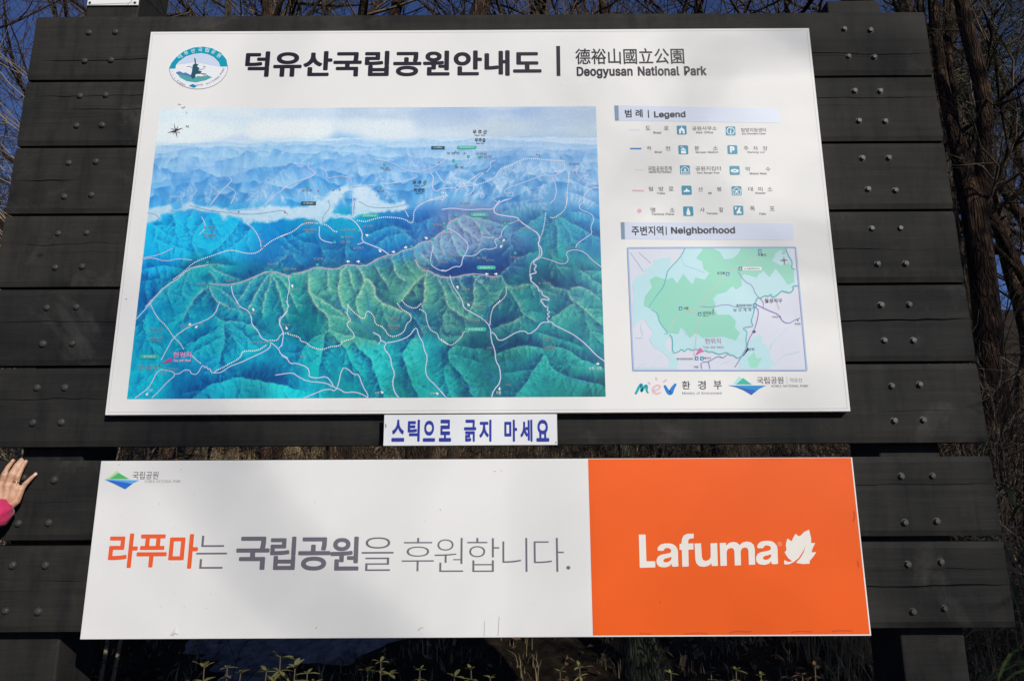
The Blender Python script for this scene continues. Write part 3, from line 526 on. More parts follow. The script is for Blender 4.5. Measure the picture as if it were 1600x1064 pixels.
# thin rim line just inside the sheet's edge
def rim(x0, x1, z0, z1, w, name, parent, Y=TP, c=(186, 180, 172)):
    mb = MB()
    for a in ((x0, x1, z0, z0+w), (x0, x1, z1-w, z1), (x0, x0+w, z0+w, z1-w), (x1-w, x1, z0+w, z1-w)):
        mb.add([(a[0], Y-LAY, a[2]), (a[1], Y-LAY, a[2]), (a[1], Y-LAY, a[3]), (a[0], Y-LAY, a[3])], [(0, 1, 2, 3)])
    keep_world(mb.build(name, inkm(c), None, smooth=False), parent)
rim(-1.2+.009, 1.2-.009, PZ0+.009, PZ1-.009, .0011, 'rim_line', msign)

# ---- the relief picture
MC = [(248.2, 175.2), (930.5, 161.8), (947, 620.5), (199.8, 622.7)]
PM = [pp(x, y, TP) for x, y in MC]
mx0 = (PM[0][0]+PM[3][0])/2; mx1 = (PM[1][0]+PM[2][0])/2; mz1 = (PM[0][2]+PM[1][2])/2; mz0 = (PM[2][2]+PM[3][2])/2
NX, NZ = 640, 430
X_, Z_ = np.meshgrid(np.linspace(mx0, mx1, NX), np.linspace(mz0, mz1, NZ))
PV = np.stack([X_.ravel(), np.full(X_.size, TP-LAY), Z_.ravel()], 1)
QX, QY = photo_px(PV)
def vnoise(x, y, seed=0):
    """value noise, vectorised"""
    xi = np.floor(x).astype(np.int64); yi = np.floor(y).astype(np.int64); fx = x-xi; fy = y-yi
    fx = fx*fx*(3-2*fx); fy = fy*fy*(3-2*fy)
    def h(a, b):
        n = (a*374761393+b*668265263+seed*974634777) & 0xffffffff
        n = ((n ^ (n >> 13))*1274126177) & 0xffffffff
        return ((n ^ (n >> 16)) & 0xffff)/65535.0
    return (h(xi, yi)*(1-fx)+h(xi+1, yi)*fx)*(1-fy)+(h(xi, yi+1)*(1-fx)+h(xi+1, yi+1)*fx)*fy
def fbm(x, y, o=4, seed=0):
    s = 0; a = .5; t = 0
    for k in range(o): s = s+a*vnoise(x*2**k, y*2**k, seed+k); t += a; a *= .55
    return s/t
BASE = [(260,180,208,222,226),(350,175,200,216,224),(450,175,190,208,220),(600,170,170,190,208),(700,172,150,175,205),(800,172,142,170,206),(920,178,158,180,202),(260,205,216,226,228),(300,200,218,226,228),(450,205,222,226,226),(600,205,208,216,218),(700,195,165,185,205),(800,200,178,195,204),(860,190,160,182,205),(920,205,168,188,202),(700,212,195,208,214),(850,210,170,190,206),
(260,245,195,205,222),(350,240,185,203,225),(450,235,145,192,225),(560,235,120,175,215),(700,235,135,172,205),(850,225,100,150,200),(930,235,90,150,200),
(250,270,90,165,220),(350,270,120,172,220),(400,290,20,150,215),(250,300,50,170,225),(300,300,40,160,222),(350,300,20,150,215),(450,280,110,180,220),(470,300,30,150,215),(500,270,50,135,210),(560,260,130,172,208),(560,290,40,140,210),(600,300,60,150,210),(640,270,110,165,215),(700,260,115,150,200),(780,270,50,125,190),(840,260,150,172,208),(900,270,110,155,208),(740,290,120,150,200),(720,245,150,180,205),
(800,300,30,110,190),(930,300,60,130,185),(850,300,50,120,185),(640,310,60,140,205),(690,300,25,95,180),(720,320,70,115,175),
(270,370,0,150,205),(350,370,0,150,205),(230,400,0,140,195),(230,360,0,150,205),(420,360,0,105,175),(420,385,15,85,150),(380,370,0,140,195),(470,360,0,120,170),(560,350,0,130,170),(600,370,20,105,165),(620,350,15,100,160),(660,350,25,80,150),(520,400,8,78,138),(480,400,15,90,150),(580,390,12,80,145),(730,370,122,124,158),(700,380,108,124,156),(720,350,128,124,158),(745,345,92,92,132),(780,370,108,126,162),(790,395,18,58,118),(770,410,15,55,115),(720,425,12,55,118),(850,365,30,105,140),(870,400,28,128,138),(930,380,20,92,145),(930,340,40,118,180),(830,340,40,110,150),(900,360,20,110,150),(800,350,70,110,160),
(220,460,0,110,165),(280,460,0,130,160),(330,430,10,130,150),(350,460,10,110,140),(450,450,10,120,125),(400,440,10,105,135),(500,440,60,132,120),(540,440,60,130,118),(600,430,40,98,105),(640,450,60,115,102),(700,460,40,105,105),(760,460,30,98,105),(820,460,20,108,118),(900,440,20,88,118),(930,430,40,138,138),(870,430,15,75,100),
(220,520,0,140,170),(300,520,0,140,165),(360,520,0,118,148),(420,500,10,118,135),(480,500,0,98,108),(540,500,50,128,118),(600,500,38,108,108),(650,500,10,78,108),(720,500,50,108,108),(780,500,15,82,105),(850,510,20,118,122),(930,500,30,118,120),
(230,600,0,162,182),(300,610,0,105,155),(320,590,0,120,165),(350,600,0,152,172),(450,610,0,165,175),(400,560,0,155,172),(440,560,0,120,150),(500,570,0,140,150),(560,600,0,130,135),(600,570,10,150,155),(640,590,10,105,108),(680,590,10,142,142),(650,550,10,140,145),(720,570,10,105,112),(760,600,10,92,100),(820,590,10,112,115),(870,560,10,115,118),(900,600,10,108,108),(930,560,20,125,125),(940,610,10,80,85),(400,600,5,100,125),(780,540,8,80,90)]
BA = np.array(BASE, float)
wx = QX+14*(fbm(QX/40, QY/40, 3, 5)-.5); wy = QY+12*(fbm(QX/40, QY/40, 3, 9)-.5)
BA[:, 2:] = np.where(BA[:, 1:2] > 335, BA[:, 2:]*np.array([1.0, 1.13, 1.12])+np.array([2, 8, 6]), BA[:, 2:]*np.array([.97, .975, .985]))
acc = np.zeros((len(QX), 3)); ws = np.zeros(len(QX))
for b in BA:
    d2 = (wx-b[0])**2+((wy-b[1])*np.where(QY < 285, 2.4, 1.35))**2
    w = np.exp(-d2/2/21**2)+1e-3*np.exp(-d2/2/55**2)+1e-9; acc += w[:, None]*b[2:]; ws += w
CL = acc/ws[:, None]
lf_ = (np.clip((430-QX)/120, 0, 1)*np.clip((QY-325)/20, 0, 1)*np.clip((430-QY)/40, 0, 1))[:, None]; CL = CL+lf_*np.array([4, 4, -4])
RIDGES = [  # (lit side, lit width, shade width, crest strength, strength, points)
 # far ranges, crest with blue just beneath
 ('F', 9, 0, 0, .30, [(248,226),(300,228),(323,223),(341,220),(369,223),(420,219),(440,222),(500,221),(531,219),(552,215),(570,218),(640,217),(700,214),(760,216),(833,212),(860,216),(930,219)]),
 ('F', 10, 0, 0, .45, [(243,236),(278,234),(320,229.6),(349,229.6),(373,228),(390,233),(417,229),(434,231),(450,228),(467,224),(485,225),(505,228),(531,222),(544,221),(567,223),(602,225),(623,220),(641,222),(656,219),(675,223),(716,220),(745,223),(775,218),(810,222),(850,220),(890,227),(931,226)]),
 ('F', 12, 0, 0, .5, [(242,249),(262,246),(302,250),(352,247),(401,246),(420,243),(434,239),(450,240),(472,234),(500,232),(531,238),(575,238),(602,232),(635,231),(662,228),(700,229),(740,226),(790,232),(830,228),(870,236),(931,232)]),
 ('F', 15, 0, 0, .6, [(239,264),(263,262),(287,257),(317,262),(344,256.4),(373,262),(398,262),(417,268),(450,261),(475,260),(502,254),(521,246.7),(558,244),(583,247.5),(610,254),(636,262),(680,258)]),
 ('F', 16, 0, 0, .7, [(233,287),(263,281),(300,276),(330,278),(359,275),(385,266),(405,264),(430,270),(450,262),(480,262)]),
 ('F', 14, 0, 0, .6, [(233,310),(263,303),(275,297),(298,282),(306,278)]),
 ('F', 14, 0, 0, .55, [(760,236),(790,239),(830,243),(880,246),(905,240),(931,232)]),
 ('F', 12, 0, 0, .6, [(513,270),(530,262),(557,249),(575,256),(592,259)]), ('F', 12, 0, 0, .6, [(552,278),(575,274),(593,270)]),
 ('F', 12, 0, 0, .6, [(612,254),(636,241),(655,250),(676,258)]),
 ('R', 14, 10, .6, .6, [(557,249),(559,258),(560,268)]), ('R', 14, 10, .7, .7, [(636,238),(640,250),(648,262)]), ('R', 10, 10, .5, .5, [(636,240),(655,252),(674,258)]),
 ('R', 14, 12, .6, .7, [(300,277),(296,290),(285,304),(276,312)]), ('R', 12, 10, .5, .7, [(325,280),(330,292),(345,303)]), ('R', 12, 12, .6, .7, [(320,300),(322,315)]),
 ('R', 16, 12, .6, .7, [(420,275),(412,290),(398,303),(385,312)]), ('R', 16, 12, .6, .7, [(450,262),(425,280),(408,300),(392,318)]), ('R', 12, 12, .5, .6, [(372,300),(362,315)]),
 ('R', 14, 12, .6, .6, [(592,270),(594,282),(600,296),(612,310)]), ('R', 14, 12, .5, .6, [(462,295),(485,300),(498,312)]), ('R', 12, 12, .5, .6, [(560,300),(566,312),(560,325)]),
 ('R', 12, 14, .7, .7, [(703,268),(708,275),(722,280),(745,288)]), ('R', 10, 12, .6, .6, [(703,268),(698,282),(702,292)]), ('R', 9, 9, .5, .6, [(722,280),(724,290)]),
 # the fan of ridges upper right
 ('R', 14, 16, .6, .8, [(815,249),(800,256),(782,265),(774,275),(771,287),(778,298)]), ('R', 10, 8, .3, .7, [(815,249),(805,262),(800,275)]), ('R', 10, 8, .3, .7, [(830,249),(822,262),(825,276)]),
 ('R', 10, 8, .3, .7, [(845,250),(842,262),(848,274)]), ('R', 9, 8, .3, .6, [(790,262),(783,276),(790,290)]), ('R', 10, 8, .3, .6, [(860,252),(862,262),(870,270)]),
 ('R', 14, 12, .4, .8, [(850,285),(843,300),(840,315),(850,328)]), ('R', 14, 12, .3, .8, [(818,290),(828,298),(840,302)]), ('R', 12, 10, .4, .7, [(888,282),(905,288),(925,296)]), ('R', 12, 10, .4, .7, [(888,300),(905,306),(930,318)]),
 ('R', 12, 10, .5, .7, [(912,245),(906,262),(912,276),(922,290)]),
 ('R', 24, 20, .5, .9, [(868,341),(871,358),(872,375),(872,392)]), ('R', 14, 12, .4, .8, [(873,339),(893,350),(917,362),(935,372)]), ('R', 12, 12, .4, .7, [(872,339),(885,358),(895,378),(905,388)]),
 ('R', 12, 12, .3, .7, [(866,341),(858,358),(852,375)]), ('L', 16, 16, .4, .7, [(851,333),(838,341),(826,350),(812,358)]), ('L', 10, 10, .3, .6, [(800,365),(797,378),(802,390)]), ('L', 14, 12, .4, .7, [(850,316),(825,320),(800,326),(788,332)]),
 ('R', 12, 10, .3, .6, [(890,330),(912,334),(932,342)]), ('R', 10, 10, .3, .6, [(770,320),(800,318),(830,312)]),
 # left blue hills
 ('R', 14, 14, .2, .7, [(270,335),(274,352),(278,370),(284,376)]), ('R', 12, 12, .2, .6, [(300,332),(292,350),(300,372),(312,380)]), ('R', 14, 12, .3, .7, [(318,345),(302,368),(300,385),(312,388)]), ('R', 10, 14, .2, .6, [(240,350),(262,368),(285,378)]),
 ('L', 16, 12, .3, .8, [(372,350),(360,368),(345,382),(336,390)]), ('R', 12, 12, .2, .6, [(330,340),(340,356),(345,372)]), ('L', 14, 12, .3, .7, [(392,355),(380,372),(365,386),(348,392)]), ('R', 12, 12, .2, .6, [(240,372),(270,385),(292,392)]),
 ('R', 10, 14, .1, .6, [(228,420),(260,415),(285,422)]), ('R', 10, 12, .1, .5, [(222,440),(250,436),(270,445)]), ('R', 12, 14, .3, .7, [(440,368),(455,383),(470,396)]), ('L', 14, 12, .6, .7, [(452,396),(440,405),(428,420)]), ('L', 12, 12, .4, .7, [(440,385),(448,392),(465,398)]),
 ('R', 12, 12, .3, .6, [(455,366),(468,378),(490,380)]), ('R', 30, 16, .2, .6, [(500,385),(508,400),(512,412)]), ('R', 20, 16, .3, .6, [(540,380),(540,395),(545,408)]), ('L', 16, 16, .4, .7, [(640,364),(615,352),(590,360),(575,368)]),
 ('L', 14, 14, .4, .7, [(645,372),(632,365),(605,370),(585,385)]), ('R', 12, 12, .5, .7, [(612,350),(630,362),(648,378)]), ('L', 12, 12, .3, .5, [(675,340),(655,350),(642,345)]),
 # main crest: dark (north) side above, lit below
 ('R', 12, 16, .9, .9, [(227,480),(243.6,462.7),(260,446.5),(274.5,438.4),(289,425.4),(300.5,418),(313.5,416.4),(325,411.6),(350,414)]),
 ('R', 14, 12, .9, .9, [(327,443),(341,445),(362,445),(382,440),(401,431),(412.6,425.4),(424,423),(437,427),(451.4,431),(464.4,427),(479,423.7),(493.6,417),(508,420.5),(527.7,421),(537.5,414.8),(545.6,413),(568.4,417),(583,409),(604,398.6),(615.5,399),(631.7,391),(648,388),(656,379),(674,377.4),(683.7,367),(693.5,362),(700,349),(714,341)]),
 ('R', 12, 14, .8, .9, [(648,406),(657.7,422),(674,424.6),(682,432),(698,434),(706,434),(735.5,428),(743.6,431),(755,429.4),(768,433.5),(782.6,431),(790.7,446.5),(803.7,449.7),(820,444),(833,445)]),
 ('R', 12, 10, .9, .8, [(325,412),(332,418),(345,428),(372,436)]), ('R', 12, 12, .8, .8, [(327,424),(336,432),(340,444)]), ('R', 12, 10, .6, .7, [(300,418),(290,435),(285,455),(290,465)]), ('R', 10, 14, .5, .7, [(270,440),(262,455),(266,470)]),
 ('R', 14, 12, .9, 1, [(327,444),(330,460),(337,470),(345,474),(365,482)]), ('R', 10, 12, .8, .8, [(330,446),(350,455),(368,472),(378,490)]), ('L', 12, 12, .8, .9, [(326,446),(312,458),(300,472),(288,497)]), ('L', 10, 12, .5, .7, [(300,464),(296,480),(280,502)]),
 ('R', 10, 10, .9, 1, [(424,424),(408,445),(395,470),(388,482)]), ('R', 10, 10, .9, 1, [(424,424),(422,445),(412,470),(410,490)]), ('R', 10, 10, .9, 1, [(424,424),(432,445),(440,470),(446,490)]), ('R', 9, 9, .8, .9, [(426,424),(442,440),(455,460),(462,478)]), ('R', 9, 9, .8, .9, [(395,436),(385,452),(372,468)]),
 ('R', 14, 11, 1, 1, [(484,423),(481.4,445),(484.7,461),(495,480),(513,494),(515,508),(513,517)]), ('R', 10, 10, .9, .9, [(484,455),(500,468),(520,480),(545,497)]), ('R', 10, 10, .7, .8, [(513,492),(530,495),(548,500)]),
 ('R', 15, 11, 1, 1, [(544,414),(532.6,423.7),(530,440),(528,456),(536,478),(542,488)]), ('R', 15, 11, 1, 1, [(560,416),(568,432),(570,442),(563.5,454.6),(556,472),(560,488)]), ('R', 10, 8, .8, .9, [(513,421),(512,440),(516,455)]), ('R', 9, 9, .8, .9, [(545,418),(548,436),(553,450)]),
 ('R', 13, 9, 1, 1, [(568,433),(581,440),(584,452),(588,466),(598,474),(612,480),(640,491)]), ('R', 12, 8, .8, .9, [(586,409),(590,423),(600,438),(606,448)]), ('R', 14, 10, .9, 1, [(612,401),(616,418),(622,432),(632,438)]), ('R', 10, 8, .7, .8, [(631,392),(632,410),(642,425)]),
 ('R', 12, 10, .7, .9, [(648,390),(650,410),(657,422)]), ('R', 20, 16, 1, 1, [(668,425.4),(663,440),(664,460),(660,480)]), ('L', 16, 12, .9, .9, [(668,426),(652,438),(638,455),(628,470)]), ('R', 12, 8, .8, .8, [(682,432),(690,446),(695,458)]),
 ('R', 16, 12, .9, 1, [(695,455),(697,475),(711,488),(730,497)]), ('R', 12, 10, .8, .8, [(698,436),(706,455),(719,472)]), ('R', 18, 14, .9, 1, [(743,432),(740,450),(742,472),(735,485)]), ('R', 12, 10, .7, .8, [(743,433),(758,447),(766,460)]), ('R', 10, 10, .7, .8, [(716,432),(722,446),(728,458)]),
 ('R', 14, 10, .8, .9, [(794,448),(800,459),(810,475),(820,494),(836,501)]), ('R', 12, 10, .7, .8, [(833,445),(850,455),(868,458)]), ('L', 14, 10, .6, .8, [(790,446),(782,460),(770,475)]), ('L', 16, 14, .8, .9, [(820,494),(800,503),(780,510)]), ('R', 12, 12, .6, .8, [(782,430),(800,410),(815,400),(830,395)]),
 ('R', 16, 12, .7, .9, [(854,440),(868.7,451),(888,454.6)]), ('R', 16, 12, .8, .9, [(888,456),(891.5,469),(903,473),(917.5,488),(933.7,502.5)]), ('R', 14, 10, .7, .9, [(888,454),(901,448),(917.5,449.7),(933.7,464)]), ('L', 18, 14, .7, .8, [(900,474),(885,482),(868,495),(858,502)]),
 ('R', 12, 10, .5, .7, [(905,420),(918,432),(938,446)]), ('R', 10, 10, .4, .6, [(860,395),(868,412),(880,430)]),
 # pink peak
 ('R', 14, 10, 1, .8, [(714,341),(722,356),(735,366),(750,378)]), ('R', 10, 8, .9, .8, [(740,343),(750,356),(753,372),(745,392)]), ('R', 10, 8, .8, .8, [(700,352),(706,370),(712,390),(720,400)]), ('R', 10, 8, .8, .8, [(690,365),(688,382),(694,400)]), ('R', 9, 8, .8, .8, [(757,358),(770,368),(780,376)]),
 ('R', 10, 8, .8, .8, [(674,378),(676,392),(684,408)]), ('R', 10, 8, .8, .8, [(655,392),(664,404),(676,412)]), ('R', 10, 8, .7, .7, [(752,372),(748,388),(740,400)]), ('R', 10, 8, .7, .7, [(725,335),(740,340),(765,345),(790,352)]),
 # lower hills
 ('R', 12, 16, .5, .9, [(336,492),(349,504),(365,502),(385,505.7),(400,512)]), ('L', 14, 14, .4, 1, [(350,504),(350,520),(350,535),(345,555),(341,574)]), ('L', 12, 12, .2, .8, [(346,510),(330,520),(312,528),(298,540),(288,552)]), ('L', 14, 12, .2, .8, [(347,528),(330,536),(312,545),(300,556)]),
 ('R', 14, 12, .6, .9, [(343,472),(355,480),(369,483),(385,492)]), ('R', 12, 10, .3, .8, [(352,508),(362,520),(372,538)]), ('R', 12, 10, .3, .8, [(360,505),(378,518),(392,532)]),
 ('L', 18, 24, .2, 1, [(450,605),(420,598),(401,593.5),(380,592),(368.7,590)]), ('R', 20, 20, .2, .9, [(368,592),(350,596),(336,598),(318,608),(303,620)]), ('R', 12, 12, .2, .6, [(370,590),(372,602),(378,615)]),
 ('L', 16, 14, .3, 1, [(513,517),(506,524),(504,546),(500,567)]), ('L', 12, 12, .2, .8, [(505,522),(488,528),(478,540),(470,556)]), ('R', 14, 12, .3, .9, [(514,518),(528,530),(538,540),(546,561),(560,580)]), ('R', 10, 10, .6, .8, [(513,515),(530,522),(553,525)]),
 ('R', 20, 14, .3, 1, [(552,533),(563.5,548),(583,562.6),(585,580),(596,608),(602,620)]), ('R', 18, 12, .2, .7, [(553,525),(570,530),(590,534)]), ('R', 20, 14, .2, .7, [(585,545),(598,555),(604,568)]),
 ('R', 24, 14, .2, 1, [(649.6,523.6),(640,538),(628,551),(634,565),(636,575),(641,595),(650,612)]), ('L', 12, 10, .2, .6, [(648,545),(640,552),(634,556)]),
 ('R', 18, 14, .3, 1, [(714,538),(702,546),(700,560),(712,575),(725,590),(738,616)]), ('R', 14, 12, .2, .8, [(701,565),(694,580),(698,600),(705,618)]), ('R', 16, 12, .2, .7, [(714,540),(735,545),(755,546)]), ('R', 12, 10, .2, .7, [(705,552),(728,560),(750,566)]),
 ('R', 18, 16, .4, 1, [(851,553),(840,570),(832,582),(823,600),(807,616)]), ('L', 14, 14, .3, 1, [(851,545),(835,542),(815,540),(795,545),(778,552)]), ('R', 16, 12, .3, .9, [(851,556),(862,575),(880,587),(905,594),(945,603)]), ('R', 14, 12, .3, .9, [(862,541),(885,546),(906,561),(933,571)]),
 ('L', 12, 12, .2, .6, [(835,575),(815,580),(795,582)]), ('R', 10, 12, .2, .7, [(885,548),(888,565),(895,580)]), ('R', 14, 12, .3, .7, [(690,520),(700,530),(712,528)]), ('R', 12, 10, .3, .8, [(640,492),(655,505),(660,518)]), ('R', 14, 12, .4, .8, [(700,480),(690,500),(695,515)]),
 ('R', 10, 10, .2, .6, [(840,520),(870,528),(905,540)]), ('R', 10, 10, .3, .7, [(596,472),(600,490),(606,505)]), ('R', 10, 10, .2, .6, [(230,490),(224,510),(232,535),(245,548)]), ('R', 12, 12, .3, .6, [(915,500),(925,520),(940,535)]),
]
rr_ = np.random.RandomState(5)
def spur(x, y, a, L, side='R', w=(5, 5), cs=.35, st=.6):
    p = [(x, y)]; b = a
    for _ in range(3): b += rr_.uniform(-.25, .25); x += math.cos(b)*L/3; y += math.sin(b)*L/3; p.append((x, y))
    return (side, w[0], w[1], cs, st, p)
EXTRA = []
for rg_ in RIDGES:
    if rg_[0] == 'F': continue
    P_ = smooth_line(rg_[5], 1); d_ = np.r_[0, np.cumsum(np.linalg.norm(np.diff(P_, axis=0), axis=1))]; s_ = rr_.uniform(5, 9)
    top_ = P_[0][1] < 335
    while s_ < d_[-1]-3:
        x = np.interp(s_, d_, P_[:, 0]); y = np.interp(s_, d_, P_[:, 1]); x2 = np.interp(s_+2, d_, P_[:, 0]); y2 = np.interp(s_+2, d_, P_[:, 1]); ta = math.atan2(y2-y, x2-x)
        steep = abs(math.sin(ta)) > .6; sc_ = .6 if top_ else 1.0
        for sg in ((1, -1) if steep else ((1,) if math.cos(ta) > 0 else (-1,))):
            a_ = ta+sg*rr_.uniform(.6, 1.0) if steep else math.pi/2+rr_.uniform(-.35, .35)
            EXTRA.append(spur(x, y, a_, rr_.uniform(11, 24)*sc_, 'R', (6.5*sc_, 5.5*sc_), .28 if y > 335 else .7, rr_.uniform(.4, .75) if y > 335 else rr_.uniform(.5, .8)))
        s_ += rr_.uniform(9, 15)*(sc_ if top_ else 1)
for k in range(90):            # hills of the lower half between the traced crests
    x = rr_.uniform(215, 940); y = rr_.uniform(470, 610)
    for a_ in (.9, 1.5, 2.2): EXTRA.append(spur(x, y, a_+rr_.uniform(-.3, .3), rr_.uniform(10, 22), 'R', (6, 5), .06, .25))
lit = np.zeros(len(QX)); shd = np.zeros(len(QX)); crest = np.zeros(len(QX)); far = np.zeros(len(QX))
hx = QX+5*(fbm(QX/9, QY/9, 3, 21)-.5); hy = QY+5*(fbm(QX/9, QY/9, 3, 27)-.5)
for ri, (side, wl, wsd, cs, st, pts) in enumerate(RIDGES+EXTRA):
    pts = smooth_line(pts, 1); R_ = 3.2*max(wl, wsd)
    m = np.where((QX > pts[:, 0].min()-R_) & (QX < pts[:, 0].max()+R_) & (QY > pts[:, 1].min()-R_) & (QY < pts[:, 1].max()+R_))[0]
    if not len(m): continue
    x = hx[m]; y = hy[m]; bd = np.full(len(m), 1e9); bs = np.zeros(len(m)); bl = np.zeros(len(m)); L = 0; tot = np.sum(np.linalg.norm(np.diff(pts, axis=0), axis=1)); over = np.zeros(len(m))
    for a, b in zip(pts[:-1], pts[1:]):
        d = b-a; l = math.hypot(*d)
        if l < 1e-6: continue
        tt = ((x-a[0])*d[0]+(y-a[1])*d[1])/l**2; t = np.clip(tt, 0, 1)
        ex = x-(a[0]+t*d[0]); ey = y-(a[1]+t*d[1]); dd = np.hypot(ex, ey); cr_ = (d[0]*(y-a[1])-d[1]*(x-a[0]))/l
        k = dd < bd; bd = np.where(k, dd, bd); bs = np.where(k, cr_, bs); bl = np.where(k, L+t*l, bl); L += l
    u = bl/tot
    horiz = abs(pts[-1][0]-pts[0][0]) > abs(pts[-1][1]-pts[0][1])*1.0
    # image coordinates have y down: cross > 0 means right of travel turned clockwise (below, for a line going right)
    vert_sign = bs if horiz and pts[-1][0] > pts[0][0] else -bs
    # lit test: for near-vertical ridges travelling down, right side has cross < 0
    if horiz: litside = (bs > 0) if pts[-1][0] > pts[0][0] else (bs < 0)
    else: litside = (bs < 0) if pts[-1][1] > pts[0][1] else (bs > 0)
    if side == 'L' and not horiz: litside = ~litside
    if side == 'F':
        below = bs > 0; far[m] = np.maximum(far[m], np.where(below, st*np.exp(-bd/wl)*np.clip((bd+.6)/1.4, 0, 1), 0)); continue
    stri = np.clip((fbm(bl/1.5+bd*.22+ri*7, bd/11+ri, 3, 40+ri % 7)-.5)*1.9+.5, 0, 1.1)
    prof = np.exp(-(bd/wl)**1.1)*(.30+1.15*stri); tp = np.clip(1.15-u*.35, 0, 1)*np.clip(u*8+.5, 0, 1)
    lit[m] = np.maximum(lit[m], np.where(litside, st*prof*tp, .0))
    shd[m] = np.maximum(shd[m], np.where(~litside, st*np.exp(-(bd/wsd)**1.2)*(.6+.6*stri)*tp, 0)*np.clip(bd/1.2, 0, 1))
    crest[m] = np.maximum(crest[m], cs*st*np.exp(-bd/2.0)*(.55+.5*stri)*tp*np.clip(1.35-np.clip(QY[m]-440, 0, 200)/130, .35, 1))
nrel = fbm(QX/13+.5*fbm(QX/20, QY/20, 2, 3), QY/22, 4, 61); rid = 1-abs(2*nrel-1)
zone = np.clip((QY-250)/90, 0, 1)
fib = fbm(QX/1.9, QY/5.5, 3, 77)-.5
tone = 1.05*lit-1.3*shd*(.75+.25*np.clip((QY-300)/60, 0, 1))+zone*(.26*(rid-.72))+zone*fib*.30
toph = np.clip((345-QY)/50, 0, 1)[:, None]
low = np.clip((QY-395)/40, 0, 1)*np.clip((590-QY)/80, 0, 1); lowx = np.clip((QX-300)/150, 0, 1)
litc = np.stack([CL[:, 0]*.6+60*.4+44*low*lowx, CL[:, 1]*.56+236*.44, CL[:, 2]*.62+222*.38-14*low*lowx], 1)
shc = np.stack([CL[:, 0]*.25, CL[:, 1]*.36+14, CL[:, 2]*.55+34], 1)
litc = litc*(1-toph)+toph*(CL*.30+np.array([182, 204, 224])*.70); shc = shc*(1-toph)+toph*(CL*.4+np.array([10, 105, 190])*.6)
dk = np.clip((QY-395)/40, 0, 1)*(.16+.30*(1-rid)); tone = tone-dk*np.clip(1-lit*2.2, 0, 1)
up = np.clip(tone, 0, 1)[:, None]; dn = np.clip(-tone, 0, 1)[:, None]
C3 = CL*(1-up)+litc*up; C3 = C3*(1-dn)+shc*dn
topz = np.clip((330-QY)/60, 0, 1)
cc = np.stack([np.full(len(QX), 204.)+20*topz, 216-6*topz, 168+60*topz], 1)
pinkz = np.exp(-(((QX-722)/65)**2+((QY-375)/42)**2)); cc = cc*(1-pinkz[:, None])+np.array([214, 186, 192])*pinkz[:, None]
ck = np.clip(crest*(.75+.5*topz), 0, .9)[:, None]; C3 = C3*(1-ck)+cc*ck
# layered far ranges, painted back to front
LAY_ = [(219, 3, 34), (225, 6, 44), (233, 8, 40), (243, 11, 56), (256, 15, 62), (272, 19, 78), (290, 22, 84), (309, 24, 76)]
tgt = np.clip((330-QY)/22, 0, 1)
def r1(x, sd): return 1-abs(2*vnoise(x, x*0+sd*3.7, sd)-1)
TL = C3.copy(); cov = np.zeros(len(QX))
for li, (y0, am, wv) in enumerate(LAY_):
    q = li/(len(LAY_)-1); pk = r1(QX/wv+li*3.1, li+1)*.62+r1(QX/(wv*.42)+li*1.7, li+31)*.28+r1(QX/(wv*.15), li+61)*.10
    env = .15+1.25*vnoise(QX/80+li*5.3, QX*0+.5, 91+li)
    ys = y0+4*np.sin(QX/170+li)+am*.6-am*2.0*pk*env; dep = QY-ys; on = np.clip(dep/1.1, 0, 1)
    h = 9+15*q; g_ = np.clip(dep, 0, 60)
    ctr = QX-(vnoise(QX/wv, QX*0+li, 7)-.5)*g_*1.3
    fac = fbm(ctr/(3.5+6*q)+li*9, g_/(14+16*q), 3, 101+li)-.5+.35*(fbm(ctr/(10+10*q)+li, g_/50, 2, 131+li)-.5)
    d1 = np.clip(pk-np.roll(pk, 2), -.03, .03)/.03
    rt = np.clip((QX-640)/120, 0, 1)*.75
    cre = np.array([182, 206, 222])*(1-q)**1.3+np.array([22, 128, 204])*(1-(1-q)**1.3); cre = cre-rt[:, None]*np.array([0, 16, 22])*q
    mist = np.array([218, 226, 231])*(1-q)+np.array([128, 196, 226])*q; mist = mist-rt[:, None]*(np.array([22, 34, 22])*.7)
    k_ = np.exp(-g_/h)[:, None]; c_ = cre*k_+mist*(1-k_)
    up_ = (np.clip(fac*3.2-.1*d1, 0, 1)*(.25+.80*q)*np.exp(-g_/(h*2.8)))[:, None]; dn_ = (np.clip(-fac*3.4, 0, 1)*(.03+.75*q)*np.exp(-g_/(h*2.6)))[:, None]
    c_ = c_*(1-up_)+np.array([184, 206, 226])*up_; c_ = c_*(1-dn_)+(c_*.35+np.array([5, 80, 165])*.62)*dn_
    on_ = (on*(dep > 0))[:, None]; TL = TL*(1-on_)+c_*on_; cov = np.maximum(cov, on_[:, 0])
C3 = C3*(1-(tgt*.93)[:, None])+TL*(tgt*.93)[:, None]
up2 = (np.clip(lit, 0, 1)*tgt*.65)[:, None]; dn2 = (np.clip(shd, 0, 1)*tgt*.75)[:, None]; cr2 = (np.clip(crest, 0, .8)*tgt)[:, None]
C3 = C3*(1-up2)+np.array([176, 204, 226])*up2; C3 = C3*(1-dn2)+np.array([14, 98, 180])*dn2; C3 = C3*(1-cr2)+np.array([222, 226, 230])*cr2
far = far*.8
fb = far[:, None]; C3 = C3*(1-fb)+np.stack([CL[:, 0]*.58, CL[:, 1]*.80, CL[:, 2]*.96], 1)*fb
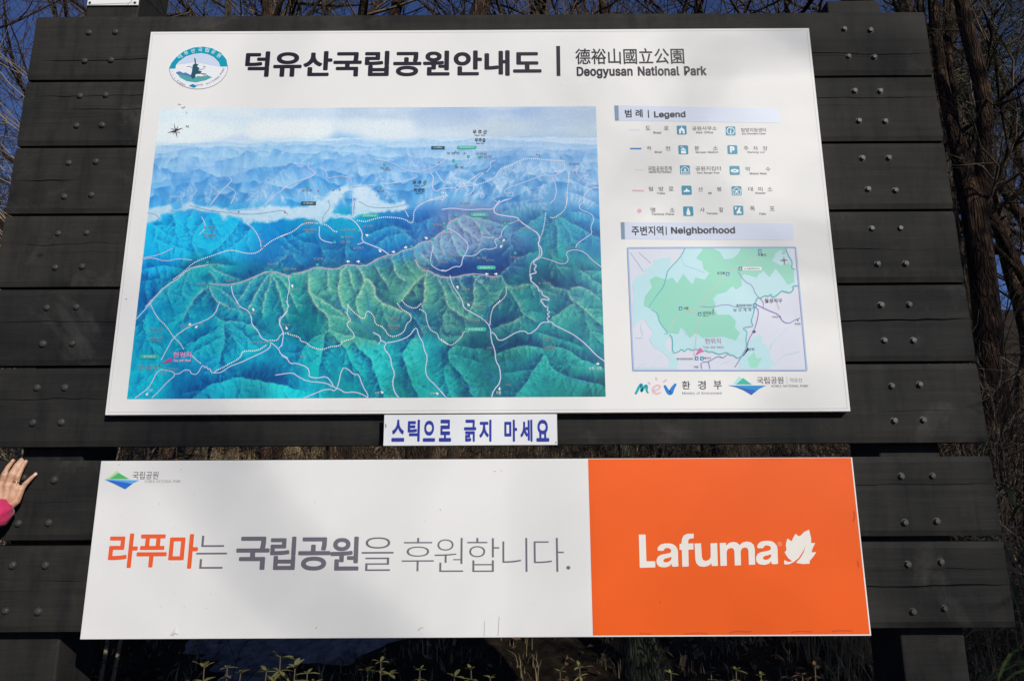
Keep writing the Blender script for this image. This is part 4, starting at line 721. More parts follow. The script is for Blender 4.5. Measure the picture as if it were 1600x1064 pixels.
# pale valley floor
def inside(poly, x, y):
    c = np.zeros(len(x), bool); n = len(poly)
    for i in range(n):
        x0, y0 = poly[i]; x1, y1 = poly[(i+1) % n]
        if y0 == y1: continue
        k = ((y0 > y) != (y1 > y)) & (x < (x1-x0)*(y-y0)/(y1-y0)+x0); c ^= k
    return c
VAL = [(225,328),(265,321),(271,324),(266,330),(280,329),(286,322),(296,314),(306,322),(330,323),(358,327),(372,328),(395,326),(420,322),(450,324),(475,324),(500,314),(515,302),(528,296),(545,286),(549,298),(538,302),(530,312),(522,334),(540,337),(550,338),(553,312),(550,292),(572,290),(588,302),(596,314),(610,320),(632,314),(640,324),(630,330),(606,331),(580,333),(560,337),(552,344),(535,340),(520,340),(508,346),(502,354),(499,346),(485,342),(470,341),(455,345),(445,343),(420,348),(398,346),(388,352),(382,348),(372,340),(356,338),(350,348),(346,338),(334,331),(326,334),(318,330),(300,327),(275,331),(262,334),(252,336),(250,344),(232,350),(224,348)]
va = np.zeros(len(QX)); px_ = QX+9*(fbm(QX/6, QY/6, 4, 88)-.5); py_ = QY+7*(fbm(QX/6, QY/6, 4, 98)-.5)
for ox, oy in ((0, 0), (2.0, .8), (-2.0, .8), (0, -1.6), (.8, 1.8), (-3, -.6), (3, -1), (0, 2.6)): va += inside(VAL, px_+ox, py_+oy)/8.0
va = np.clip(va*(.80+.35*fbm(QX/9, QY/5, 3, 222)), 0, 1)
C3 = C3*(1-va[:, None]*.93)+np.array([186, 208, 220])*va[:, None]*.93
# clouds in the painted sky
skyz = np.clip((212-QY)/20, 0, 1); cl = np.clip(fbm(QX/70, QY/16, 4, 55)-.45, 0, 1)*2.4*skyz
C3 = C3*(1-.5*cl[:, None])+np.array([218, 224, 224])*.5*cl[:, None]
C3 = C3*.93+C3.mean(1, keepdims=True)*.07+(4*toph)
hz_ = .05+.11*toph; C3 = C3*(1-hz_)+np.array([214, 232, 236])*hz_; C3 = (C3-120)*1.06+122
C3 = C3*(1+.10*(fbm(QX/1.3, QY/1.3, 2, 301)-.5))[:, None]
C3 = np.clip(C3, 0, 255)
colr = ink(C3)
ii = (np.arange(NZ-1)[:, None]*NX+np.arange(NX-1)[None, :]).ravel()
mp_ = mk('map_picture', PV, np.stack([ii, ii+1, ii+NX+1, ii+NX], 1))
ca = mp_.data.color_attributes.new('paint', 'FLOAT_COLOR', 'POINT')
ca.data.foreach_set('color', np.concatenate([colr, np.ones((len(colr), 1))], 1).astype(np.float32).ravel())
m, t, p = nodes_mat('painted_relief_print'); at = N(t, 'ShaderNodeAttribute', attribute_name='paint'); t.links.new(at.outputs['Color'], p.inputs['Base Color'])
p.inputs['Roughness'].default_value = .42; spec(p, .3); mp_.data.materials.append(m)
keep_world(mp_, msign)
mp_['label'] = 'painted bird\'s-eye picture of blue and green mountain ranges'
def zz(ox, oy, pts, s=6.154): return [(ox+x/s, oy+y/s) for x, y in pts]
road = [
 (2.0, zz(190,470,[(0+135,185),(230,80),(300,0)])), (2.2, zz(190,310,[(230,1046),(330,940),(430,840),(520,790),(610,710),(680,665),(760,655),(830,640)])),
 (2.2, zz(190,470,[(945,10),(900,130),(800,195),(660,240),(500,350),(430,480),(380,570)])),
 (2.2, zz(190,470,[(380,660),(330,700),(300,770),(260,840),(130,935)])), (2.2, zz(190,470,[(380,660),(500,680),(515,720),(440,780),(370,860),(290,935)])),
 (2.2, zz(190,470,[(515,705),(560,700),(600,665),(655,665),(670,700),(710,710),(740,690),(770,630),(790,620),(800,650),(820,625),(830,670),(850,640),(860,690),(900,695),(960,690),(1040,630),(1130,600),(1260,540),(1390,480),(1435,440),(1430,400)])),
 (2.2, zz(190,310,[(1055,840),(1070,930),(1110,990),(1140,1046)])), (2.2, zz(190,470,[(1100,0),(1140,60),(1220,95),(1250,160),(1250,225),(1320,300),(1340,360),(1430,395),(1510,460),(1530,515),(1600,550)])),
 (2.4, zz(440,470,[(0,525),(60,560),(80,605),(150,600),(250,640),(270,690),(260,730),(340,745),(430,725),(480,780),(500,830),(560,850),(610,885),(690,875),(760,890),(830,930)])),
 (2.2, zz(440,470,[(-60,715),(0,705),(110,690),(160,730),(250,775),(400,785),(460,805),(490,830)])), (2.2, zz(440,470,[(210,935),(300,900),(400,855),(480,850),(500,870),(540,840),(580,640),(640,655),(700,715),(740,700),(780,820),(830,900),(830,930)])),
 (2.0, zz(440,310,[(65,745),(80,850),(50,980),(70,1046)])), (2.0, zz(440,470,[(45,0),(70,70),(0,165)])), (2.0, zz(440,470,[(20,320),(0,440)])), (2.0, zz(190,470,[(1600,100),(1505,205),(1560,310),(1545,420),(1510,460)])), (2.0, zz(440,470,[(-5,150),(-30,190),(20,310)])),
 (2.6, zz(440,470,[(880,305),(950,340),(950,380),(1010,405),(980,455),(1050,540),(1055,620),(1090,700),(1065,780),(1085,880),(1130,935)])), (2.4, zz(440,470,[(1010,405),(1130,385),(1230,340),(1270,280),(1300,255),(1320,340),(1360,400),(1370,470),(1405,540),(1380,660),(1400,740),(1480,810),(1580,930)])),
 (2.0, zz(440,470,[(930,420),(955,385)])),
 (2.2, zz(440,310,[(365,270),(360,380),(410,415),(490,430)])), (2.6, zz(440,310,[(510,190),(600,175),(680,205),(730,250),(780,340),(770,390),(790,425),(860,450),(960,490),(1030,540)])), (2.2, zz(440,310,[(685,0),(685,180)])), (2.0, zz(440,310,[(730,445),(790,425)])),
 (2.0, zz(440,310,[(1460,460),(1430,590),(1440,650),(1530,700),(1590,700)])), (2.0, zz(440,310,[(1190,120),(1220,180)])),
 (2.2, zz(690,310,[(0,690),(50,700),(120,655),(190,660),(200,580),(250,500),(255,440),(210,390),(100,300),(40,290)])), (2.0, zz(690,310,[(190,550),(320,560),(390,485),(470,495),(540,470),(500,400),(570,380),(580,310),(640,250),(740,215)])), (2.0, zz(690,310,[(380,370),(500,385)])),
 (3.4, zz(690,310,[(560,20),(500,100),(510,150),(600,170),(730,185),(750,220),(850,290),(930,340),(945,400),(925,440),(960,480),(965,560),(880,610),(890,640),(915,645),(885,690),(920,715),(860,730),(845,750),(870,760),(850,790),(900,830),(930,860),(930,890),(970,900),(965,930),(1030,960),(1030,985),(990,970),(950,975),(985,1030),(1000,1046)])),
 (2.6, zz(690,470,[(950,0),(990,50),(1030,70),(1010,90),(1045,110),(1010,130),(1045,150),(1010,165),(1030,200)])),
 (2.4, zz(690,310,[(0,110),(100,95),(250,115),(400,105),(490,110),(560,40),(650,10)])), (2.0, zz(690,310,[(960,570),(1050,595),(1170,640),(1225,600),(1190,520),(1280,490),(1380,520),(1440,590),(1540,665)])),
 (2.0, zz(690,310,[(1290,480),(1300,440),(1400,370),(1450,340),(1430,280),(1470,200),(1440,150),(1330,110),(1320,70),(1370,30),(1375,0)])),
 (2.2, zz(690,150,[(1370,1046),(1360,960),(1430,890),(1510,885)])), (2.0, zz(690,150,[(1180,650),(1190,720),(1060,780),(980,760),(880,800),(750,850),(640,880),(590,930),(640,945),(680,920),(690,970)])), (2.0, zz(690,150,[(1060,780),(1100,850),(1100,980),(1040,1040)])), (2.0, zz(690,150,[(510,1010),(560,1030),(600,1000),(670,990)])),
 (2.0, zz(690,150,[(520,620),(460,640),(480,700),(330,800),(310,870),(300,930),(220,970)])), (2.0, zz(690,150,[(370,880),(400,930),(360,985),(420,970),(385,925)])), (1.6, zz(690,150,[(250,660),(275,620),(240,540)])), (2.2, zz(690,150,[(0,895),(150,885),(310,860)])), (1.6, zz(690,150,[(1310,680),(1290,750),(1340,800),(1430,870),(1510,885)])),
 (2.6, zz(690,470,[(200,0),(210,70),(300,120),(400,175),(470,250),(475,380),(515,480),(520,580),(560,640),(570,780),(500,860),(480,930)])), (2.6, zz(690,470,[(480,300),(520,330),(540,380),(590,380),(680,325),(740,295),(800,290),(840,325),(920,270),(940,230),(980,205),(1060,205),(1080,235),(1200,290),(1290,340),(1400,430),(1480,520),(1570,585)])), (2.0, zz(690,310,[(80,740),(100,830),(190,960),(215,1046)])), (2.0, zz(690,470,[(0,870),(45,935)])),
 (1.8, zz(190,310,[(200,575),(350,550),(490,485)])), (1.8, zz(190,310,[(200,590),(290,570),(430,610),(540,580),(680,595)])), (2.0, zz(190,310,[(470,95),(510,120),(570,115),(620,70)])), (2.0, zz(190,310,[(770,180),(805,240),(800,300),(750,350)])), (2.0, zz(190,310,[(1210,250),(1280,300),(1340,420),(1340,470)])), (1.8, zz(190,310,[(850,75),(900,0)])), (1.8, zz(190,310,[(1040,130),(1120,110),(1320,110),(1450,0)])),
 (1.8, zz(190,150,[(730,900),(700,950),(660,970),(670,1010)])), (2.2, zz(190,150,[(1035,785),(1070,810),(1010,870),(940,940),(860,1046)])), (1.8, zz(190,150,[(1010,870),(1090,910),(1100,940),(1050,1040)])), (2.0, zz(190,150,[(1600,870),(1500,940),(1380,1040)])),
 (2.2, zz(440,150,[(0,900),(100,840),(300,780),(325,740),(250,690),(260,640)])), (1.8, zz(440,150,[(110,655),(240,665)])), (1.8, zz(440,150,[(890,610),(1060,640),(1180,720),(1290,740),(1450,700),(1600,600)])), (2.6, zz(440,150,[(1430,740),(1465,790),(1440,870),(1480,930),(1540,890),(1600,890)])), (2.4, zz(440,150,[(700,870),(900,860)])), (2.4, zz(440,150,[(990,850),(1160,830),(1290,790)])), (1.8, zz(440,150,[(680,850),(660,790),(560,770),(430,800),(440,740),(370,690)])),
]
sheet_roads = ribbons('road_line', road, (196, 203, 228), mp_, lay=2)
trail_c = (190, 172, 196)
ribbons('trail_line', [(1.6, zz(440,310,[(0,740),(70,745),(150,720),(240,700),(330,660),(420,680),(540,683),(600,645),(650,635),(790,660),(880,610),(1010,545),(1080,548),(1180,500),(1280,480),(1330,425),(1440,415),(1500,350),(1600,300)])),
   (1.6, zz(190,310,[(850,820),(930,830),(1060,830),(1180,800),(1300,745),(1440,695),(1600,745)])), (1.6, zz(440,310,[(1280,590),(1340,690),(1440,705),(1490,750),(1600,765)])), (1.6, zz(690,310,[(0,755),(100,765),(280,725),(400,735),(480,760),(570,745)])), (1.4, zz(690,310,[(60,240),(150,190)]))], trail_c, mp_, lay=2.5)
dots('boundary_dots', [zz(190,310,[(500,780),(600,710),(700,610),(900,545),(1050,490),(1180,530),(1300,535),(1400,440),(1480,390),(1600,340)]), zz(440,310,[(0,365),(120,320),(200,245),(280,235),(350,245)]), zz(440,310,[(415,255),(450,265),(500,320),(545,325)]),
   zz(440,310,[(730,215),(810,230),(900,195),(1000,180),(1180,195),(1250,250),(1270,210),(1270,110),(1380,30),(1530,5)]), zz(440,150,[(1350,1040),(1440,990),(1600,960)]), zz(690,150,[(0,930),(60,945),(0,1010)]), zz(690,150,[(220,850),(350,760),(400,740)]), zz(690,150,[(330,860),(400,840),(520,790),(550,710),(650,680),(790,610),(880,605),(1010,620),(1180,630)]),
   zz(690,150,[(1225,740),(1210,900),(1200,1046)]), zz(690,310,[(1210,0),(1190,120),(1070,200),(1040,180)]), zz(690,310,[(1000,150),(980,300),(950,380)]), zz(690,310,[(930,430),(950,560),(860,610),(845,720),(860,800)]), zz(690,310,[(620,860),(625,940),(500,1046)]), zz(690,470,[(560,0),(480,80),(465,230)]),
   zz(440,470,[(640,40),(660,80),(800,200),(815,85),(890,140),(900,230),(980,250),(1040,360),(1180,310),(1200,220),(1250,190),(1240,130),(1150,80),(1110,20)]), zz(440,470,[(640,50),(625,140),(680,190),(610,220),(710,330),(680,370),(580,390),(570,435),(470,440),(390,475),(280,445),(240,400),(180,390),(180,350),(60,320)]),
   zz(440,470,[(1160,0),(1200,50),(1290,80),(1340,30)]), zz(440,470,[(1330,85),(1390,110),(1390,180),(1430,290),(1500,310),(1510,370),(1600,420)]), zz(690,470,[(0,370),(80,435),(130,410),(200,340),(210,295),(260,295)]), zz(190,470,[(280,35),(340,160),(430,240),(500,350),(560,400),(600,470)]), zz(190,470,[(670,520),(720,570),(770,610)]),
   zz(190,470,[(900,680),(1050,600),(1150,545),(1160,480),(1310,485),(1400,420)]), zz(190,470,[(1430,380),(1500,385),(1530,320),(1600,310)]), zz(440,150,[(1490,740),(1540,820),(1580,840)])], 1.15, 3.2, (240, 244, 240), mp_, lay=3)
ribbons('stream_line', [(1.1, zz(440,310,[(170,635),(280,450),(360,420),(420,450),(460,600)])), (1.1, zz(440,310,[(470,920),(560,1046)])), (1.6, zz(440,470,[(520,20),(640,110),(730,200),(870,300)])), (1.2, zz(440,470,[(830,0),(840,150),(850,280)])), (1.4, zz(440,470,[(1150,50),(1270,90),(1310,230)])),
   (1.1, zz(440,470,[(20,300),(140,270),(240,250)])), (1.4, zz(690,470,[(480,20),(430,170),(480,240)])), (1.0, zz(690,470,[(550,450),(640,390)])), (1.0, zz(690,470,[(400,690),(500,690),(520,800)])), (1.0, zz(690,470,[(560,600),(700,590)])), (1.0, zz(690,470,[(1170,690),(1250,770),(1440,800)])), (1.4, zz(440,310,[(1100,940),(1190,860),(1200,750)])), (1.2, zz(690,470,[(200,790),(290,850),(330,930)])),
   (1.1, zz(190,470,[(470,190),(430,230),(440,80)])), (1.0, zz(190,470,[(100,835),(200,790),(300,680)])), (1.0, zz(440,470,[(700,540),(780,640),(750,700)])), (1.0, zz(440,310,[(1270,240),(1310,340)]))], (52, 120, 190), mp_, lay=1.5)
ribbons('railway_line', [(.8, zz(190,310,[(250,140),(330,155),(370,200)])), (.8, zz(190,310,[(650,70),(800,110),(950,130),(1200,160),(1400,140),(1560,110),(1600,160)])), (.8, zz(440,310,[(390,230),(400,170),(470,90),(450,20)])), (.8, zz(440,310,[(710,0),(690,150)])), (.8, zz(440,310,[(740,30),(850,90),(1050,95),(1200,60)]))], (120, 132, 150), mp_, lay=1.6)
# compass rose
cr0 = flat('compass_rose', zz(190,150,[(505,262),(523,325),(597,310),(528,341),(540,408),(516,350),(440,358),(512,332)]), (70, 40, 50), mp_, lay=3)
for q in ([(470,315),(500,330),(506,322)], [(548,290),(524,322),(534,330)], [(572,362),(540,345),(534,352)], [(492,378),(512,356),(506,350)]): flat('compass_point', zz(190,150,q), (90, 60, 70), cr0 if False else mp_, lay=3)
lettering('compass_letter', 'N', 291, 196.5, 295, 200, (80, 60, 70), mp_, bold=.01, lay=3, res=1)
dirt('scratch_mark', [(281, 163.5, 2.2, .2), (287, 168, 3.0, -.4), (292, 177, 1.8, 1.2), (269, 250, 2.5, -.7), (276, 250, 1.5, .8), (198, 467, 1.6, .1), (1131, 286, 1, .2)], msign, lay=5)
# place names, badges and symbols on the picture
def name_tag(cx, cy, ko, en=None, c=(70, 60, 66), w=22, h=6):
    lettering('place_name', ko, cx-w/2, cy-h/2, cx+w/2, cy+h/2, c, mp_, bold=.01, lay=4, res=1)
    if en: lettering('place_name', en, cx-w*.36, cy+h*.62, cx+w*.36, cy+h*1.1, c, mp_, lay=4, res=1)
for a in [(750,207,'무 주 군','Muju-Gun'), (750.5,219.5,'무주읍','Muju-Eup',(60,60,70),17,6), (656,286,'무 주 군','Muju-Gun'), (655,297.5,'적상면','Jeoksang-Myeon',(60,60,70),17,6)]: name_tag(*a)
for a in [(328,356,'무 주 군','Muju-Gun'), (328,368,'안성면','Anseong-Myeon'), (484,347,'장 수 군','Jangsu-Gun'), (484,360,'계북면','Gyebuk-Myeon'), (615,497,'거 창 군','Geochang-Gun'), (615,510,'북상면','Buksang-Myeon'), (855,529,'거 창 군','Geochang-Gun'), (857,543,'고제면','Goje-Myeon'), (245,515,'함 양 군','Hamyang-Gun'), (244,529,'서상면','Seosang-Myeon')]:
    name_tag(*a, c=(140, 150, 152), w=20, h=5)
lettering('place_name', '거창', 775, 611, 783, 617, (215, 228, 226), mp_, bold=.01, lay=4, res=1)
lettering('place_name', '상주 · 김천', 920, 573, 940, 578, (215, 228, 226), mp_, bold=.01, lay=4, res=1)
lettering('place_name', '산청', 585.5, 612, 592.5, 616, (205, 222, 222), mp_, lay=4, res=1)
lettering('place_name', '산청', 672, 613, 679, 617, (205, 222, 222), mp_, lay=4, res=1)
lettering('place_name', '거창', 232, 607.5, 239, 612, (205, 228, 232), mp_, lay=4, res=1)
def arrow(cx, cy, a, s=2.6, c=(238, 244, 244)):
    P = [(1, 0), (0, 1), (0, .35), (-1, .35), (-1, -.35), (0, -.35), (0, -1)]
    flat('direction_arrow', [(cx+s*(x*math.cos(a)-y*math.sin(a)), cy+s*(x*math.sin(a)+y*math.cos(a))) for x, y in P], c, mp_, lay=4)
for a in [(780.5,607.5,1.57), (934,568.5,0), (597,613,.6), (683,615,.6), (230,616,2.3), (760.5,428.5,3.14), (775,428.5,0), (544,409,3.14), (560,409,0), (715,449,-1.9), (732,476.5,.8), (396,484,-2), (448,513,1.2), (307,511,2.4), (573.5,368,.4), (594,392.5,.8), (615,394,0), (634,387,-.3), (666,372.5,.5), (783,385.5,2.4), (787,376,-.8), (297,507,-.5), (457,447,-1.7)]: arrow(*a)
def badge(x0, y0, x1, y1, s, c=(60, 180, 160), tc=(210, 238, 232), sq=False):
    h = (y1-y0)/2
    pts = [(x0, y0), (x1, y0), (x1, y1), (x0, y1)] if sq else ellipse(x1-h, (y0+y1)/2, h, h, 90, -90, 8)+ellipse(x0+h, (y0+y1)/2, h, h, -90, -270, 8)
    b = flat('area_badge', pts, c, mp_, lay=4)
    lettering('place_name', s, x0+h*1.6, y0+h*.5, x1-h*1.6, y1-h*.5, tc, mp_, bold=.01, lay=5, res=1)
for a in [(714,228.5,745,233.5,'적상산지구'), (735,333,762,339,'삼공지구'), (745,415.5,774.5,421.5,'송계사지구'), (726,511.5,760,518,'수승대지구'), (563.5,335,591.5,340,'안성지구'), (219,554,248.5,560.5,'영각지구')]: badge(*a)
badge(674, 229, 695, 234, 'IC 무주IC', (40, 80, 100), sq=True); badge(470.5, 315.5, 494, 321, 'IC 덕유산IC', (60, 84, 96), sq=True)
def site(x, y, s=2.0, c=(60, 175, 165)):
    flat('site_symbol', [(x-s, y-s), (x+s, y-s), (x+s, y+s), (x-s, y+s)], c, mp_, lay=4)
for q in [(480.5,292),(601,258),(595,293),(712.5,348.5),(712.5,337),(694,350),(697,358.5),(751,358.5),(789,350),(794,350),(789,361),(724.5,396),(805,396),(741,432.5),(783,432),(535,371),(523,379),(496,414),(457,429),(424,422.5),(327,443),(324.5,410.5),(643,385.5),(676,374),(674,410),(709,251.5),(713,258),(732,245),(749,246),(561,361),(421,535),(251,572),(743.5,487),(753,494),(258,575)]:
    site(*q)
for x, y, w, a in [(480,298,16,0),(479,306,0,0),(601,263,14,0),(595,299,12,0),(740,394,0,0),(709,400,20,0),(752,404,16,0),(728,452.5,13,0),(770,437,10,0),(805,403,14,0),(850,443,20,0),(812,449.5,18,0),(820,358,32,0),(800,346,34,0),(743,357,12,0),(700,366,17,0),(731,473,13,0),(750,480,19,0),(745,501,30,0),(683,352,16,0),(544,360,24,0),(545,371,14,0),(575,354,16,0),(540,379,16,0),(560,388,17,0),(497,405,14,0),(453,421,22,0),(424,413,12,0),(316,444,14,0),(360,439,14,0),(325,416,8,0),(605,404,18,0),(664,420,14,0),(692,410,16,0),(708,240,20,0),(752,241,18,0),(759,245,20,0),(718,262,14,0),(405,535,26,0),(233,572,34,0),(232,576.5,32,0),(270,577,16,0),(893,387,18,0),(897,257,16,0),(766,407,12,0),(393,490,12,0),(478,568,0,0),(583,538,9,0),(662,519,9,0),(765,544,8,0),(794,601,8,0),(472,557,8,0),(255,584,8,0),(447,508,12,0),(462,453,12,0),(860,393,8,0),(727,318,16,0),(605,266,12,0),(584,312,0,0),(287,510,12,0),(315,507,8,0)]:
    if w > 0: lettering('place_name', random.choice(['향적봉', '남덕유산', '삿갓봉', '무룡산', '동엽령', '백암봉', '중봉', '칠봉', '설천봉', '황점마을', '월성계곡']), x-w/2, y-1.9, x+w/2, y+1.9, (150, 158, 164) if y > 300 else (120, 120, 140), mp_, lay=4, res=1)
for q in [(373.5,331.5),(445.5,332),(406,367),(410,378),(412,386),(497.5,298.5),(521,298),(531,297),(686,254.5),(726,240),(712,238),(868,271),(877,247),(898,270),(839,242),(843,243),(758,270),(714.5,293),(739,302)]:
    flat('site_symbol', ellipse(q[0], q[1], 1.5, 1.4, n=8), (150, 120, 160), mp_, lay=4)
# "you are here"
lettering('here_lettering', '현위치', 271, 550, 299, 559, (226, 150, 200), mp_, bold=.03, lay=5, res=2)
lettering('here_lettering', 'You are Here', 271, 561, 298.5, 565.5, (226, 190, 220), mp_, bold=.02, lay=5, res=1)
flat('here_pointer', zz(190,470,[(385,602),(480,545),(490,585)]), (205, 70, 150), mp_, lay=5)

# ---- emblem
em = flat('emblem', ellipse(310.5, 105.8, 46, 34.2, rot=rad(-3)), (226, 228, 228), msign)
ribbons('emblem_rim', [(.8, ellipse(310.5, 105.8, 45.6, 33.8, 180, 360, rot=rad(-3)))], (150, 140, 142), em, lay=2)
O = [(150,512),(190,420),(280,310),(400,220),(560,160),(720,145),(880,175),(1020,250),(1110,360),(1130,475),(1008,478),(980,400),(900,320),(800,270),(690,252),(560,265),(430,310),(320,390),(270,450),(258,510)]
zoomE = lambda L: [(250+x/10.667, 60+y/10.667) for x, y in L]
flat('emblem_band', [tuple(q) for q in zoomE(O)], (18, 150, 172), em, lay=2)
for ch, x, y, r in zip('덕유산국립공원', (333, 437, 552, 672, 787, 892, 985), (315, 250, 215, 198, 203, 230, 293), (38, 30, 16, 3, -10, -20, -32)):
    cx, cy = 250+x/10.667, 60+y/10.667
    lettering('emblem_lettering', ch, cx-3.1, cy-3.2, cx+3.1, cy+3.2, (222, 236, 238), em, bold=.012, lay=3, res=2, rot=rad(r))
flat('emblem_sky', zoomE([(290,440),(340,380),(440,315),(560,270),(690,258),(800,278),(900,330),(975,405),(1000,480),(960,470),(800,440),(600,400),(400,430)]), (196, 208, 226), em, lay=1.6)
flat('emblem_ground', zoomE([(270,570),(330,555),(390,585),(430,575),(520,620),(620,650),(760,640),(800,625),(870,655),(760,705),(600,740),(450,720),(340,660)]), (80, 160, 160), em, lay=2)
flat('emblem_hill', zoomE([(270,570),(330,555),(390,585),(430,575),(510,615),(520,650),(440,630),(340,605),(280,600)]), (84, 120, 175), em, lay=2.4)
flat('emblem_tree', zoomE([(570,330),(595,350),(605,430),(640,440),(620,480),(660,500),(640,540),(700,560),(670,590),(600,600),(585,660),(550,685),(510,640),(535,560),(545,470),(560,440),(585,430)]), (40, 84, 100), em, lay=2.8)
ribbons('emblem_branches', [(.6, zoomE([(620,520),(700,530),(770,480),(720,470)])), (.5, zoomE([(600,470),(650,430)])), (.6, zoomE([(600,600),(700,590),(780,600)])), (.5, zoomE([(540,500),(500,470),(450,480)])), (.6, zoomE([(640,560),(720,610),(800,625)])), (.6, zoomE([(620,640),(700,650),(760,630)]))], (60, 84, 96), em, lay=3)
flat('emblem_logo', zoomE([(480,800),(545,765),(620,800),(570,832)]), (30, 130, 180), em, lay=2)
for s, pts in (('KOREA', [(300,715),(328,738),(356,757),(386,772),(414,784)]), ('NATIONAL', [(790,763),(824,750),(856,735),(888,716),(918,697),(942,680),(966,660),(988,640)]), ('PARK', [(1015,598),(1034,572),(1050,545),(1066,515)]), ('1975', [(620,785),(645,785),(675,783),(705,780)])):
    for ch, (x, y) in zip(s, pts):
        cx, cy = 250+x/10.667, 60+y/10.667
        lettering('emblem_lettering', ch, cx-1.1, cy-1.3, cx+1.1, cy+1.3, (110, 104, 120), em, lay=3, res=1, rot=rad((x-640)*.12))
for x, y in ((205, 560), (218, 615), (250, 668)): flat('emblem_dot', ellipse(250+x/10.667, 60+y/10.667, .6, .6, n=6), (120, 120, 130), em, lay=3)

# ---- legend
zoomL = lambda x, y: (950+x/5.6, 160+y/5.6)
def head(ptsbar, ptsblock):
    b = flat('heading_bar', ptsbar, (200, 208, 222), msign, lay=1); flat('heading_block', ptsblock, (118, 142, 166), b, lay=2)
head([zoomL(92, 30), zoomL(1492, 55), zoomL(1507, 183), zoomL(96, 162)], [zoomL(55, 30), zoomL(90, 30), zoomL(94, 162), zoomL(62, 162)])
lettering('heading_lettering', '범 례', 976.5, 171.5, 1004, 184, INK, msign, bold=.014, lay=3)
flat('heading_divider', [(1012, 172.5), (1013.6, 172.5), (1014.3, 184.5), (1012.7, 184.5)], INK, msign, lay=3)
lettering('heading_lettering', 'Legend', 1022, 174.5, 1071, 186.5, INK, msign, bold=.022, lay=3)
head([(976, 347.5), (1238, 349.5), (1240, 375.5), (976.5, 374)], [(969.8, 347.5), (975.6, 347.5), (976.3, 374), (971, 374)])
lettering('heading_lettering', '주변지역', 987, 353.5, 1036.5, 368, INK, msign, bold=.012, lay=3)
flat('heading_divider', [(1040, 354.5), (1041.4, 354.5), (1042, 367.5), (1040.6, 367.5)], INK, msign, lay=3)
lettering('heading_lettering', 'Neighborhood', 1048.5, 354.5, 1148.5, 368, INK, msign, bold=.022, lay=3)
LEG = [  # (text, korean box, english, english box) in the zoomed legend's coordinates
 ('도', 328,210,370,245), ('로', 490,210,530,245), ('Road', 398,258,464,277), ('공원사무소', 735,212,952,248), ('Park Office', 772,257,918,275), ('탐방지원센터', 1166,226,1382,262), ('Park Information Center', 1173,268,1380,284),
 ('하', 341,386,380,420), ('천', 503,386,545,425), ('River', 410,428,474,446), ('분', 757,384,797,422), ('소', 918,386,960,420), ('Ranger Station', 768,430,965,450), ('주', 1188,386,1228,424), ('차', 1270,386,1312,424), ('장', 1354,386,1396,424), ('Parking Lot', 1222,430,1370,450),
 ('국립공원경계', 350,560,556,602), ('National Park Boundary', 357,602,555,624), ('공원지킴터', 765,562,988,600), ('Park Ranger Post', 780,611,976,630), ('약', 1202,566,1243,606), ('수', 1380,568,1420,606), ('Mineral Water', 1240,615,1390,634),
 ('탐', 358,740,398,778), ('방', 444,740,486,778), ('로', 530,740,574,776), ('Trails', 428,788,498,806), ('산', 790,742,830,782), ('봉', 952,742,994,782), ('Mt', 878,786,908,806), ('대', 1227,742,1268,780), ('피', 1310,742,1352,780), ('소', 1395,742,1438,780), ('Shelter', 1288,786,1380,804),
 ('명', 373,922,413,964), ('소', 541,924,582,960), ('Famous Place', 386,970,577,988), ('사', 804,922,846,960), ('찰', 970,920,1008,962), ('Temple', 862,965,958,985), ('폭', 1243,910,1285,950), ('포', 1414,912,1458,950), ('Falls', 1325,967,1380,986)]
for s, a, b, c_, d in LEG:
    ko = ord(s[0]) > 255
    (x0, y0), (x1, y1) = zoomL(a, b), zoomL(c_, d)
    lettering('legend_lettering', s, x0, y0, x1, y1, (66, 58, 74), msign, bold=.006 if ko else .012, lay=1, res=2)
ribbons('legend_road_line', [(2.3, [zoomL(186, 242), zoomL(280, 242)])], (208, 210, 232), msign, lay=1)
ribbons('legend_river_line', [(2.6, [zoomL(193, 407), zoomL(292, 407)])], (40, 120, 190), msign, lay=1)
ribbons('legend_boundary_line', [(1.4, [zoomL(235, 592), zoomL(322, 592)])], (204, 216, 208), msign, lay=1)
ribbons('legend_trail_line', [(2.6, [zoomL(213, 773), zoomL(314, 775)])], (212, 168, 184), msign, lay=1)
flat('legend_place_dot', ellipse(*zoomL(274, 951), 3.4, 3.3, n=20), (216, 160, 180), msign, lay=1)
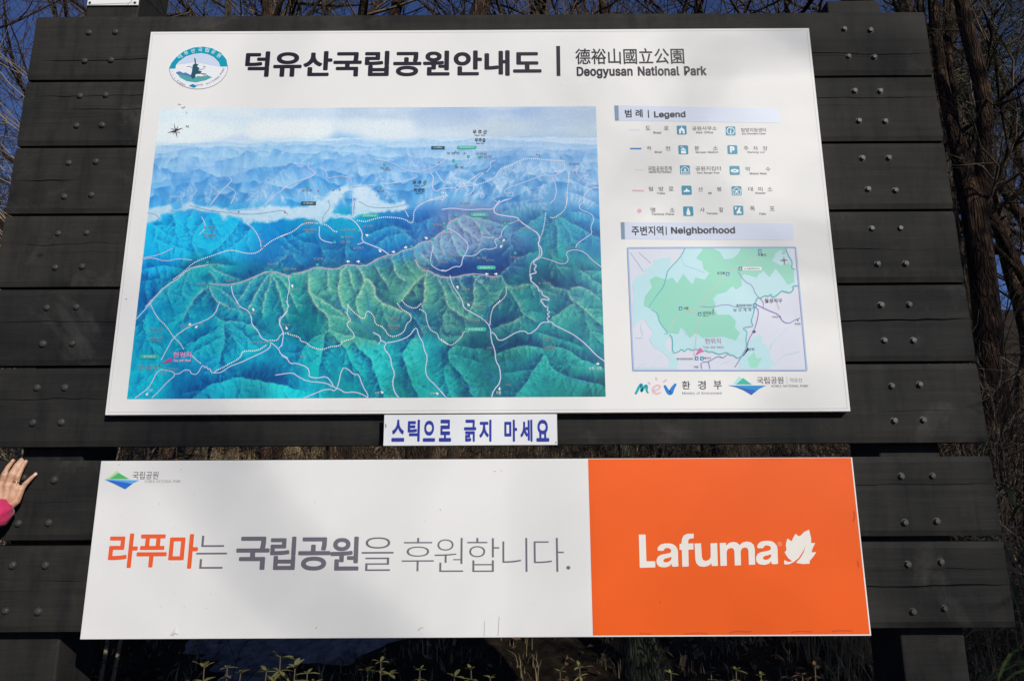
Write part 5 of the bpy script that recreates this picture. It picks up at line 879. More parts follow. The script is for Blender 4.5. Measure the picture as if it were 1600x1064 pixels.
def tile(x0, y0, x1, y1, kind):
    r = .12; pts = []
    w, h = x1-x0, y1-y0
    for (cx, cy, a0) in ((x1-r*w, y0+r*h, 0), (x0+r*w, y0+r*h, 90), (x0+r*w, y1-r*h, 180), (x1-r*w, y1-r*h, 270)):
        for k in range(4):
            a = rad(a0+30*k); pts.append((cx+r*w*math.cos(a), cy-r*h*math.sin(a)))
    b = flat('legend_icon', [zoomL(x+(y-y0)*.05, y) for x, y in pts], (20, 132, 160), msign, lay=1)
    Q = lambda u, v: zoomL(x0+w*u+h*v*.05, y0+h*v)
    wc = (226, 238, 240); K = lambda pts_, c=wc, l=2: flat('pictogram', [Q(*q) for q in pts_], c, b, lay=l)
    R_ = lambda L, c=wc, w_=1.1, l=2: ribbons('pictogram', [(w_, [Q(*q) for q in s]) for s in L], c, b, lay=l, smooth=0)
    if kind == 0:
        K([(.22, .9), (.22, .5), (.3, .36), (.45, .28), (.45, .12), (.55, .12), (.55, .28), (.7, .36), (.78, .5), (.78, .9)]); K([(.42, .9), (.42, .62), (.5, .54), (.58, .62), (.58, .9)], (20, 132, 160), 3)
    if kind == 1:
        R_([[(.5+.38*math.cos(a), .5+.38*math.sin(a)) for a in np.linspace(0, 6.283, 17)]], w_=1.2); K([(.46, .42), (.56, .42), (.53, .78), (.43, .78)]); K([(.48, .22), (.58, .22), (.57, .34), (.47, .34)])
    if kind == 2:
        K([(.25, .92), (.25, .6), (.75, .6), (.75, .92)]); K([(.2, .52), (.5, .25), (.8, .52)]); K([(.25, .1), (.45, .18), (.25, .26)])
    if kind == 3:
        lettering('pictogram', 'P', Q(.28, 0)[0], Q(0, .14)[1], Q(.74, 0)[0], Q(0, .86)[1], wc, b, bold=.05, lay=2, res=3)
    if kind == 4:
        R_([[(.12, .9), (.12, .4), (.5, .12), (.88, .4), (.88, .9), (.12, .9)]]); K([(.35, .62), (.5, .3), (.65, .62)]); K([(.2, .7), (.8, .7), (.8, .78), (.2, .78)])
    if kind == 5:
        K([(.5+.4*math.cos(a), .55+.2*math.sin(a)) for a in np.linspace(0, 6.1, 16)]); R_([[(.3, .52), (.5, .6), (.7, .52)], [(.35, .62), (.6, .48)]], (20, 132, 160), .8, 3)
    if kind == 6:
        K([(.15, .68), (.32, .48), (.38, .52), (.5, .25), (.62, .5), (.7, .45), (.85, .68)])
    if kind == 7:
        R_([[(.12, .9), (.12, .4), (.5, .12), (.88, .4), (.88, .9), (.12, .9)], [(.25, .45), (.72, .82)], [(.75, .42), (.28, .8)]]); K([(.42, .55), (.5, .42), (.58, .55), (.58, .7), (.42, .7)])
    if kind == 8:
        K([(.5, .12), (.6, .3), (.55, .32), (.68, .5), (.6, .52), (.75, .72), (.64, .74), (.72, .9), (.28, .9), (.36, .74), (.25, .72), (.4, .52), (.32, .5), (.45, .32), (.4, .3)])
    if kind == 9:
        K([(.3, .9), (.32, .6), (.45, .5), (.52, .25), (.78, .15), (.66, .35), (.68, .6), (.8, .72), (.8, .86), (.55, .8)]); K([(.12, .12), (.4, .2), (.18, .45)])
for k, (a, b) in enumerate([((600,206),(686,284)), ((1028,213),(1113,292)), ((614,378),(700,457)), ((1043,377),(1130,455)), ((628,553),(715,633)), ((1062,558),(1150,637)), ((642,730),(730,811)), ((1080,735),(1166,816)), ((656,912),(744,996)), ((1096,906),(1182,988))]):
    tile(a[0], a[1], b[0], b[1], k)

# ---- neighbourhood map
mapc = [(981, 387.5), (1243, 386.5), (1260.5, 578.5), (989.5, 578.5)]
nb = flat('neighborhood_map', mapc, (208, 211, 219), msign, lay=1)
N1 = lambda L: [(970+x/5.333, 340+y/5.333) for x, y in L]; N2 = lambda L: [(970+x/5.0, 480+y/5.0) for x, y in L]
outer = N1([(535,250),(1060,250),(1370,250),(1390,310),(1420,360),(1440,430),(1460,560),(1420,580),(1400,630),(1340,610),(1280,660),(1220,650),(1160,670),(1130,690),(1110,760)])+N2([(1040,20),(1030,80),(1035,140),(950,160),(985,190),(980,290),(1000,330),(960,380),(920,400),(870,370),(820,350),(760,370),(690,340),(640,350),(570,320),(510,330),(460,340),(400,370),(405,240),(380,420-190),(340,300),(300,320),(250,300),(220,240),(250,200),(180,90),(130,120),(100,160),(92,0)])+N1([(95,760),(110,640),(95,560),(130,490),(200,470),(210,430),(270,390),(280,350),(420,330),(400,420),(500,330)])
flat('map_zone', outer, (180, 216, 219), nb, lay=2)
flat('map_zone', N2([(100,480),(100,470),(380,470),(380,400),(300,330),(260,320),(250,300),(300,310),(345,300),(400,370),(450,410),(440,480)]), (180, 216, 219), nb, lay=1.8)
inner = N1([(690,252),(760,252),(830,290),(860,350),(930,340),(980,300),(1000,258),(1300,256),(1370,256),(1385,300),(1330,270),(1290,300),(1260,360),(1330,400),(1400,380),(1440,440),(1445,540),(1390,560),(1350,500),(1290,420),(1240,500),(1190,440),(1130,500),(1030,470),(1000,500),(1010,570),(960,600),(930,570),(880,620),(800,640),(770,680),(790,730),(760,800)])+N2([(720,10),(760,60),(850,60),(900,110),(890,160),(930,200),(900,260),(800,230),(640,240),(590,200),(540,240),(500,180),(470,150),(450,210),(360,200),(300,120),(270,30),(180,-10)])+N1([(200,660),(260,580),(240,520),(290,490),(380,520),(430,500),(470,550),(520,470),(560,520),(600,560),(620,500),(700,520),(740,460),(690,430),(680,370),(630,340)])
flat('map_forest', inner, (140, 206, 181), nb, lay=2.5)
flat('map_zone', N2([(920,480),(930,400),(985,330),(1000,260),(1080,210),(1110,240),(1100,280),(1150,310),(1170,400),(1200,440),(1170,480)]), (180, 216, 219), nb, lay=2)
flat('map_forest', N2([(1010,470),(990,400),(1040,350),(1060,400),(1105,390),(1080,440),(1060,475)]), (150, 214, 190), nb, lay=2.5)
ribbons('map_border', [(2.4, [mapc[0], mapc[1]]), (2.4, [mapc[1], mapc[2]]), (2.4, [mapc[2], mapc[3]]), (2.4, [mapc[3], mapc[0]])], (160, 180, 214), nb, lay=4, smooth=0)
ribbons('map_boundary', [(1.6, N1([(535,255),(500,330),(390,440),(380,490),(355,580),(295,655)])), (1.0, N1([(295,655),(250,720),(235,750)])), (1.6, N2([(380,215),(405,240),(402,365),(460,345),(470,325),(500,350),(520,320),(560,340),(590,325),(640,350),(660,335),(690,355),(710,345),(760,370),(800,360),(830,355),(850,375),(880,375),(900,395),(920,400),(960,370),(985,310),(975,250),(990,190),(945,165),(1000,155),(1035,150),(1015,110),(1035,60),(1045,0)])), (2.2, N1([(1110,780),(1115,720),(1140,665),(1160,675),(1200,650),(1230,660),(1250,635),(1260,670),(1300,650),(1340,610),(1370,620),(1410,630),(1440,600),(1430,570),(1475,570)])), (2.0, N1([(1375,258),(1390,310),(1430,370),(1420,420),(1450,435)])),
   (1.0, N2([(340,210),(375,210),(300,120),(290,50),(240,20)]))], (84, 178, 180), nb, lay=3)
ribbons('map_trail', [(1.1, N1([(1130,330),(1060,370),(1020,420),(930,430),(870,470),(820,550),(740,610),(700,680),(660,740),(630,800)])), (1.0, N2([(630,80),(590,170),(590,230),(570,380)])), (1.0, N1([(560,765),(620,800)])), (1.0, N2([(450,40),(410,120),(375,190)])), (1.0, N2([(510,25),(600,50)]))], (200, 184, 178), nb, lay=3)
ribbons('map_road', [(1.0, N1([(975,450),(1030,530),(1100,570),(1120,640),(1190,700),(1185,760)])), (1.0, N1([(660,740),(760,750),(870,720),(970,750),(1110,755)])), (1.4, N2([(1045,0),(1080,20),(1060,130),(1030,200),(1000,250),(985,310),(940,390),(890,470)])), (1.4, N2([(1060,-20),(1140,20),(1240,60),(1260,110),(1310,130),(1360,100),(1400,85)])), (1.4, N2([(630,480),(625,430),(690,425),(760,380),(800,400),(830,370)])), (1.2, N2([(685,425),(695,480)]))], (140, 128, 186), nb, lay=3.2)
ribbons('map_stream', [(.8, N2([(1170,330),(1180,280),(1250,220),(1310,150)])), (.8, N2([(1200,460),(1260,380),(1400,345)])), (.7, N2([(120,480),(210,420),(180,470)])), (.7, N2([(240,480),(270,420),(320,370)])), (.7, N2([(110,240),(180,240),(150,150),(180,110)])), (.7, N1([(80,290),(190,450)])), (.7, N1([(150,290),(250,380)])), (.7, N2([(760,470),(790,440),(850,420)])), (.7, N2([(1210,-60),(1240,20)])), (.7, N1([(500,300),(520,400),(600,420),(700,460)])), (.8, N1([(1000,500),(1060,560),(1120,520),(1160,460)])), (.7, N2([(470,150),(500,210),(560,230)]))], (180, 206, 224), nb, lay=3)
flat('map_label_box', N1([(1015,413),(1170,413),(1172,440),(1015,440)]), (236, 234, 232), nb, lay=3)
for s, x0, y0, x1, y1, z in [('무룡산',1140,300,1212,324,1), ('삿갓봉',800,452,868,476,1), ('삿갓골재대피소',1022,420,1160,434,1), ('월성지구',1198,676,1344,710,1), ('월성공원지킴터',962,722,1094,742,1), ('서봉',520,744,564,768,1), ('남덕유산',640,32,732,60,2), ('1,507 m',640,64,684,76,2), ('영각공원지킴터',436,396,562,412,2), ('영각사',650,390,704,406,2), ('거창',568,458,606,476,2), ('남령',995,318,1042,338,2), ('남 강 계 곡',880,10,1020,34,2), ('사직동',1180,70,1228,84,2), ('황산동',1358,122,1404,138,2)]:
    A = (N1 if z == 1 else N2)([(x0, y0), (x1, y1)]); big = s == '월성지구'
    lettering('map_name', s, A[0][0], A[0][1], A[1][0], A[1][1], (88, 80, 96) if s[0] != '남' or s == '남덕유산' else (110, 130, 150), nb, bold=.006, lay=4, res=2)
HEREC = (206, 104, 168)
A = N2([(658, 244), (780, 286)]); lettering('here_lettering', '현위치', A[0][0], A[0][1], A[1][0], A[1][1], (200, 100, 150), nb, lay=4, res=3)
A = N2([(642, 300), (802, 322)]); lettering('here_lettering', 'You are here', A[0][0], A[0][1], A[1][0], A[1][1], (196, 140, 174), nb, lay=4, res=2)
flat('here_pointer', N2([(576,384),(618,314),(646,342)]), (212, 96, 160), nb, lay=4)
def psite(x, y, f_, s=2.7):
    (a, b), = f_([(x, y)]); flat('map_symbol', [(a-s, b-s), (a+s, b-s), (a+s, b+s), (a-s, b+s)], (40, 132, 164), nb, lay=4)
    flat('map_symbol_peak', [(a-s*.6, b+s*.5), (a, b-s*.4), (a+s*.6, b+s*.5)], (220, 236, 240), nb, lay=4.5)
for q in [(1158, 280, N1), (995, 427, N1), (890, 470, N1), (1117, 730, N1), (497, 758, N1), (615, 54, N2), (592, 400, N2), (634, 400, N2)]: psite(*q)
flat('map_symbol', ellipse(*N2([(1040, 192)])[0], 2.8, 2.2, n=10), (70, 70, 120), nb, lay=4)
for q in [(1240, 76), (1382, 104)]: flat('map_symbol', ellipse(*N2([q])[0], 1.2, 1.2, n=8), (90, 80, 120), nb, lay=4)
flat('compass_rose', N1([(1358,322),(1364,350),(1395,357),(1366,362),(1366,400),(1356,364),(1325,358),(1354,350)]), (120, 90, 100), nb, lay=4)
lettering('compass_letter', 'N', 1223, 395, 1225.5, 397.5, (120, 100, 110), nb, lay=4, res=1)

# ---- bottom logos
Z6 = lambda L: [(970+x/5.0, 480+y/5.0) for x, y in L]
def letter_box(name, s, a, c, par, **k):
    (x0, y0), (x1, y1) = Z6([a[:2], a[2:]]); lettering(name, s, x0, y0, x1, y1, c, par, **k)
def blob(name, pts, w, c, parent, lay=1, Y=TP):
    """rounded brush stroke given as centre line with a width per point (photo px)"""
    P = smooth_line([(x, y, q) for (x, y), q in zip(pts, w)], 2)
    xy = P[:, :2]; ww = P[:, 2]; d = np.gradient(xy, axis=0); d /= np.linalg.norm(d, axis=1)[:, None]+1e-9; n = np.stack([-d[:, 1], d[:, 0]], 1)
    L = xy+n*ww[:, None]/2; R2 = xy-n*ww[:, None]/2; nn = len(xy)
    A = [pp(x, y, Y) for x, y in L]; B = [pp(x, y, Y) for x, y in R2]; mb = MB()
    v = [(q[0], Y-LAY*lay, q[2]) for q in A]+[(q[0], Y-LAY*lay, q[2]) for q in B]
    mb.add(v, [(i, i+1, nn+i+1, nn+i) for i in range(nn-1)])
    for e in (0, -1):
        q = pp(*xy[e], Y); r = ww[e]/2/440; k = 10
        vv = [(q[0]+r*math.cos(a), Y-LAY*lay-.00005, q[2]+r*math.sin(a)) for a in np.arange(k)*2*math.pi/k]
        vv.append((q[0], Y-LAY*lay-.00005, q[2])); mb.add(vv, [(i, (i+1) % k, k, k) for i in range(k)]) if False else mb.add(vv[:4*(k//4)+2], [(0, 1, 2, 3), (0, 3, 4, 5), (0, 5, 6, 7), (0, 7, 8, 9)])
    o = mb.build(name, inkm(c), None, smooth=False); keep_world(o, parent) if parent.type == 'EMPTY' else sub(o, parent); return o
ml = blob('ministry_logo', Z6([(118,672),(150,608),(165,602),(162,640),(158,665),(190,612),(205,615),(200,650),(212,668)]), [3.6, 4.4, 4.4, 4, 3.6, 4.2, 4.2, 3.6, 2.4], (20, 160, 170), msign)
blob('ministry_logo_letter', Z6([(255,655),(300,640),(310,615),(280,608),(250,630),(252,665),(285,678),(310,665)]), [2.4, 3, 3.4, 3.4, 4, 4, 3.6, 2.4], (220, 186, 192), ml, lay=1)
blob('ministry_logo_letter', Z6([(345,618),(370,665),(390,672),(400,640),(425,605)]), [4, 6, 7.5, 6.5, 4], (22, 120, 196), ml, lay=1)
for q in ([(215,588),(230,598)], [(275,552),(280,568)], [(355,568),(335,582)]): blob('ministry_logo_ray', Z6([q[0], ((q[0][0]+q[1][0])/2, (q[0][1]+q[1][1])/2), q[1]]), [2.6, 3.6, 2], (216, 184, 194), ml, lay=1)
for s, a in (('환', (478, 576, 542, 640)), ('경', (602, 574, 664, 642)), ('부', (726, 572, 788, 642))): letter_box('ministry_lettering', s, a, INK, msign, bold=.008, res=4)
letter_box('ministry_lettering', 'Ministry of Environment', (480, 660, 790, 686), (110, 108, 118), msign, res=2)
def park_logo(Zf, parent, Y=TP, light=(168, 218, 216), green=(50, 178, 150), blue=(36, 92, 180), cyan=(24, 138, 200)):
    lg = flat('park_logo', Zf([(875,600),(925,538),(950,560),(1030,603),(1010,603)]), light, parent, lay=1, Y=Y)
    flat('park_logo_hill', Zf([(900,603),(955,552),(1022,603)]), green, lg, lay=1.5, Y=Y)
    flat('park_logo_water', Zf([(835,610),(1135,612),(1085,636),(1020,686),(960,650),(900,625)]), cyan, lg, lay=1, Y=Y)
    flat('park_logo_water', Zf([(835,610),(960,632),(1060,650),(1020,686),(960,650),(900,625)]), blue, lg, lay=1.5, Y=Y)
    return lg
park_logo(Z6, msign)
letter_box('park_lettering', '국립공원', (1064, 544, 1270, 598), (60, 56, 66), msign, bold=.004, res=4)
letter_box('park_lettering', '덕유산', (1322, 552, 1418, 588), (124, 134, 156), msign, res=3)
flat('park_divider', Z6([(1295,542),(1299,542),(1301,598),(1297,598)]), (180, 176, 184), msign)
letter_box('park_lettering', 'KOREA NATIONAL PARK', (1176, 606, 1464, 624), (96, 92, 104), msign, res=2)

# ------------------------------------------------------------------ sponsor sign
SZ0, SZ1, SX0, SX1 = 1.0675, 1.5970, -1.1945, 1.1893
ssign = empty('sponsor_sign', (0, TP, SZ0), 'wide sponsor panel, white on the left with Korean slogan and orange on the right', 'sign')
v, f = box(SX0, SX1, TP, -.0005, SZ0, SZ1); o = mk('panel', v, f, M['sheet']); bevelled(o, .0014); keep_world(o, ssign)
xs_ = pp(922.5, 850, TP)[0]
def orange_mat():
    m, t, p = nodes_mat('orange_print'); c = ink((243, 98, 36)); c = c*np.array([1.0, .94, .72])
    f = noise_tex(t, 1.4, 6, .6); l = noise_tex(t, 40, 3, .5, (6, 1, .15))
    t.links.new(ramp(t, f, [(.3, tuple(c*.94)), (.7, tuple(np.minimum(c*1.04, .86)))]), p.inputs['Base Color'])
    p.inputs['Roughness'].default_value = .4; spec(p, .3); bump(t, p, l, .10, .001); return m
M['orange'] = orange_mat()
mb = MB(); mb.add([(xs_, TP-LAY, SZ0+.0045), (SX1-.0045, TP-LAY, SZ0+.0045), (SX1-.0045, TP-LAY, SZ1-.0012), (xs_, TP-LAY, SZ1-.0012)], [(0, 1, 2, 3)])
orf = mb.build('orange_field', M['orange'], None, False); keep_world(orf, ssign)
ORG = (236, 96, 50); GRY = (112, 108, 116)
for s, a, c_, b in (('라', (170, 833, 215, 887), ORG, .020), ('푸', (214, 834.5, 261, 886), ORG, .020), ('마', (264, 834, 309, 888), ORG, .020), ('는', (307, 836.5, 355, 888), GRY, -.012),
                 ('국', (369, 838, 421, 890), GRY, .022), ('립', (422, 838, 462, 890), GRY, .022), ('공', (466, 839, 516, 891), GRY, .022), ('원', (516, 838, 561, 891), GRY, .022), ('을', (565, 839, 615, 891.5), GRY, -.012),
                 ('후', (628, 840, 678, 892), GRY, -.016), ('원', (679, 840, 724, 893), GRY, -.016), ('합', (730, 840, 780, 893), GRY, -.016), ('니', (785, 840, 824, 893), GRY, -.016), ('다', (834, 840, 881, 893), GRY, -.016)):
    lettering('slogan_letter', s, *a, c_, ssign, bold=b, res=6)
flat('slogan_period', ellipse(888, 886.5, 3.1, 3.0, n=14), GRY, ssign)
Zs = lambda L: [(0+x/2.845, 690+y/2.845) for x, y in L]
lg = flat('park_logo', Zs([(465,168),(488,155),(520,128),(535,142),(580,166)]), (186, 218, 160), ssign)
flat('park_logo_hill', Zs([(488,165),(528,138),(572,165)]), (84, 184, 108), lg, lay=2)
flat('park_logo_water', Zs([(465,168),(622,171),(590,185),(557,211),(515,190)]), (90, 172, 224), lg, lay=1)
flat('park_logo_water', Zs([(500,172),(590,186),(557,211),(515,190),(470,170)]), (48, 110, 200), lg, lay=2)
lettering('park_lettering', '국립공원', 207.5, 736.5, 247.5, 748.5, (100, 94, 98), ssign, bold=.004, res=4)
lettering('park_lettering', 'KOREA NATIONAL PARK', 227, 749.5, 282.5, 754, (150, 146, 150), ssign, res=2)
WHT = (232, 226, 214)
#LAFUMA
zl = lambda L: [(980+x/5.0, 810+y/5.0) for x, y in L]
def stroke_letter(name, lines, c, parent):
    mb = []
    return ribbons(name, [(w/5.0*1.0, zl(p)) for w, p in lines], c, parent, lay=2)
def wordmark():
    K = dict(c=WHT, parent=ssign)
    flat('wordmark_letter', zl([(90,124),(143,124),(150,332),(219,332),(219,380),(98,383)]), WHT, ssign, lay=2)
    def glyph(outer, holes=()):
        # outline with holes bridged by the tessellator
        from mathutils.geometry import tessellate_polygon
        loops = [zl(outer)]+[zl(h) for h in holes]; P = []; LL = []
        for L in loops:
            q = [pp(x, y, TP) for x, y in L]; LL.append([Vector((a[0], a[2], 0)) for a in q]); P += q
        tr = tessellate_polygon(LL); o = mk('wordmark_letter', [(a[0], TP-LAY*2, a[2]) for a in P], [tuple(t_) for t_ in tr], inkm(WHT)); keep_world(o, ssign)
    def closed_smooth(L, it=2):
        p = np.array(L, float)
        for _ in range(it):
            q = []
            for a, b in zip(p, np.roll(p, -1, 0)): q += [a*.8+b*.2, a*.2+b*.8]
            p = np.array(q)
        return [tuple(a) for a in p]
    def a_glyph(x, y, s=1.0):
        ou = [(236,248),(238,222),(262,198),(300,190),(350,194),(380,215),(396,245),(398,345),(402,376),(350,378),(346,352),(330,372),(296,382),(250,376),(230,352),(228,318),(240,294),(264,280),(300,274),(340,266),(344,248),(336,234),(312,226),(292,232),(284,250)]
        ho = [(346,298),(320,306),(292,312),(280,326),(288,340),(312,342),(336,330),(346,312)]
        glyph([(x+(a-228)*s, y+(b-190)*s*.985-(a-228)*.02) for a, b in closed_smooth(ou, 1)], [[(x+(a-228)*s, y+(b-190)*s*.985-(a-228)*.02) for a, b in closed_smooth(ho, 1)]])
    a_glyph(228, 193)
    glyph([(408,196),(424,195),(426,160),(440,132),(468,118),(519,117),(519,152),(490,155),(477,166),(475,194),(516,192),(517,240),(477,242),(480,372),(430,375),(426,243),(408,243)])
    glyph([(525,194),(576,192),(583,300),(592,322),(612,330),(640,320),(652,300),(650,192),(702,190),(708,368),(660,369),(658,348),(636,366),(600,376),(562,370),(540,348),(532,318)])
    glyph([(722,190),(770,188),(772,210),(794,190),(824,181),(856,186),(878,206),(900,186),(932,178),(964,184),(988,204),(996,236),(999,358),(950,360),(946,250),(938,230),(918,224),(896,232),(886,252),(888,363),(840,365),(836,252),(828,232),(808,228),(786,236),(776,258),(778,367),(728,368)])
    a_glyph(1006, 173)
    glyph([(1418,86),(1426,110),(1436,150),(1436,190),(1468,190),(1448,230),(1440,262),(1476,262),(1450,300),(1424,330),(1426,350),(1370,354),(1318,344),(1350,310),(1378,262),(1395,204),(1376,250),(1340,306),(1300,338),(1262,356),(1226,356),(1226,322),(1258,338),(1288,332),(1262,312),(1244,290),(1228,262),(1244,246),(1238,200),(1250,154),(1284,176),(1296,148),(1314,118),(1340,138),(1356,130),(1380,104)])
    ribbons('registered_mark', [(.5, [(1218+3.0*math.cos(a), 849.5+3.0*math.sin(a)) for a in np.linspace(0, 6.283, 20)])], (240, 190, 160), ssign, lay=2, smooth=0)
    lettering('registered_mark', 'R', 1216.8, 848, 1219.4, 851, (240, 190, 160), ssign, lay=2, res=1)
wordmark()
dirt('scratch_mark', [(688, 796, 2.0, 1.0), (664, 814, 1.2, 1.4), (655, 982, 3.2, -.8), (660, 980, 2.0, -.3), (492, 784, 1.2, 0), (249, 787, 1.3, 1.5), (773, 736, 2.2, -.1), (783, 735, 1.6, .6), (186, 726, 1.6, .4), (283, 733, 1.5, .2), (494, 980, 2.4, -.9), (329, 927.5, 1.1, 0), (322, 950, 1.1, .3), (252, 947, 1.2, .4)], ssign, lay=1)
ribbons('crease_mark', [(.7, [(780, 963), (778.5, 985), (778, 993)]), (.6, [(757, 970), (756.5, 990), (756.2, 994)])], (150, 148, 140), ssign, lay=1)
ribbons('stain_mark', [(1.4, [(1000+x, 989-.2*math.sin(x)) for x in (0, 10, 17)]), (1.6, [(1070, 989.5), (1090, 988), (1105, 989)]), (1.8, [(1140, 988), (1152, 985), (1170, 986.5), (1174, 985)]), (1.6, [(1236, 987), (1250, 985), (1268, 986)]), (1.8, [(1300, 985.5), (1318, 984), (1332, 985)]), (2.2, [(1334, 798), (1336, 806), (1333, 814)]), (1.6, [(1340, 876), (1342, 886)]), (2.0, [(1030, 939), (1032, 941)])], (208, 80, 34), orf, lay=3)
# small tear in the sheet's lower edge
v = [pp(266, 991.5, TP), pp(276, 978, TP), pp(279, 990.5, TP), pp(272, 992.5, TP)]
tr_ = mk('torn_corner', [(q[0], TP-LAY*(3+3*k % 4), q[2]) for k, q in enumerate(v)]+[(v[1][0]-.004, TP-.004, v[0][2]+.006)], [(0, 1, 4), (4, 1, 2), (0, 4, 3)], M['edge']); keep_world(tr_, ssign)

# ------------------------------------------------------------------ paper strip
A, B = pp(600.5, 652, -.034), pp(871, 696, -.034)
warn = empty('warning_strip', (0, -.032, B[2]), 'narrow white strip with blue Korean lettering stuck under the map sign', 'notice')
v, f = box(A[0], B[0], -.034, -.031, pp(735, 695.5, -.034)[2], PZ0-.004)
v = [(x, y, z) for x, y, z in v]
o = mk('strip', v, f, plain('white_strip', ink((225, 226, 224)), .45)); keep_world(o, warn)
# two spacers hold the strip's upper edge against the planks
bb = MB()
for x in (A[0]+.03, B[0]-.05): vv, ff = box(x, x+.02, -.0309, -.0005, PZ0-.05, PZ0-.03); bb.add(vv, ff)
keep_world(bb.build('spacer', M['edge'], None, False), warn)
blu = (46, 58, 150)
for s, x0, x1 in (('스', 612, 632), ('틱', 637, 656), ('으', 661, 680), ('로', 686, 705), ('긁', 725, 744), ('지', 749, 768), ('마', 788, 808), ('세', 813, 832), ('요', 838, 858)):
    lettering('strip_letter', s, x0, 655.5 if s != '으' else 657, x1, 690, blu, warn, bold=.032, res=4, Y=-.034)
ribbons('rust_mark', [(1.6, [(602.5, 662), (603, 668)]), (1.6, [(869, 690), (868, 693)])], (150, 120, 110), warn, lay=1, Y=-.034)

# small plate on the left post, cut by the top of the picture
q0, q1 = pp(136, 9.5, .046), pp(216, 6.5, .046)
pl = empty('post_plate', (-1.4, .046, q0[2]), 'small white plate screwed to the top of the left post', 'sign')
v, f = box(q0[0], q1[0], .044, .0505, q0[2], q0[2]+.34); o = mk('plate', v, f, M['sheet']); bevelled(o, .002); keep_world(o, pl)
ribbons('plate_rim', [(.9, [(138, 7.8), (214, 5)])], (110, 150, 130), pl, lay=1, Y=.044, smooth=0)
for x in (140.5, 211):
    q = pp(x, 5, .044); o = bpy.data.objects.new('screw', bm_dome); COL.objects.link(o); o.location = (q[0], .044, q[2]); o.scale = (.42, .5, .42); keep_world(o, pl)

# ------------------------------------------------------------------ trees
def bark_mat(name, c1, c2, c3, vs=9, plates=.6):
    m, t, p = nodes_mat(name)
    f = noise_tex(t, vs*1.3, 8, .78, (1, 1, .20), dist=.8); g = noise_tex(t, vs*.22, 4, .6)
    tc = N(t, 'ShaderNodeTexCoord'); mp = N(t, 'ShaderNodeMapping'); mp.inputs['Scale'].default_value = (1, 1, .17); t.links.new(tc.outputs['Object'], mp.inputs[0])
    ds = N(t, 'ShaderNodeTexNoise'); ds.inputs['Scale'].default_value = vs*.8; t.links.new(mp.outputs[0], ds.inputs['Vector'])
    va = N(t, 'ShaderNodeVectorMath', operation='SCALE'); va.inputs[3].default_value = .30; t.links.new(ds.outputs['Color'], va.inputs[0])
    vb = N(t, 'ShaderNodeVectorMath', operation='ADD'); t.links.new(mp.outputs[0], vb.inputs[0]); t.links.new(va.outputs[0], vb.inputs[1])
    vo = N(t, 'ShaderNodeTexVoronoi', feature='DISTANCE_TO_EDGE'); vo.inputs['Scale'].default_value = vs*4.6; t.links.new(vb.outputs[0], vo.inputs['Vector'])
    cr = ramp(t, vo.outputs['Distance'], [(.0, (.22, .20, .20)), (.10, (.6, .6, .6)), (.22, (1, 1, 1))])
    col = ramp(t, f, [(.36, c1), (.50, c2), (.66, c3)])
    mx = N(t, 'ShaderNodeMix', data_type='RGBA', blend_type='MULTIPLY'); mx.inputs[0].default_value = plates; t.links.new(col, mx.inputs[6]); t.links.new(cr, mx.inputs[7])
    t.links.new(mx.outputs[2], p.inputs['Base Color'])
    ad = N(t, 'ShaderNodeMath', operation='MULTIPLY_ADD'); t.links.new(cr, ad.inputs[0]); ad.inputs[1].default_value = 1.0; t.links.new(f, ad.inputs[2])
    p.inputs['Roughness'].default_value = .9; spec(p, .12); bump(t, p, ad.outputs[0], 1.0, .03); return m
M['pine_bark'] = bark_mat('red_brown_bark', (.014, .010, .008), (.055, .034, .023), (.17, .10, .062), 6)
M['grey_bark'] = bark_mat('grey_bark', (.020, .016, .013), (.085, .066, .047), (.22, .175, .125), 7, .6)
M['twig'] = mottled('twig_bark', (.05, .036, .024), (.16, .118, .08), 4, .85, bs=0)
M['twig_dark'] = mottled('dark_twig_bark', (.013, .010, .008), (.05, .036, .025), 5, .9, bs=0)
M['straw'] = mottled('dry_straw', (.16, .115, .06), (.34, .26, .15), 9, .8, bs=0)
def leafm(name, c1, c2, sc=6, rough=.5, trans=.25):
    m, t, p = nodes_mat(name); f = noise_tex(t, sc, 4, .6)
    col = ramp(t, f, [(.35, c1), (.65, c2)]); t.links.new(col, p.inputs['Base Color']); p.inputs['Roughness'].default_value = rough; spec(p, .3)
    tr = N(t, 'ShaderNodeBsdfTranslucent'); t.links.new(col, tr.inputs[0]); mx = N(t, 'ShaderNodeMixShader'); mx.inputs[0].default_value = trans
    t.links.new(p.outputs[0], mx.inputs[1]); t.links.new(tr.outputs[0], mx.inputs[2]); out = [n for n in t.nodes if n.type == 'OUTPUT_MATERIAL'][0]; t.links.new(mx.outputs[0], out.inputs[0])
    return m
M['needle'] = leafm('pine_needles', (.020, .034, .012), (.055, .075, .026), 3)
M['dryleaf'] = leafm('dry_leaves', (.09, .05, .025), (.32, .20, .11), 18)
M['green'] = leafm('evergreen_leaves', (.10, .105, .028), (.26, .235, .085), 12)
M['bamboo'] = leafm('bamboo_leaves', (.045, .075, .02), (.13, .16, .045), 8)
def unit(v): return v/(np.linalg.norm(v)+1e-9)
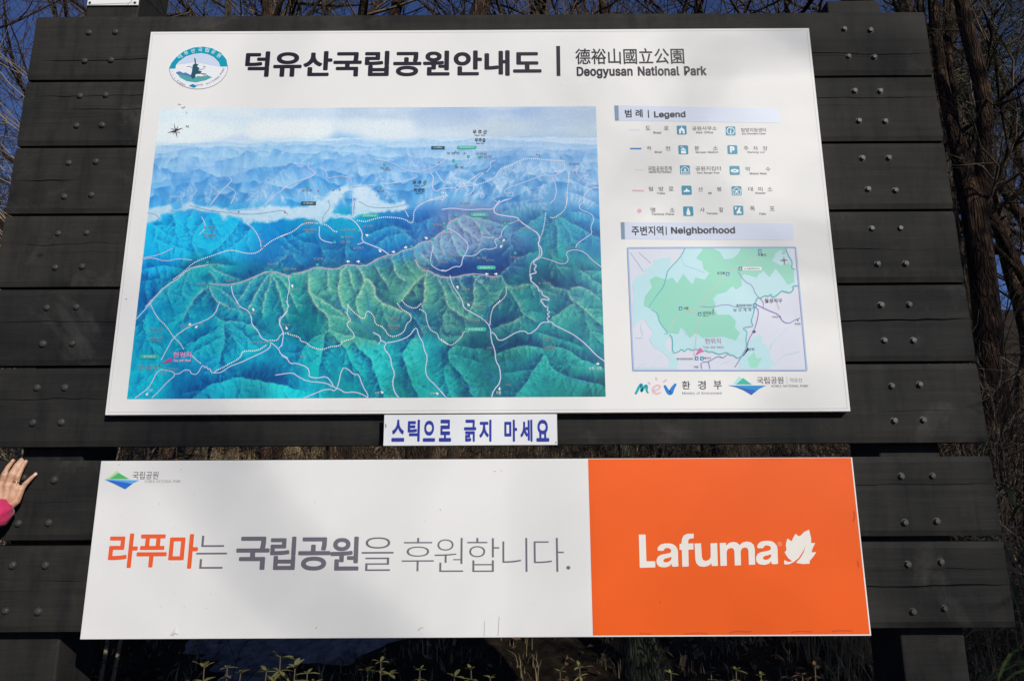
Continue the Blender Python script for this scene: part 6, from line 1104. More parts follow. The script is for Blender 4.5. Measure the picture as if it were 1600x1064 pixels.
def grow(rs, wood, twig, p, d, L, r, lvl, maxl, up=.25, wig=.22, leafs=None, dens=1.0):
    n = max(3, int(4+L*1.2)) if lvl == 0 else (5 if lvl == 1 else 4 if lvl == 2 else 3)
    P = [p.copy()]; D = [d.copy()]; R_ = [r]
    tipr = max(.0012, r*(.30 if lvl == 0 else .22))
    for i in range(n):
        d = unit(d+rs.normal(0, wig*(.35 if lvl == 0 else 1), 3)+np.array([0, 0, up*(.15 if lvl == 0 else .3)])); p = p+d*L/n
        P.append(p.copy()); D.append(d.copy()); R_.append(r+(tipr-r)*((i+1)/n)**.8)
    (wood if lvl < 2 else twig).tube(P, R_, 9 if lvl == 0 else 5 if lvl == 1 else 3)
    if lvl >= maxl:
        if leafs is not None: leafs.append((P[-1], D[-1], L))
        return
    cnt = int(({0: 15, 1: 8, 2: 5, 3: 4}.get(lvl, 3))*dens)
    for k in range(cnt):
        u = (.30 if lvl == 0 else .15)+(.97-(.30 if lvl == 0 else .15))*(k+rs.rand())/cnt; q = u*n; i = min(int(q), n-1); ff = q-i
        b = P[i]*(1-ff)+P[i+1]*ff; bd = D[min(i+1, n)]; rr = R_[i]*(1-ff)+R_[i+1]*ff
        ax = unit(np.cross(bd, rs.normal(0, 1, 3))); sp = rad(rs.uniform(32, 68) if lvl == 0 else rs.uniform(25, 60))
        nd = unit(bd*math.cos(sp)+ax*math.sin(sp))
        l2 = L*(.42-.22*u if lvl == 0 else rs.uniform(.35, .6)); r2 = min(rr*.62, r*.42 if lvl == 0 else rr*.7)
        grow(rs, wood, twig, b, nd, l2, max(r2, .0018), lvl+1, maxl, up, wig, leafs, dens)
def tree_meshes(seed, H, r, lean=(0, 0), maxl=3, dens=1.0, needles=False, curve=.22):
    rs = np.random.RandomState(seed); wd, tw = MB(), MB(); lf = [] if needles else None
    grow(rs, wd, tw, np.array([0., 0., -.25]), unit(np.array([lean[0], lean[1], 1.0])), H, r, 0, maxl, .25, curve, lf, dens)
    # root flare
    wd.tube([(0, 0, -.3), (0, 0, .02), (0.0, 0, .30)], [r*1.7, r*1.35, r*1.0], 9)
    fo = None
    if needles:
        fo = MB(); V = []; 
        for P, D, L in lf:
            for k in range(9):
                a = unit(D*.55+rs.normal(0, .65, 3)); l = rs.uniform(.07, .15)*1.5; s = unit(np.cross(a, rs.normal(0, 1, 3)))*.006*1.6; q = P+rs.normal(0, .06, 3)
                V += [q-s, q+s, q+a*l+s*.3, q+a*l-s*.3]
        V = np.array(V); nn = len(V)//4; fo.add(V, np.arange(nn*4).reshape(-1, 4))
    return wd, tw, fo
protos = {}
def proto(key, bark, twigm, **kw):
    wd, tw, fo = tree_meshes(**kw)
    a = wd.build('trunk', M[bark]); b = tw.build('branches', M[twigm]); c = fo.build('needles', M['needle'], smooth=False) if fo else None
    for o in (a, b, c):
        if o: COL.objects.unlink(o)
    protos[key] = (a, b, c)
proto('bare0', 'grey_bark', 'twig', seed=1, H=13, r=.13)
proto('bare1', 'pine_bark', 'twig', seed=2, H=15, r=.16, lean=(.05, 0))
proto('bare2', 'grey_bark', 'twig_dark', seed=3, H=12, r=.10, lean=(-.10, .02), curve=.35)
proto('bare3', 'pine_bark', 'twig_dark', seed=4, H=16, r=.19, dens=.9)
proto('pine0', 'pine_bark', 'twig_dark', seed=5, H=15, r=.17, needles=True, dens=1.2)
proto('pine1', 'pine_bark', 'twig_dark', seed=6, H=13, r=.14, needles=True, dens=.95, lean=(.06, .02))
proto('shadepine', 'pine_bark', 'twig_dark', seed=16, H=9, r=.14, needles=True, dens=1.5)
def place(key, name, x, y, rz, s, label, cat, group=None, leanx=0.0):
    e = empty(name, (x, y, float(ground_z(x, y))), label, cat, group); e.rotation_euler = (0, leanx, rz); e.scale = (s, s, s)
    for o in protos[key]:
        if o: c = o.copy(); COL.objects.link(c); c.parent = e
    return e
def at_px(px, py, Y):
    return pp(px, py, Y)[0], Y
TREES = [ # photo x at the top edge, depth, prototype, scale, turn, lean, label
 (284, 7.5, 'bare0', .9, .5, -.05, 'pale twin-lit bare trunk just right of the left post above the board'),
 (322, 9, 'bare1', .8, 2.0, .03, 'thin brown trunk above the round emblem, behind the board'),
 (385, 9.5, 'bare2', 1.0, 4.0, .10, 'leaning bare trunk above the start of the sign title'),
 (472, 6.5, 'bare3', .8, 1.1, .0, 'reddish brown trunk above the second syllable of the title'),
 (566, 7.0, 'bare1', 1.15, 3.0, .02, 'broad rough-barked trunk above the left third of the board'),
 (668, 6.4, 'bare3', 1.0, 5.0, .03, 'widest dark trunk above the middle of the board'),
 (712, 9.0, 'bare0', .9, .2, .05, 'grey trunk just right of the widest dark trunk over the board'),
 (775, 8.5, 'bare2', 1.3, 2.2, -.03, 'pale peeling trunk above the middle of the title lettering'),
 (838, 10, 'bare0', 1.0, 4.4, -.10, 'forked bare trunk above the end of the Korean title'),
 (912, 10, 'bare3', .7, .9, .02, 'short trunk standing above the Chinese characters'),
 (1002, 12, 'bare2', 1.1, 1.9, .0, 'slim bare trunk above the English park name'),
 (1062, 9, 'bare1', .8, 5.1, -.02, 'sunlit brown trunk over the right end of the English park name'),
 (1110, 11, 'bare3', .75, 2.8, .03, 'dark trunk just left of the bushy twigs by the right post'),
 (1400, 5.0, 'bare3', 1.05, .4, .0, 'thick black trunk immediately right of the right post'),
 (1462, 7.0, 'bare0', .8, 3.4, .02, 'slender pale trunk left of the forked pine at the right edge'),
 (60, 12, 'bare1', .8, 1.5, .0, 'bare tree behind the twigs at the upper left corner'),
 (-60, 9, 'bare0', 1.0, 2.5, .05, 'bare grey tree at the left edge behind the shrub'),
 (180, 14, 'bare2', 1.1, .7, .0, 'bare tree whose crown shows left of the left post'),
]
for px, Y, k, s, rz, ln, lab in TREES:
    x, y = at_px(px, 12, Y); place(k, 'bare_tree', x, y, rz, s, lab, 'tree', 'bare trees behind the board', 0.0)
FAR = [(1540, 15, 'bare1'), (1580, 11, 'bare3'), (1605, 17, 'pine1'), (1500, 21, 'pine0'), (1640, 13, 'pine0'), (1560, 26, 'pine1'), (1585, 30, 'bare0'), (1700, 19, 'pine0'), (430, 16, 'pine0'), (1200, 15, 'bare0'), (1150, 20, 'bare1'), (620, 17, 'bare0'), (520, 20, 'bare2'), (20, 20, 'bare2'), (-40, 16, 'bare3'), (880, 18, 'bare1'), (340, 20, 'bare3'), (1300, 12, 'bare0'), (740, 22, 'bare3'), (100, 26, 'bare0'), (1460, 30, 'pine1'), (0, 32, 'pine0'), (1620, 40, 'pine0'), (30, 44, 'pine1')]
FAR += [(1612, 7.5, 'pine0'), (1668, 9.5, 'pine1'), (1590, 13, 'pine1')]
FL = ['bare trunk just right of the forked pine, near the edge', 'dark bare trunk hugging the right edge', 'pine crown at the far right edge, second row', 'dark pine showing between the fork and the board', 'near pine leaning in from beyond the right edge', 'pine whose crown fills the gap right of the fork',
 'slim distant bare tree right of the fork', 'wide pine mostly cut off by the right edge', 'dark pine behind the board above the emblem', 'distant grey trunk above the right third of the board', 'distant brown trunk above the English park name', 'distant pale trunk above the middle of the title', 'distant thin trunk above the second title syllable', 'thin dark tree at the upper left, second row', 'dark trunk just inside the left edge', 'distant trunk above the end of the Korean title', 'far trunk right of the round emblem', 'grey bare tree behind the right post', 'far dark trunk above the title middle', 'far grey crown at the upper left', 'far pine low between the right trunks', 'far pine low at the left edge', 'farthest pine at the right edge', 'farthest pine at the left', 'near dark pine filling the upper right corner', 'near dark pine cut off by the right edge', 'dark pine between the corner pine and the forked one']
for i, (px, Y, k) in enumerate(FAR):
    if i in (10, 12, 16, 18, 11): continue
    x, y = at_px(px, 300, Y)
    place(k, 'pine_tree' if 'pine' in k else 'bare_tree', x, y, i*1.3, .62 if i > 23 else .85+.25*((i*37) % 10)/10, FL[i], 'tree', 'trees deeper in the wood')
# the forked trunk at the right, built to its own shape
def forked():
    Y = 5.4
    e0 = pp(1552, 700, Y); z0 = float(ground_z(e0[0], Y))
    e = empty('forked_tree', (e0[0], Y, z0), 'thick rough-barked forked pine trunk right of the board, sun-dappled', 'tree')
    wd, tw = MB(), MB(); rs = np.random.RandomState(3)
    def chain(L, k=10):
        P = smooth_line([pp(px, py, Y+dy) for px, py, w, dy in L], 2); Wd = smooth_line([(q[2],)*2 for q in L], 2)[:, 0]
        R_ = Wd/2/F*(Y+2.25)*.98
        wd.tube(P-np.array([e0[0], Y, z0]), R_, k); return P-np.array([e0[0], Y, z0]), R_
    a = chain([(1556, 860, 66, 0), (1554, 700, 50, 0), (1548, 560, 42, 0), (1537, 440, 40, 0), (1523, 330, 40, 0), (1510, 285, 34, 0), (1494, 220, 24, .1), (1478, 160, 20, .2), (1462, 60, 18, .3), (1452, -60, 16, .4), (1440, -400, 10, .6), (1420, -900, 4, .8)])
    b = chain([(1530, 340, 34, 0), (1536, 270, 27, -.05), (1541, 210, 25, -.1), (1536, 140, 25, -.15), (1520, 80, 24, -.2), (1504, 20, 22, -.2), (1494, -60, 20, -.2), (1480, -400, 13, -.1), (1470, -900, 5, 0)])
    c = chain([(1530, 480, 20, .1), (1512, 330, 14, .3), (1498, 240, 13, .5), (1488, 140, 12, .7), (1480, 40, 11, .8), (1472, -100, 10, .9), (1465, -500, 5, 1.0)], 7)
    for P, R_, n in ((a[0], a[1], 10), (b[0], b[1], 12), (c[0], c[1], 8)):
        for q in range(n):
            i = rs.randint(len(P)//3, len(P)-1); d = unit(np.array([rs.uniform(-.2, 1), rs.uniform(-.6, .6), rs.uniform(-.3, .5)]))
            grow(rs, tw, tw, P[i], d, rs.uniform(.6, 1.8), max(R_[i]*.16, .008), 1, 3, .1, .35, None, .8)
    wd.build('trunk', M['pine_bark'], e); tw.build('branches', M['twig'], e)
forked()
# trees on the near side of the path: they dapple the board with shade
NEAR = [(20, 1.5, 'bare1', 1.25, 2.3, 'straight brown bare tree nearly on the sun line'), (17, 3.1, 'bare0', 1.25, .3, 'grey bare tree across the clearing, right of the sun line'), (19, -3.2, 'bare2', 1.2, 1.7, 'crooked brown bare tree across the clearing'), (16, -5.2, 'bare1', 1.0, 4.1, 'brown bare tree across the clearing, left of the crooked one'), (18, 5.6, 'pine1', 1.1, 5.0, 'leaning pine across the clearing at the right'), (19, -8.5, 'pine0', 1.0, 2.1, 'pine across the clearing at the left'), (25, .2, 'bare2', 1.55, 3.2, 'tallest bare tree straight across the clearing'), (15, 9.5, 'bare2', 1.3, 1.1, 'crooked bare tree across the clearing, far right')]
for dist, off, k, s, rz, lab in NEAR:
    h = Vector((sdir.x, sdir.y)).normalized(); sdx = Vector((h.y*-1, h.x))
    x = h.x*dist+sdx.x*off; y = h.y*dist+sdx.y*off
    place(k, 'pine_tree' if 'pine' in k else 'bare_tree', x, y, rz, s, lab, 'tree', 'trees facing the board')
# unseen dense pines added right of the board to shade the slope behind it
for x, y, s, rz, lab in [(3.25, -1.1, .44, 1.4, 'small dense pine added for shade, closest to the right end of the board'), (4.0, -.1, .30, .4, 'small dense pine added for shade right of the board'), (4.9, .7, .30, 2.0, 'second small dense pine added for shade, behind the first'), (5.6, -.6, .34, 3.5, 'third small pine added for shade, farthest right')]:
    place('shadepine', 'pine_tree', x, y, rz, s, lab, 'tree', 'unseen young pines added to shade the slope')

for x, y, k, s_, rz, lab in [(11, -4.5, 'pine0', 1.0, 4.0, 'tall unseen pine added for shade far right of the board'), (10.5, .5, 'pine1', .95, 5.2, 'tall leaning unseen pine added for shade far right of the board')]:  # tall pines out of view, added to darken the woods at the right
    place(k, 'pine_tree', x, y, rz, s_, lab, 'tree', 'unseen taller pines added for shade')

# ------------------------------------------------------------------ shrubs and low plants
class TrimMB(MB):
    def __init__(s, ox, oy): super().__init__(); s.o = (ox, oy)
    def tube(s, P, R, k=6, cap=False):
        P = np.asarray(P, float); x = P[:, 0]+s.o[0]; y = P[:, 1]+s.o[1]
        if np.any((x > -1.74) & (y < .42)): return
        super().tube(P, R, k)
def shrub_mesh(seed, n, H, spread, r=.006, lvl=2, dens=.9, wig=.16, trim=None):
    rs = np.random.RandomState(seed); a = TrimMB(*trim) if trim else MB()
    for i in range(n):
        th = rs.uniform(0, 6.283); t = rs.uniform(.05, 1)*spread; d = unit(np.array([math.cos(th)*t, math.sin(th)*t, 1]))
        grow(rs, a, a, np.array([rs.normal(0, .08), rs.normal(0, .08), -.05]), d, H*rs.uniform(.6, 1.1), r*rs.uniform(.7, 1.3), 4-lvl-2+1 if False else 1, 1+lvl, .12, wig, None, dens)
    return a
SHR = {}
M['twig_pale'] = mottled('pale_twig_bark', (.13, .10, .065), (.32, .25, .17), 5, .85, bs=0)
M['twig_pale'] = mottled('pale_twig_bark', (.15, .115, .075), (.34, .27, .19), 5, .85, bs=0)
rs = np.random.RandomState(77); tw_ = MB(); OX, OY = -1.98, 1.15
for i in range(11):
    bx = rs.uniform(-1.78, -2.12)-OX; by = rs.uniform(.75, 1.6)-OY; H_ = rs.uniform(2.4, 3.7)
    P = np.array([[bx*.3, by*.3, -.05], [bx*.8, by*.8, .5], [bx, by, 1.2], [bx-.02, by, H_*.7], [bx-.10, by+.02, H_]]); tw_.tube(P, [.012, .011, .009, .006, .003], 5)
    for k in range(15):
        u = rs.uniform(.25, 1)*H_; p0 = np.array([np.interp(u, P[:, 2], P[:, 0]), np.interp(u, P[:, 2], P[:, 1]), u]); th = rs.uniform(.35, 1.15)
        d = unit(np.array([-math.cos(th), rs.uniform(-.35, .25), math.sin(th)])); L_ = rs.uniform(.45, 1.1); q = [p0]; r0 = rs.uniform(.0022, .0050)
        for j in range(6): d = unit(d+rs.normal(0, .10, 3)+np.array([0, 0, -.02])); q.append(q[-1]+d*L_/6)
        tw_.tube(q, np.linspace(r0, .0010, 7), 4)
        for j in (2, 3, 4, 5):
            if rs.rand() < .6: dd = unit(d+rs.normal(0, .45, 3)); tw_.tube([q[j], q[j]+dd*.09, q[j]+dd*.2+rs.normal(0, .01, 3)], [.0016, .0012, .0007], 3)
o = tw_.build('twigs', M['twig_pale']); COL.objects.unlink(o); SHR['paletrim'] = o
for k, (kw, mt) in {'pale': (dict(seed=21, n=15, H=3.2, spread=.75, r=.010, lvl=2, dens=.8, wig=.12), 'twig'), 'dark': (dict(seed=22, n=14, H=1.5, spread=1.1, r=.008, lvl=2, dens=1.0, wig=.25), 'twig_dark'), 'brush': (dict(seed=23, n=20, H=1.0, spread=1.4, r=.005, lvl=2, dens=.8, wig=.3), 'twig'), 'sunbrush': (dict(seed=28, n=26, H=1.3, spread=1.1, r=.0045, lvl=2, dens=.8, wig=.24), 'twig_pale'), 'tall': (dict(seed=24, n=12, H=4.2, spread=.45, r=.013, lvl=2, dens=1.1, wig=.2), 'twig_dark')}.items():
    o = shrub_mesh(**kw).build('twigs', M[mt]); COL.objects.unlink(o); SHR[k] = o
def shrub(k, x, y, rz, s, label, group='bare shrubs around the board'):
    e = empty('bare_shrub', (x, y, float(ground_z(x, y))), label, 'shrub', group); e.rotation_euler = (0, 0, rz); e.scale = (s,)*3
    c = SHR[k].copy(); COL.objects.link(c); c.parent = e
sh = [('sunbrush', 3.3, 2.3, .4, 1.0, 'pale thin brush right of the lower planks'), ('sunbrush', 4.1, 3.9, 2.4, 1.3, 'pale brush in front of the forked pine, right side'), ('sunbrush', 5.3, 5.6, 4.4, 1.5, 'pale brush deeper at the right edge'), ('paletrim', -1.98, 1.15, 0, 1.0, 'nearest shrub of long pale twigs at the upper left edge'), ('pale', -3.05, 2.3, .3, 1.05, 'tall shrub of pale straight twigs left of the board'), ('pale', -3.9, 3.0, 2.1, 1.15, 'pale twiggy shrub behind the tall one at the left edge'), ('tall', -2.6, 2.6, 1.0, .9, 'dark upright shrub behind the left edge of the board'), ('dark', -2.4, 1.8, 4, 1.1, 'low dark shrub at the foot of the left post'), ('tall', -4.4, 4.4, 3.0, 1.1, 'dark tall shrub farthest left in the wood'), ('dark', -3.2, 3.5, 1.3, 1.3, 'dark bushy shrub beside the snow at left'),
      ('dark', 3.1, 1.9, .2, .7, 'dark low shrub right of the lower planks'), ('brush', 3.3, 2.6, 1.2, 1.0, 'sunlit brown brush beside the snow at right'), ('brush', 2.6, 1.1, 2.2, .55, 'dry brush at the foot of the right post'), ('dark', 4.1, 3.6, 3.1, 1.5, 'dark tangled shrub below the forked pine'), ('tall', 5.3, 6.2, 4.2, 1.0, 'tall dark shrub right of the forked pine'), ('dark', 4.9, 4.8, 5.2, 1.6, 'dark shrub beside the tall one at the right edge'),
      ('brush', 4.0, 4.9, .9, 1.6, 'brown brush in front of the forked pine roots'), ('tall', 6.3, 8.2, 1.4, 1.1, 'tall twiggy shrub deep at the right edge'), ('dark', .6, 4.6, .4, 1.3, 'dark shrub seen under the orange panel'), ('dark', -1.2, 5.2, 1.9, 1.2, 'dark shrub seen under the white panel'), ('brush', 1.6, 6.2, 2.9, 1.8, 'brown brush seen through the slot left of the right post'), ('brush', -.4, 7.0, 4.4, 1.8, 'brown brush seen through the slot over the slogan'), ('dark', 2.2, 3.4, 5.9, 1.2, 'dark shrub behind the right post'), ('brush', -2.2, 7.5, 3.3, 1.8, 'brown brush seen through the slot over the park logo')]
for q in sh: shrub(*q)
# leaf litter, dry grass
def litter(n, x0, x1, y0, y1, name, mat, seed, size=.028):
    rs = np.random.RandomState(seed); x = rs.uniform(x0, x1, n); y = rs.uniform(y0, y1, n)
    ok_ = (y > 3.6) | (x > 2.3) | ((y > 1.9) & (rs.rand(n) < .35)); x, y = x[ok_], y[ok_]; n = len(x)
    keep = vnoise(x*1.1+50, y*1.1+50, 3)+rs.rand(n)*.4 > .42; x, y = x[keep], y[keep]; n = len(x)
    z = ground_z(x, y)+rs.uniform(.005, .05, n)
    a = rs.uniform(0, 6.283, n); s = rs.uniform(.6, 1.5, n)*size
    u = np.stack([np.cos(a), np.sin(a), rs.normal(0, .45, n)], 1)*s[:, None]; w = np.stack([-np.sin(a), np.cos(a), rs.normal(0, .45, n)], 1)*(s*.55)[:, None]
    c = np.stack([x, y, z], 1); up = np.zeros((n, 3)); up[:, 2] = s*.3
    V = np.stack([c-u, c-w*.9+up*0, c+u*.2+w*0-up, c+w*.9, c+u], 1)
    V = np.stack([c-u, c-w, c+u, c+w+up], 1).reshape(-1, 3)
    return mk(name, V, np.arange(n*4).reshape(-1, 4), mat, kind='stuff', label='brown dry leaves lying on the forest floor')
litter(60000, -9, 10, .6, 14, 'leaf_litter', M['dryleaf'], 4)
def grass(n, x0, x1, y0, y1, name, mat, seed, h=.3, label=''):
    rs = np.random.RandomState(seed); nt_ = n//14; cx = rs.uniform(x0, x1, nt_); cy = rs.uniform(y0, y1, nt_)
    x = np.repeat(cx, 14)+rs.normal(0, .05, nt_*14); y = np.repeat(cy, 14)+rs.normal(0, .05, nt_*14); n = len(x)
    z = ground_z(x, y)-.02; a = rs.uniform(0, 6.283, n); H = h*rs.uniform(.4, 1.25, n); b = rs.uniform(.1, .9, n)*H; w = .0022+.002*rs.rand(n)
    d = np.stack([np.cos(a), np.sin(a), np.zeros(n)], 1); s = np.stack([-np.sin(a), np.cos(a), np.zeros(n)], 1)*w[:, None]; P0 = np.stack([x, y, z], 1)
    zc = np.zeros((n, 3)); zc[:, 2] = H
    P1 = P0+d*(b*.25)[:, None]+zc*.55; P2 = P0+d*b[:, None]+zc*(1-.25*b/H)[:, None]
    V = np.stack([P0-s, P0+s, P1+s*.8, P1-s*.8, P2+s*.15, P2-s*.15], 1).reshape(-1, 3); i = np.arange(n)*6
    Fc = np.concatenate([np.stack([i, i+1, i+2, i+3], 1), np.stack([i+3, i+2, i+4, i+5], 1)])
    return mk(name, V, Fc, mat, kind='stuff', label=label)
grass(22000, -8, 9, 4.2, 12, 'dry_grass', M['straw'], 9, .34, 'dry straw-coloured grass on the slope behind the board')
grass(2600, -4.5, 2.3, 2.0, 4.2, 'dry_grass', M['straw'], 15, .12, 'short dead grass on the snow and soil under the board')
grass(6500, 2.0, 4.6, .3, 3.6, 'dry_grass', M['straw'], 12, .42, 'dry sunlit grass right of the board')
# bamboo grass at the right of the slot
def bamboo(x, y, seed, n, H, label):
    rs = np.random.RandomState(seed); e = empty('bamboo_grass', (x, y, float(ground_z(x, y))), label, 'plant', 'bamboo grass right of the board'); st = MB(); lf = MB()
    for i in range(n):
        th = rs.uniform(0, 6.283); d = np.array([math.cos(th)*.14, math.sin(th)*.14, 1]); h = H*rs.uniform(.7, 1.05); b = np.array([rs.normal(0, .05), rs.normal(0, .05), 0])
        st.tube([b, b+d*h*.5, b+d*h], [.003, .0026, .0015], 4)
        for k in range(5):
            o = b+d*h*(.45+.13*k); a = rs.uniform(0, 6.283); L = rs.uniform(.24, .40); w = rs.uniform(.006, .0105); u = np.array([math.cos(a), math.sin(a), 0]); s = np.array([-math.sin(a), math.cos(a), 0])
            V = []
            for q in range(7):
                t = q/6; c = o+u*L*t+np.array([0, 0, L*(.45*t-.75*t*t)]); ww = w*math.sin(math.pi*min(1, t*.9+.08))**.7*(1-t*.25)
                V += [c-s*ww, c+s*ww]
            lf.add(V, [(2*q, 2*q+1, 2*q+3, 2*q+2) for q in range(6)])
    st.build('stem', M['straw'], e); lf.build('leaf', M['bamboo'], e, kind='stuff')
for i, (px, py, Y, n, lab) in enumerate([(1592, 735, .55, 6, 'green bamboo grass beside the upper right of the lower planks'), (1560, 700, .9, 5, 'bamboo grass poking up in the slot by the right post'), (1625, 770, .6, 6, 'bamboo grass clump at the very right edge'), (1520, 705, 1.3, 5, 'bamboo grass behind the right post')]):
    P = pp(px, py, Y); bamboo(P[0], Y, 60+i, n, P[2]-float(ground_z(P[0], Y))+.02, lab)
# leafy seedlings peeping up along the bottom edge
def seedling(px, py, Y, seed, sc, label, green=True):
    rs = np.random.RandomState(seed); sc = sc*rs.uniform(.65, 1.15); T_ = pp(px, py, Y); g = float(ground_z(T_[0], Y)); e = empty('leafy_shrub', (T_[0], Y, g), label, 'plant', 'young evergreen shrubs under the board')
    st, lf = MB(), MB(); H = T_[2]-g
    for q in range(rs.randint(2, 4)):
        off = np.array([0, 0, 0]) if q == 0 else np.array([rs.uniform(-.06, .06), rs.uniform(-.04, .04), -rs.uniform(.03, .09)])
        top = np.array([0, 0, H])+off; b = np.array([rs.normal(0, .02), rs.normal(0, .02), -.02])
        st.tube([b, (b+top)/2+rs.normal(0, .012, 3), top], [.004, .003, .0018], 5)
        for lv, m_ in ((0, 5), (.035, 4), (.085, 3)):
            c0 = top-np.array([0, 0, lv*sc*1.2])
            for k in range(m_):
                a = k*6.283/m_+rs.uniform(-.6, .6)+lv*20+seed; L = rs.uniform(.032, .058)*sc; w = L*.17; el = rs.uniform(.1, 1.0) if lv == 0 else rs.uniform(-.3, .5)
                u = np.array([math.cos(a)*math.cos(el), math.sin(a)*math.cos(el), math.sin(el)]); s = np.array([-math.sin(a), math.cos(a), 0]); nn = np.cross(u, s); V = []
                for j in range(5):
                    t = j/4; c = c0+u*L*t-nn*0+np.array([0, 0, -.3*L*t*t]); ww = w*math.sin(math.pi*(t*.86+.07))
                    V += [c-s*ww, c+np.array([0, 0, -.15*ww]), c+s*ww]
                lf.add(V, [(3*j+i_, 3*j+i_+1, 3*j+i_+4, 3*j+i_+3) for j in range(4) for i_ in (0, 1)])
    st.build('stem', M['twig'], e); lf.build('leaf', M['green'] if green else M['dryleaf'], e, kind='stuff')
spots = [(322, 1046, 'first young leafy shrub from the left, on the snow side'), (352, 1044, 'second leafy shrub from the left with spread leaves'), (374, 1050, 'small leafy sprig just left of the tallest bottom plant'), (415, 1046, 'leafy shrub with reddish stems left of the tallest sprig'), (438, 1022, 'tallest slender sprig at the bottom left'), (462, 1044, 'leafy sprig right of the tallest slender one'), (482, 1052, 'small sprig at the right edge of the snow'), (577, 1046, 'broad leafy tuft under the white panel, left of its tall twin'), (592, 1030, 'tall three-leaf sprig under the word at the middle left'), (606, 1056, 'tiny sprig beside the tall three-leaf one'), (655, 1048, 'leafy tuft below the centre of the white panel'), (710, 1056, 'small sprig left of the widest leaf whorl'), (737, 1044, 'widest leaf whorl below the white panel'), (768, 1054, 'small leaf tuft right of the widest whorl'), (878, 1050, 'leaf tuft left of the pair near the orange panel'), (903, 1042, 'upright leaf tuft below the edge of the orange panel'), (1046, 1050, 'grey-green sprig beside the lichened trunk'), (1110, 1046, 'dim leafy sprig below the orange panel'), (1150, 1050, 'second dim sprig below the orange panel'), (1190, 1056, 'low dim sprig left of the dry-leaf one'), (1275, 1040, 'sprig with one curled dry leaf left of the right post'), (1240, 1056, 'low sprig beside the curled dry leaf'), (1330, 1060, 'low sprig nearest the right post')]
for i, (px, py, lab) in enumerate(spots): seedling(px+((i*13) % 7-3), py+((i*29) % 9)-3, -.16+.18*((i*7) % 5)/5+(.25 if px > 1090 else 0), 200+i, .78, lab, green=px < 1200)
# lichened trunk foot under the orange panel
def stump():
    Y = 2.5; L = [(996, 900, 30), (1000, 985, 44), (1004, 1020, 60), (1012, 1064, 86), (1022, 1160, 130)]
    P = np.array([pp(px, py, Y) for px, py, w in L]); e = empty('mossy_trunk', (P[-1][0], Y, 0), 'pale lichen-covered leaning trunk under the left edge of the orange panel', 'tree')
    R_ = np.array([w for *_, w in L])/2/F*(Y+2.25)*1.02; P = smooth_line(P, 2); R_ = smooth_line(np.stack([R_, R_], 1), 2)[:, 0]
    top = P[0]; ext = np.array([[top[0]-.01, Y+.12, top[2]+.35], [top[0]-.02, Y+.3, top[2]+1.1]]); P = np.concatenate([ext[::-1], P]); R_ = np.r_[R_[0]*.55, R_[0]*.8, R_]
    mb = MB(); mb.tube(P-np.array([P[-1][0]*0+e.location.x, Y, 0]), R_, 14)
    mb.build('trunk', bark_mat('lichened_bark', (.03, .034, .02), (.10, .105, .065), (.20, .20, .135), 9, .8), e)
stump()
# stones at the right
def stone(px, py, Y, r, seed, label):
    P = pp(px, py, Y); g = float(ground_z(P[0], Y)); n, k = 16, 10; v = []
    for j in range(k+1):
        for i in range(n):
            a = 2*math.pi*i/n; b = -math.pi/2+math.pi*j/k; d = Vector((math.cos(a)*math.cos(b), math.sin(a)*math.cos(b), math.sin(b)*.75))
            q = r*(1+.35*mn.noise(d*1.4+Vector((seed, 0, 0)))+.12*mn.noise(d*4+Vector((seed, 0, 0)))); v.append(tuple(d*q))
    f = [(j*n+i, j*n+(i+1) % n, (j+1)*n+(i+1) % n, (j+1)*n+i) for j in range(k) for i in range(n)]
    o = mk('stone', v, f, M['rock'], smooth=True, label=label, cat='stone', group='stones on the slope'); o.location = (P[0], Y, g+r*.25)
M['rock'] = mottled('mossy_rock', (.05, .05, .035), (.17, .165, .13), 7, .95, bs=.6, bd=.03)
for q in [(1592, 985, 2.1, .20, 1, 'mossy stone at the lower right edge beside the snow'), (1560, 1040, 1.6, .13, 2, 'small stone right of the right post foot'), (1600, 1050, 1.3, .12, 3, 'stone at the bottom right corner'), (450, 1060, 3.6, .18, 4, 'dark stone on the snow under the white panel')]: stone(*q)

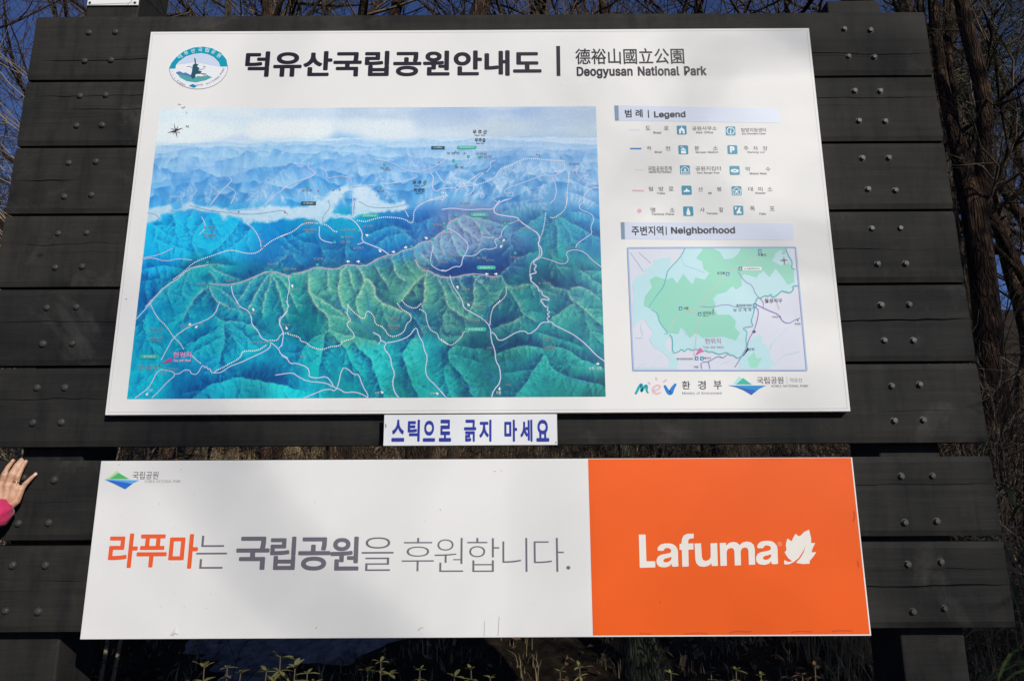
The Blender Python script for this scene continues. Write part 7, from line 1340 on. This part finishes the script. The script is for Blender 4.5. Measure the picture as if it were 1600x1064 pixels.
# ------------------------------------------------------------------ the person touching the board
def ball(c, r, sx=1, sy=1, sz=1, n=12, k=8):
    v = []
    for j in range(k+1):
        b = -math.pi/2+math.pi*j/k
        for i in range(n): a = 2*math.pi*i/n; v.append((c[0]+r*sx*math.cos(a)*math.cos(b), c[1]+r*sy*math.sin(a)*math.cos(b), c[2]+r*sz*math.sin(b)))
    return v, [(j*n+i, j*n+(i+1) % n, (j+1)*n+(i+1) % n, (j+1)*n+i) for j in range(k) for i in range(n)]
class Body(MB):
    def chain(s, pts):
        P = np.array([q[0] for q in pts], float); R_ = np.array([q[1] for q in pts], float)
        Ps = []; Rs = []
        for i in range(len(P)-1):
            m = max(2, int(np.linalg.norm(P[i+1]-P[i])/max(.004, min(R_[i], R_[i+1])*.5)))
            for j in range(m): t = j/m; Ps.append(P[i]*(1-t)+P[i+1]*t); Rs.append(R_[i]*(1-t)+R_[i+1]*t)
        Ps.append(P[-1]); Rs.append(R_[-1])
        for c, r in zip(Ps, Rs): s.add(*ball(c, r, n=10, k=6))
    def skin(s, name, mat, parent, voxel, smooth=4, disp=None):
        o = s.build(name+'_raw', None, None); m = o.modifiers.new('r', 'REMESH'); m.mode = 'VOXEL'; m.voxel_size = voxel; m.use_smooth_shade = True
        q = o.modifiers.new('s', 'SMOOTH'); q.iterations = smooth; q.factor = .5
        dg = bpy.context.evaluated_depsgraph_get(); me = bpy.data.meshes.new_from_object(o.evaluated_get(dg)); old = o.data; bpy.data.objects.remove(o); bpy.data.meshes.remove(old)
        if disp: disp(me)
        me.materials.clear(); me.materials.append(mat); me.polygons.foreach_set('use_smooth', [True]*len(me.polygons)); me.name = name
        r = bpy.data.objects.new(name, me); COL.objects.link(r); keep_world(r, parent); return r
def skin_mat():
    m, t, p = nodes_mat('skin'); f = noise_tex(t, 30, 5, .6)
    t.links.new(ramp(t, f, [(.34, (.44, .20, .12)), (.52, (.56, .32, .20)), (.7, (.64, .41, .28))]), p.inputs['Base Color']); p.inputs['Roughness'].default_value = .5; p.inputs['Subsurface Weight'].default_value = .12; p.inputs['Subsurface Radius'].default_value = (.01, .004, .002)
    bump(t, p, noise_tex(t, 150, 6, .7), .45, .0015); return m
M['skin'] = skin_mat()
def pt(px, py, Y): return pp(px, py, Y)
person = empty('person', (-2.25, -.62, 0), 'person in pink jacket laying a bare ringed hand on the planks at the left', 'person')
B = Body()
S_ = 2.30/F                                    # metres per photo pixel at the board there
# fingers: base knuckle -> middle joints -> tip (photo pixels), depth from the planks
FING = [ # index, middle, ring, little : [(px,py,Y,r)...]
 [(1.5, 757, -.026, .0098), (6, 742, -.030, .0090), (13, 729, -.020, .0082), (21.0, 719.5, -.0085, .0068)],
 [(12, 758, -.028, .0100), (18, 740, -.032, .0092), (25.5, 727, -.021, .0084), (33.6, 718.0, -.0085, .0070)],
 [(23.5, 760, -.027, .0096), (28.5, 744, -.030, .0088), (34.5, 731, -.020, .0080), (41.0, 721.0, -.0085, .0067)],
 [(32.5, 766, -.022, .0090), (40.5, 755, -.021, .0080), (48.5, 747, -.016, .0072), (56.0, 740.5, -.0078, .0062)]]
wr = pt(3, 800, -.050)
for fg in FING:
    J = [(pt(a, b, y), r) for a, b, y, r in fg]
    B.chain([J[0], J[1]]); B.chain([J[1], J[2]]); B.chain([J[2], J[3]])
    B.chain([(wr, .016), (pt(fg[0][0]*.75+1, 782, -.032), .0135), (J[0][0], .0112)])
    B.add(*ball(J[0][0]+np.array([0, -.003, 0]), .0108)); B.add(*ball(J[1][0]+np.array([0, -.001, 0]), fg[1][3]*1.03))
B.chain([(wr, .018), (pt(17, 782, -.028), .0150), (pt(28, 770, -.025), .0120)])
B.chain([(wr, .018), (pt(-12, 782, -.035), .0135), (pt(-18, 766, -.028), .0105), (pt(-22, 752, -.014), .0085)])   # thumb, off the frame
elbow = np.array([-1.90, -.36, 1.19]); shR = np.array([-2.06, -.66, 1.30]); 
B.chain([(wr, .0225), (wr*.7+elbow*.3, .027), (elbow, .036), (shR, .046)])
hip = np.array([-2.26, -.66, .84]); ch = np.array([-2.24, -.66, 1.18]); nk = np.array([-2.23, -.64, 1.36]); hd = np.array([-2.20, -.60, 1.50])
shL = np.array([-2.42, -.66, 1.30]); elL = np.array([-2.48, -.62, 1.04]); wrL = np.array([-2.46, -.50, .82])
B.chain([(hip, .115), (ch, .125), (nk+np.array([0, 0, -.08]), .085), (nk, .055), (hd-np.array([0, 0, .05]), .060)])
B.chain([(shL, .046), (elL, .036), (wrL, .024), (wrL+np.array([0, .02, -.05]), .026)]); B.chain([(shR, .05), (ch+np.array([.06, 0, .05]), .09)]); B.chain([(shL, .05), (ch+np.array([-.06, 0, .05]), .09)])
for k in range(4):
    q = wrL+np.array([-.02+.014*k, .03, -.07]); B.chain([(q, .009), (q+np.array([0, .008, -.04]), .008), (q+np.array([0, .0, -.075+.006*abs(k-1.5)]), .0065)])
B.chain([(wrL+np.array([.015, .03, -.03]), .010), (wrL+np.array([.035, .05, -.06]), .008), (wrL+np.array([.035, .055, -.085]), .007)])
for sx in (-1, 1):
    h = hip+np.array([.085*sx, 0, -.02]); kn = np.array([h[0]+.01*sx, h[1]+.03, .45]); an = np.array([h[0]+.02*sx, h[1]-.01, .08])
    B.chain([(h, .085), (kn, .055), (kn+np.array([0, -.02, -.12]), .054), (an, .036)]); B.chain([(an, .036), (an+np.array([.01*sx, .14, -.045]), .030)])
B.add(*ball(hd+np.array([0, 0, .035]), .095, .80, .95, 1.12, 16, 12)); B.add(*ball(hd+np.array([0, .045, -.035]), .06, .85, .9, .85))
B.chain([(hd+np.array([0, .085, .03]), .010), (hd+np.array([0, .105, .0]), .013)])
for sx in (-1, 1): B.add(*ball(hd+np.array([.078*sx, 0, .01]), .026, .35, .7, 1.1))
for k in (-1, 0, 1): B.add(*ball(hd+np.array([.014*k, .093-.004*abs(k), -.038]), .010, 1.2, .6, .55))
B.skin('body', M['skin'], person, .0042, 3)
# nails on the visible fingers
nail = plain('finger_nail', (.66, .43, .36), .3, .5)
for fg in FING:
    a = pt(*fg[2][:3]); b = pt(*fg[3][:3]); d = unit(b-a); c = b+np.array([0, -.0062*fg[3][3]/.0066, 0])+d*.001
    s = np.cross(d, np.array([0, 1, 0])); s = unit(s); v = []
    for i in range(10):
        t = 2*math.pi*i/10; v.append(c+d*.0056*math.cos(t)+s*.0042*math.sin(t)+np.array([0, .0012*abs(math.sin(t))+.0010*max(0, math.cos(t)), 0]))
    v.append(c+np.array([0, -.0006, 0])); keep_world(mk('finger_nail', v, [(i, (i+1) % 10, 10) for i in range(10)], nail, smooth=True), person)
# ring on the third finger
rg = MB(); a = pt(24.6, 756.5, -.0275); b = pt(28.5, 744, -.030); d = unit(b-a); s = unit(np.cross(d, np.array([0, 1, 0]))); w_ = np.cross(s, d); c = a*.45+b*.55-d*.004; R0 = .0101
rg.tube([c+s*R0*math.cos(t)+w_*R0*math.sin(t) for t in np.linspace(0, 6.283, 25)], [.0011]*25, 6)
sil = plain('silver', (.75, .73, .7), .22, .5); sil.node_tree.nodes['Principled BSDF'].inputs['Metallic'].default_value = 1
keep_world(rg.build('finger_ring', sil, None), person)
def fabric(name, c):
    m, t, p = nodes_mat(name); c = np.array(c); f = noise_tex(t, 8, 6, .6); g = noise_tex(t, 380, 2, .5)
    t.links.new(ramp(t, f, [(.3, tuple(c*.8)), (.7, tuple(c*1.15))]), p.inputs['Base Color']); p.inputs['Roughness'].default_value = .8; p.inputs['Sheen Weight'].default_value = .2
    ad = N(t, 'ShaderNodeMath', operation='ADD'); t.links.new(f, ad.inputs[0]); t.links.new(g, ad.inputs[1]); bump(t, p, ad.outputs[0], .35, .002); return m
def wrinkle(me):
    n = len(me.vertices); a = np.zeros(n*3, np.float32); me.vertices.foreach_get('co', a); a = a.reshape(-1, 3); nn = np.zeros(n*3, np.float32); me.vertices.foreach_get('normal', nn); nn = nn.reshape(-1, 3)
    h = np.array([mn.noise(Vector((float(q[0])*28, float(q[1])*28, float(q[2])*46)))*.6+mn.noise(Vector((float(q[0])*70, float(q[1])*60, float(q[2])*90)))*.25 for q in a])
    a = a+nn*(h*.0125)[:, None]; me.vertices.foreach_set('co', a.astype(np.float32).ravel()); me.update()
J = Body(); cuff = pt(-3.5, 802, -.056)
J.chain([(cuff, .0445), (cuff*.72+elbow*.28, .050), (elbow, .058), (elbow*.5+shR*.5, .068), (shR, .078)])
J.chain([(shL, .078), (elL, .056), (wrL+np.array([0, 0, .02]), .040)])
J.chain([(hip+np.array([0, 0, -.06]), .155), (hip, .15), (ch, .155), (nk+np.array([0, 0, -.09]), .105), (nk+np.array([0, 0, -.02]), .072)])
J.chain([(shR, .075), (ch+np.array([.06, 0, .06]), .11)]); J.chain([(shL, .075), (ch+np.array([-.06, 0, .06]), .11)])
J.skin('jacket', fabric('pink_fabric', (.54, .014, .10)), person, .0075, 3, wrinkle)
T = Body()
for sx in (-1, 1):
    h = hip+np.array([.085*sx, 0, -.03]); kn = np.array([h[0]+.01*sx, h[1]+.03, .45]); an = np.array([h[0]+.02*sx, h[1]-.01, .12]); T.chain([(h, .10), (kn, .072), (kn+np.array([0, -.02, -.12]), .068), (an, .055)])
T.skin('trousers', fabric('dark_trouser_fabric', (.03, .03, .036)), person, .010, 2)
SH = Body()
for sx in (-1, 1):
    a = np.array([hip[0]+.105*sx, hip[1]-.02, .05]); SH.chain([(a, .046), (a+np.array([.01*sx, .09, -.005]), .044), (a+np.array([.015*sx, .16, -.012]), .034)])
SH.skin('shoe', fabric('shoe_leather', (.05, .04, .035)), person, .008, 2)
Hh = Body(); Hh.add(*ball(hd+np.array([0, -.018, .055]), .106, .86, .98, 1.05, 16, 12)); Hh.add(*ball(hd+np.array([0, -.055, -.02]), .085, .9, .7, 1.1)); Hh.chain([(hd+np.array([0, -.09, -.02]), .035), (hd+np.array([0, -.12, -.14]), .025)])
Hh.skin('hair', mottled('black_hair', (.010, .008, .007), (.03, .024, .02), 40, .5, (1, 1, .1), bs=.6, bd=.004), person, .006, 2)
ew = plain('eye_white', (.8, .8, .78), .3); ei = plain('eye_iris', (.02, .012, .008), .2)
for sx in (-1, 1):
    v, f = ball(hd+np.array([.031*sx, .083, .022]), .012, 1.1, .6, .6); eo = mk('eye', v, f, ew, smooth=True); keep_world(eo, person)
    v, f = ball(hd+np.array([.031*sx, .0885, .022]), .0052, 1, .6, 1); io = mk('iris', v, f, ei, smooth=True); sub(io, eo)
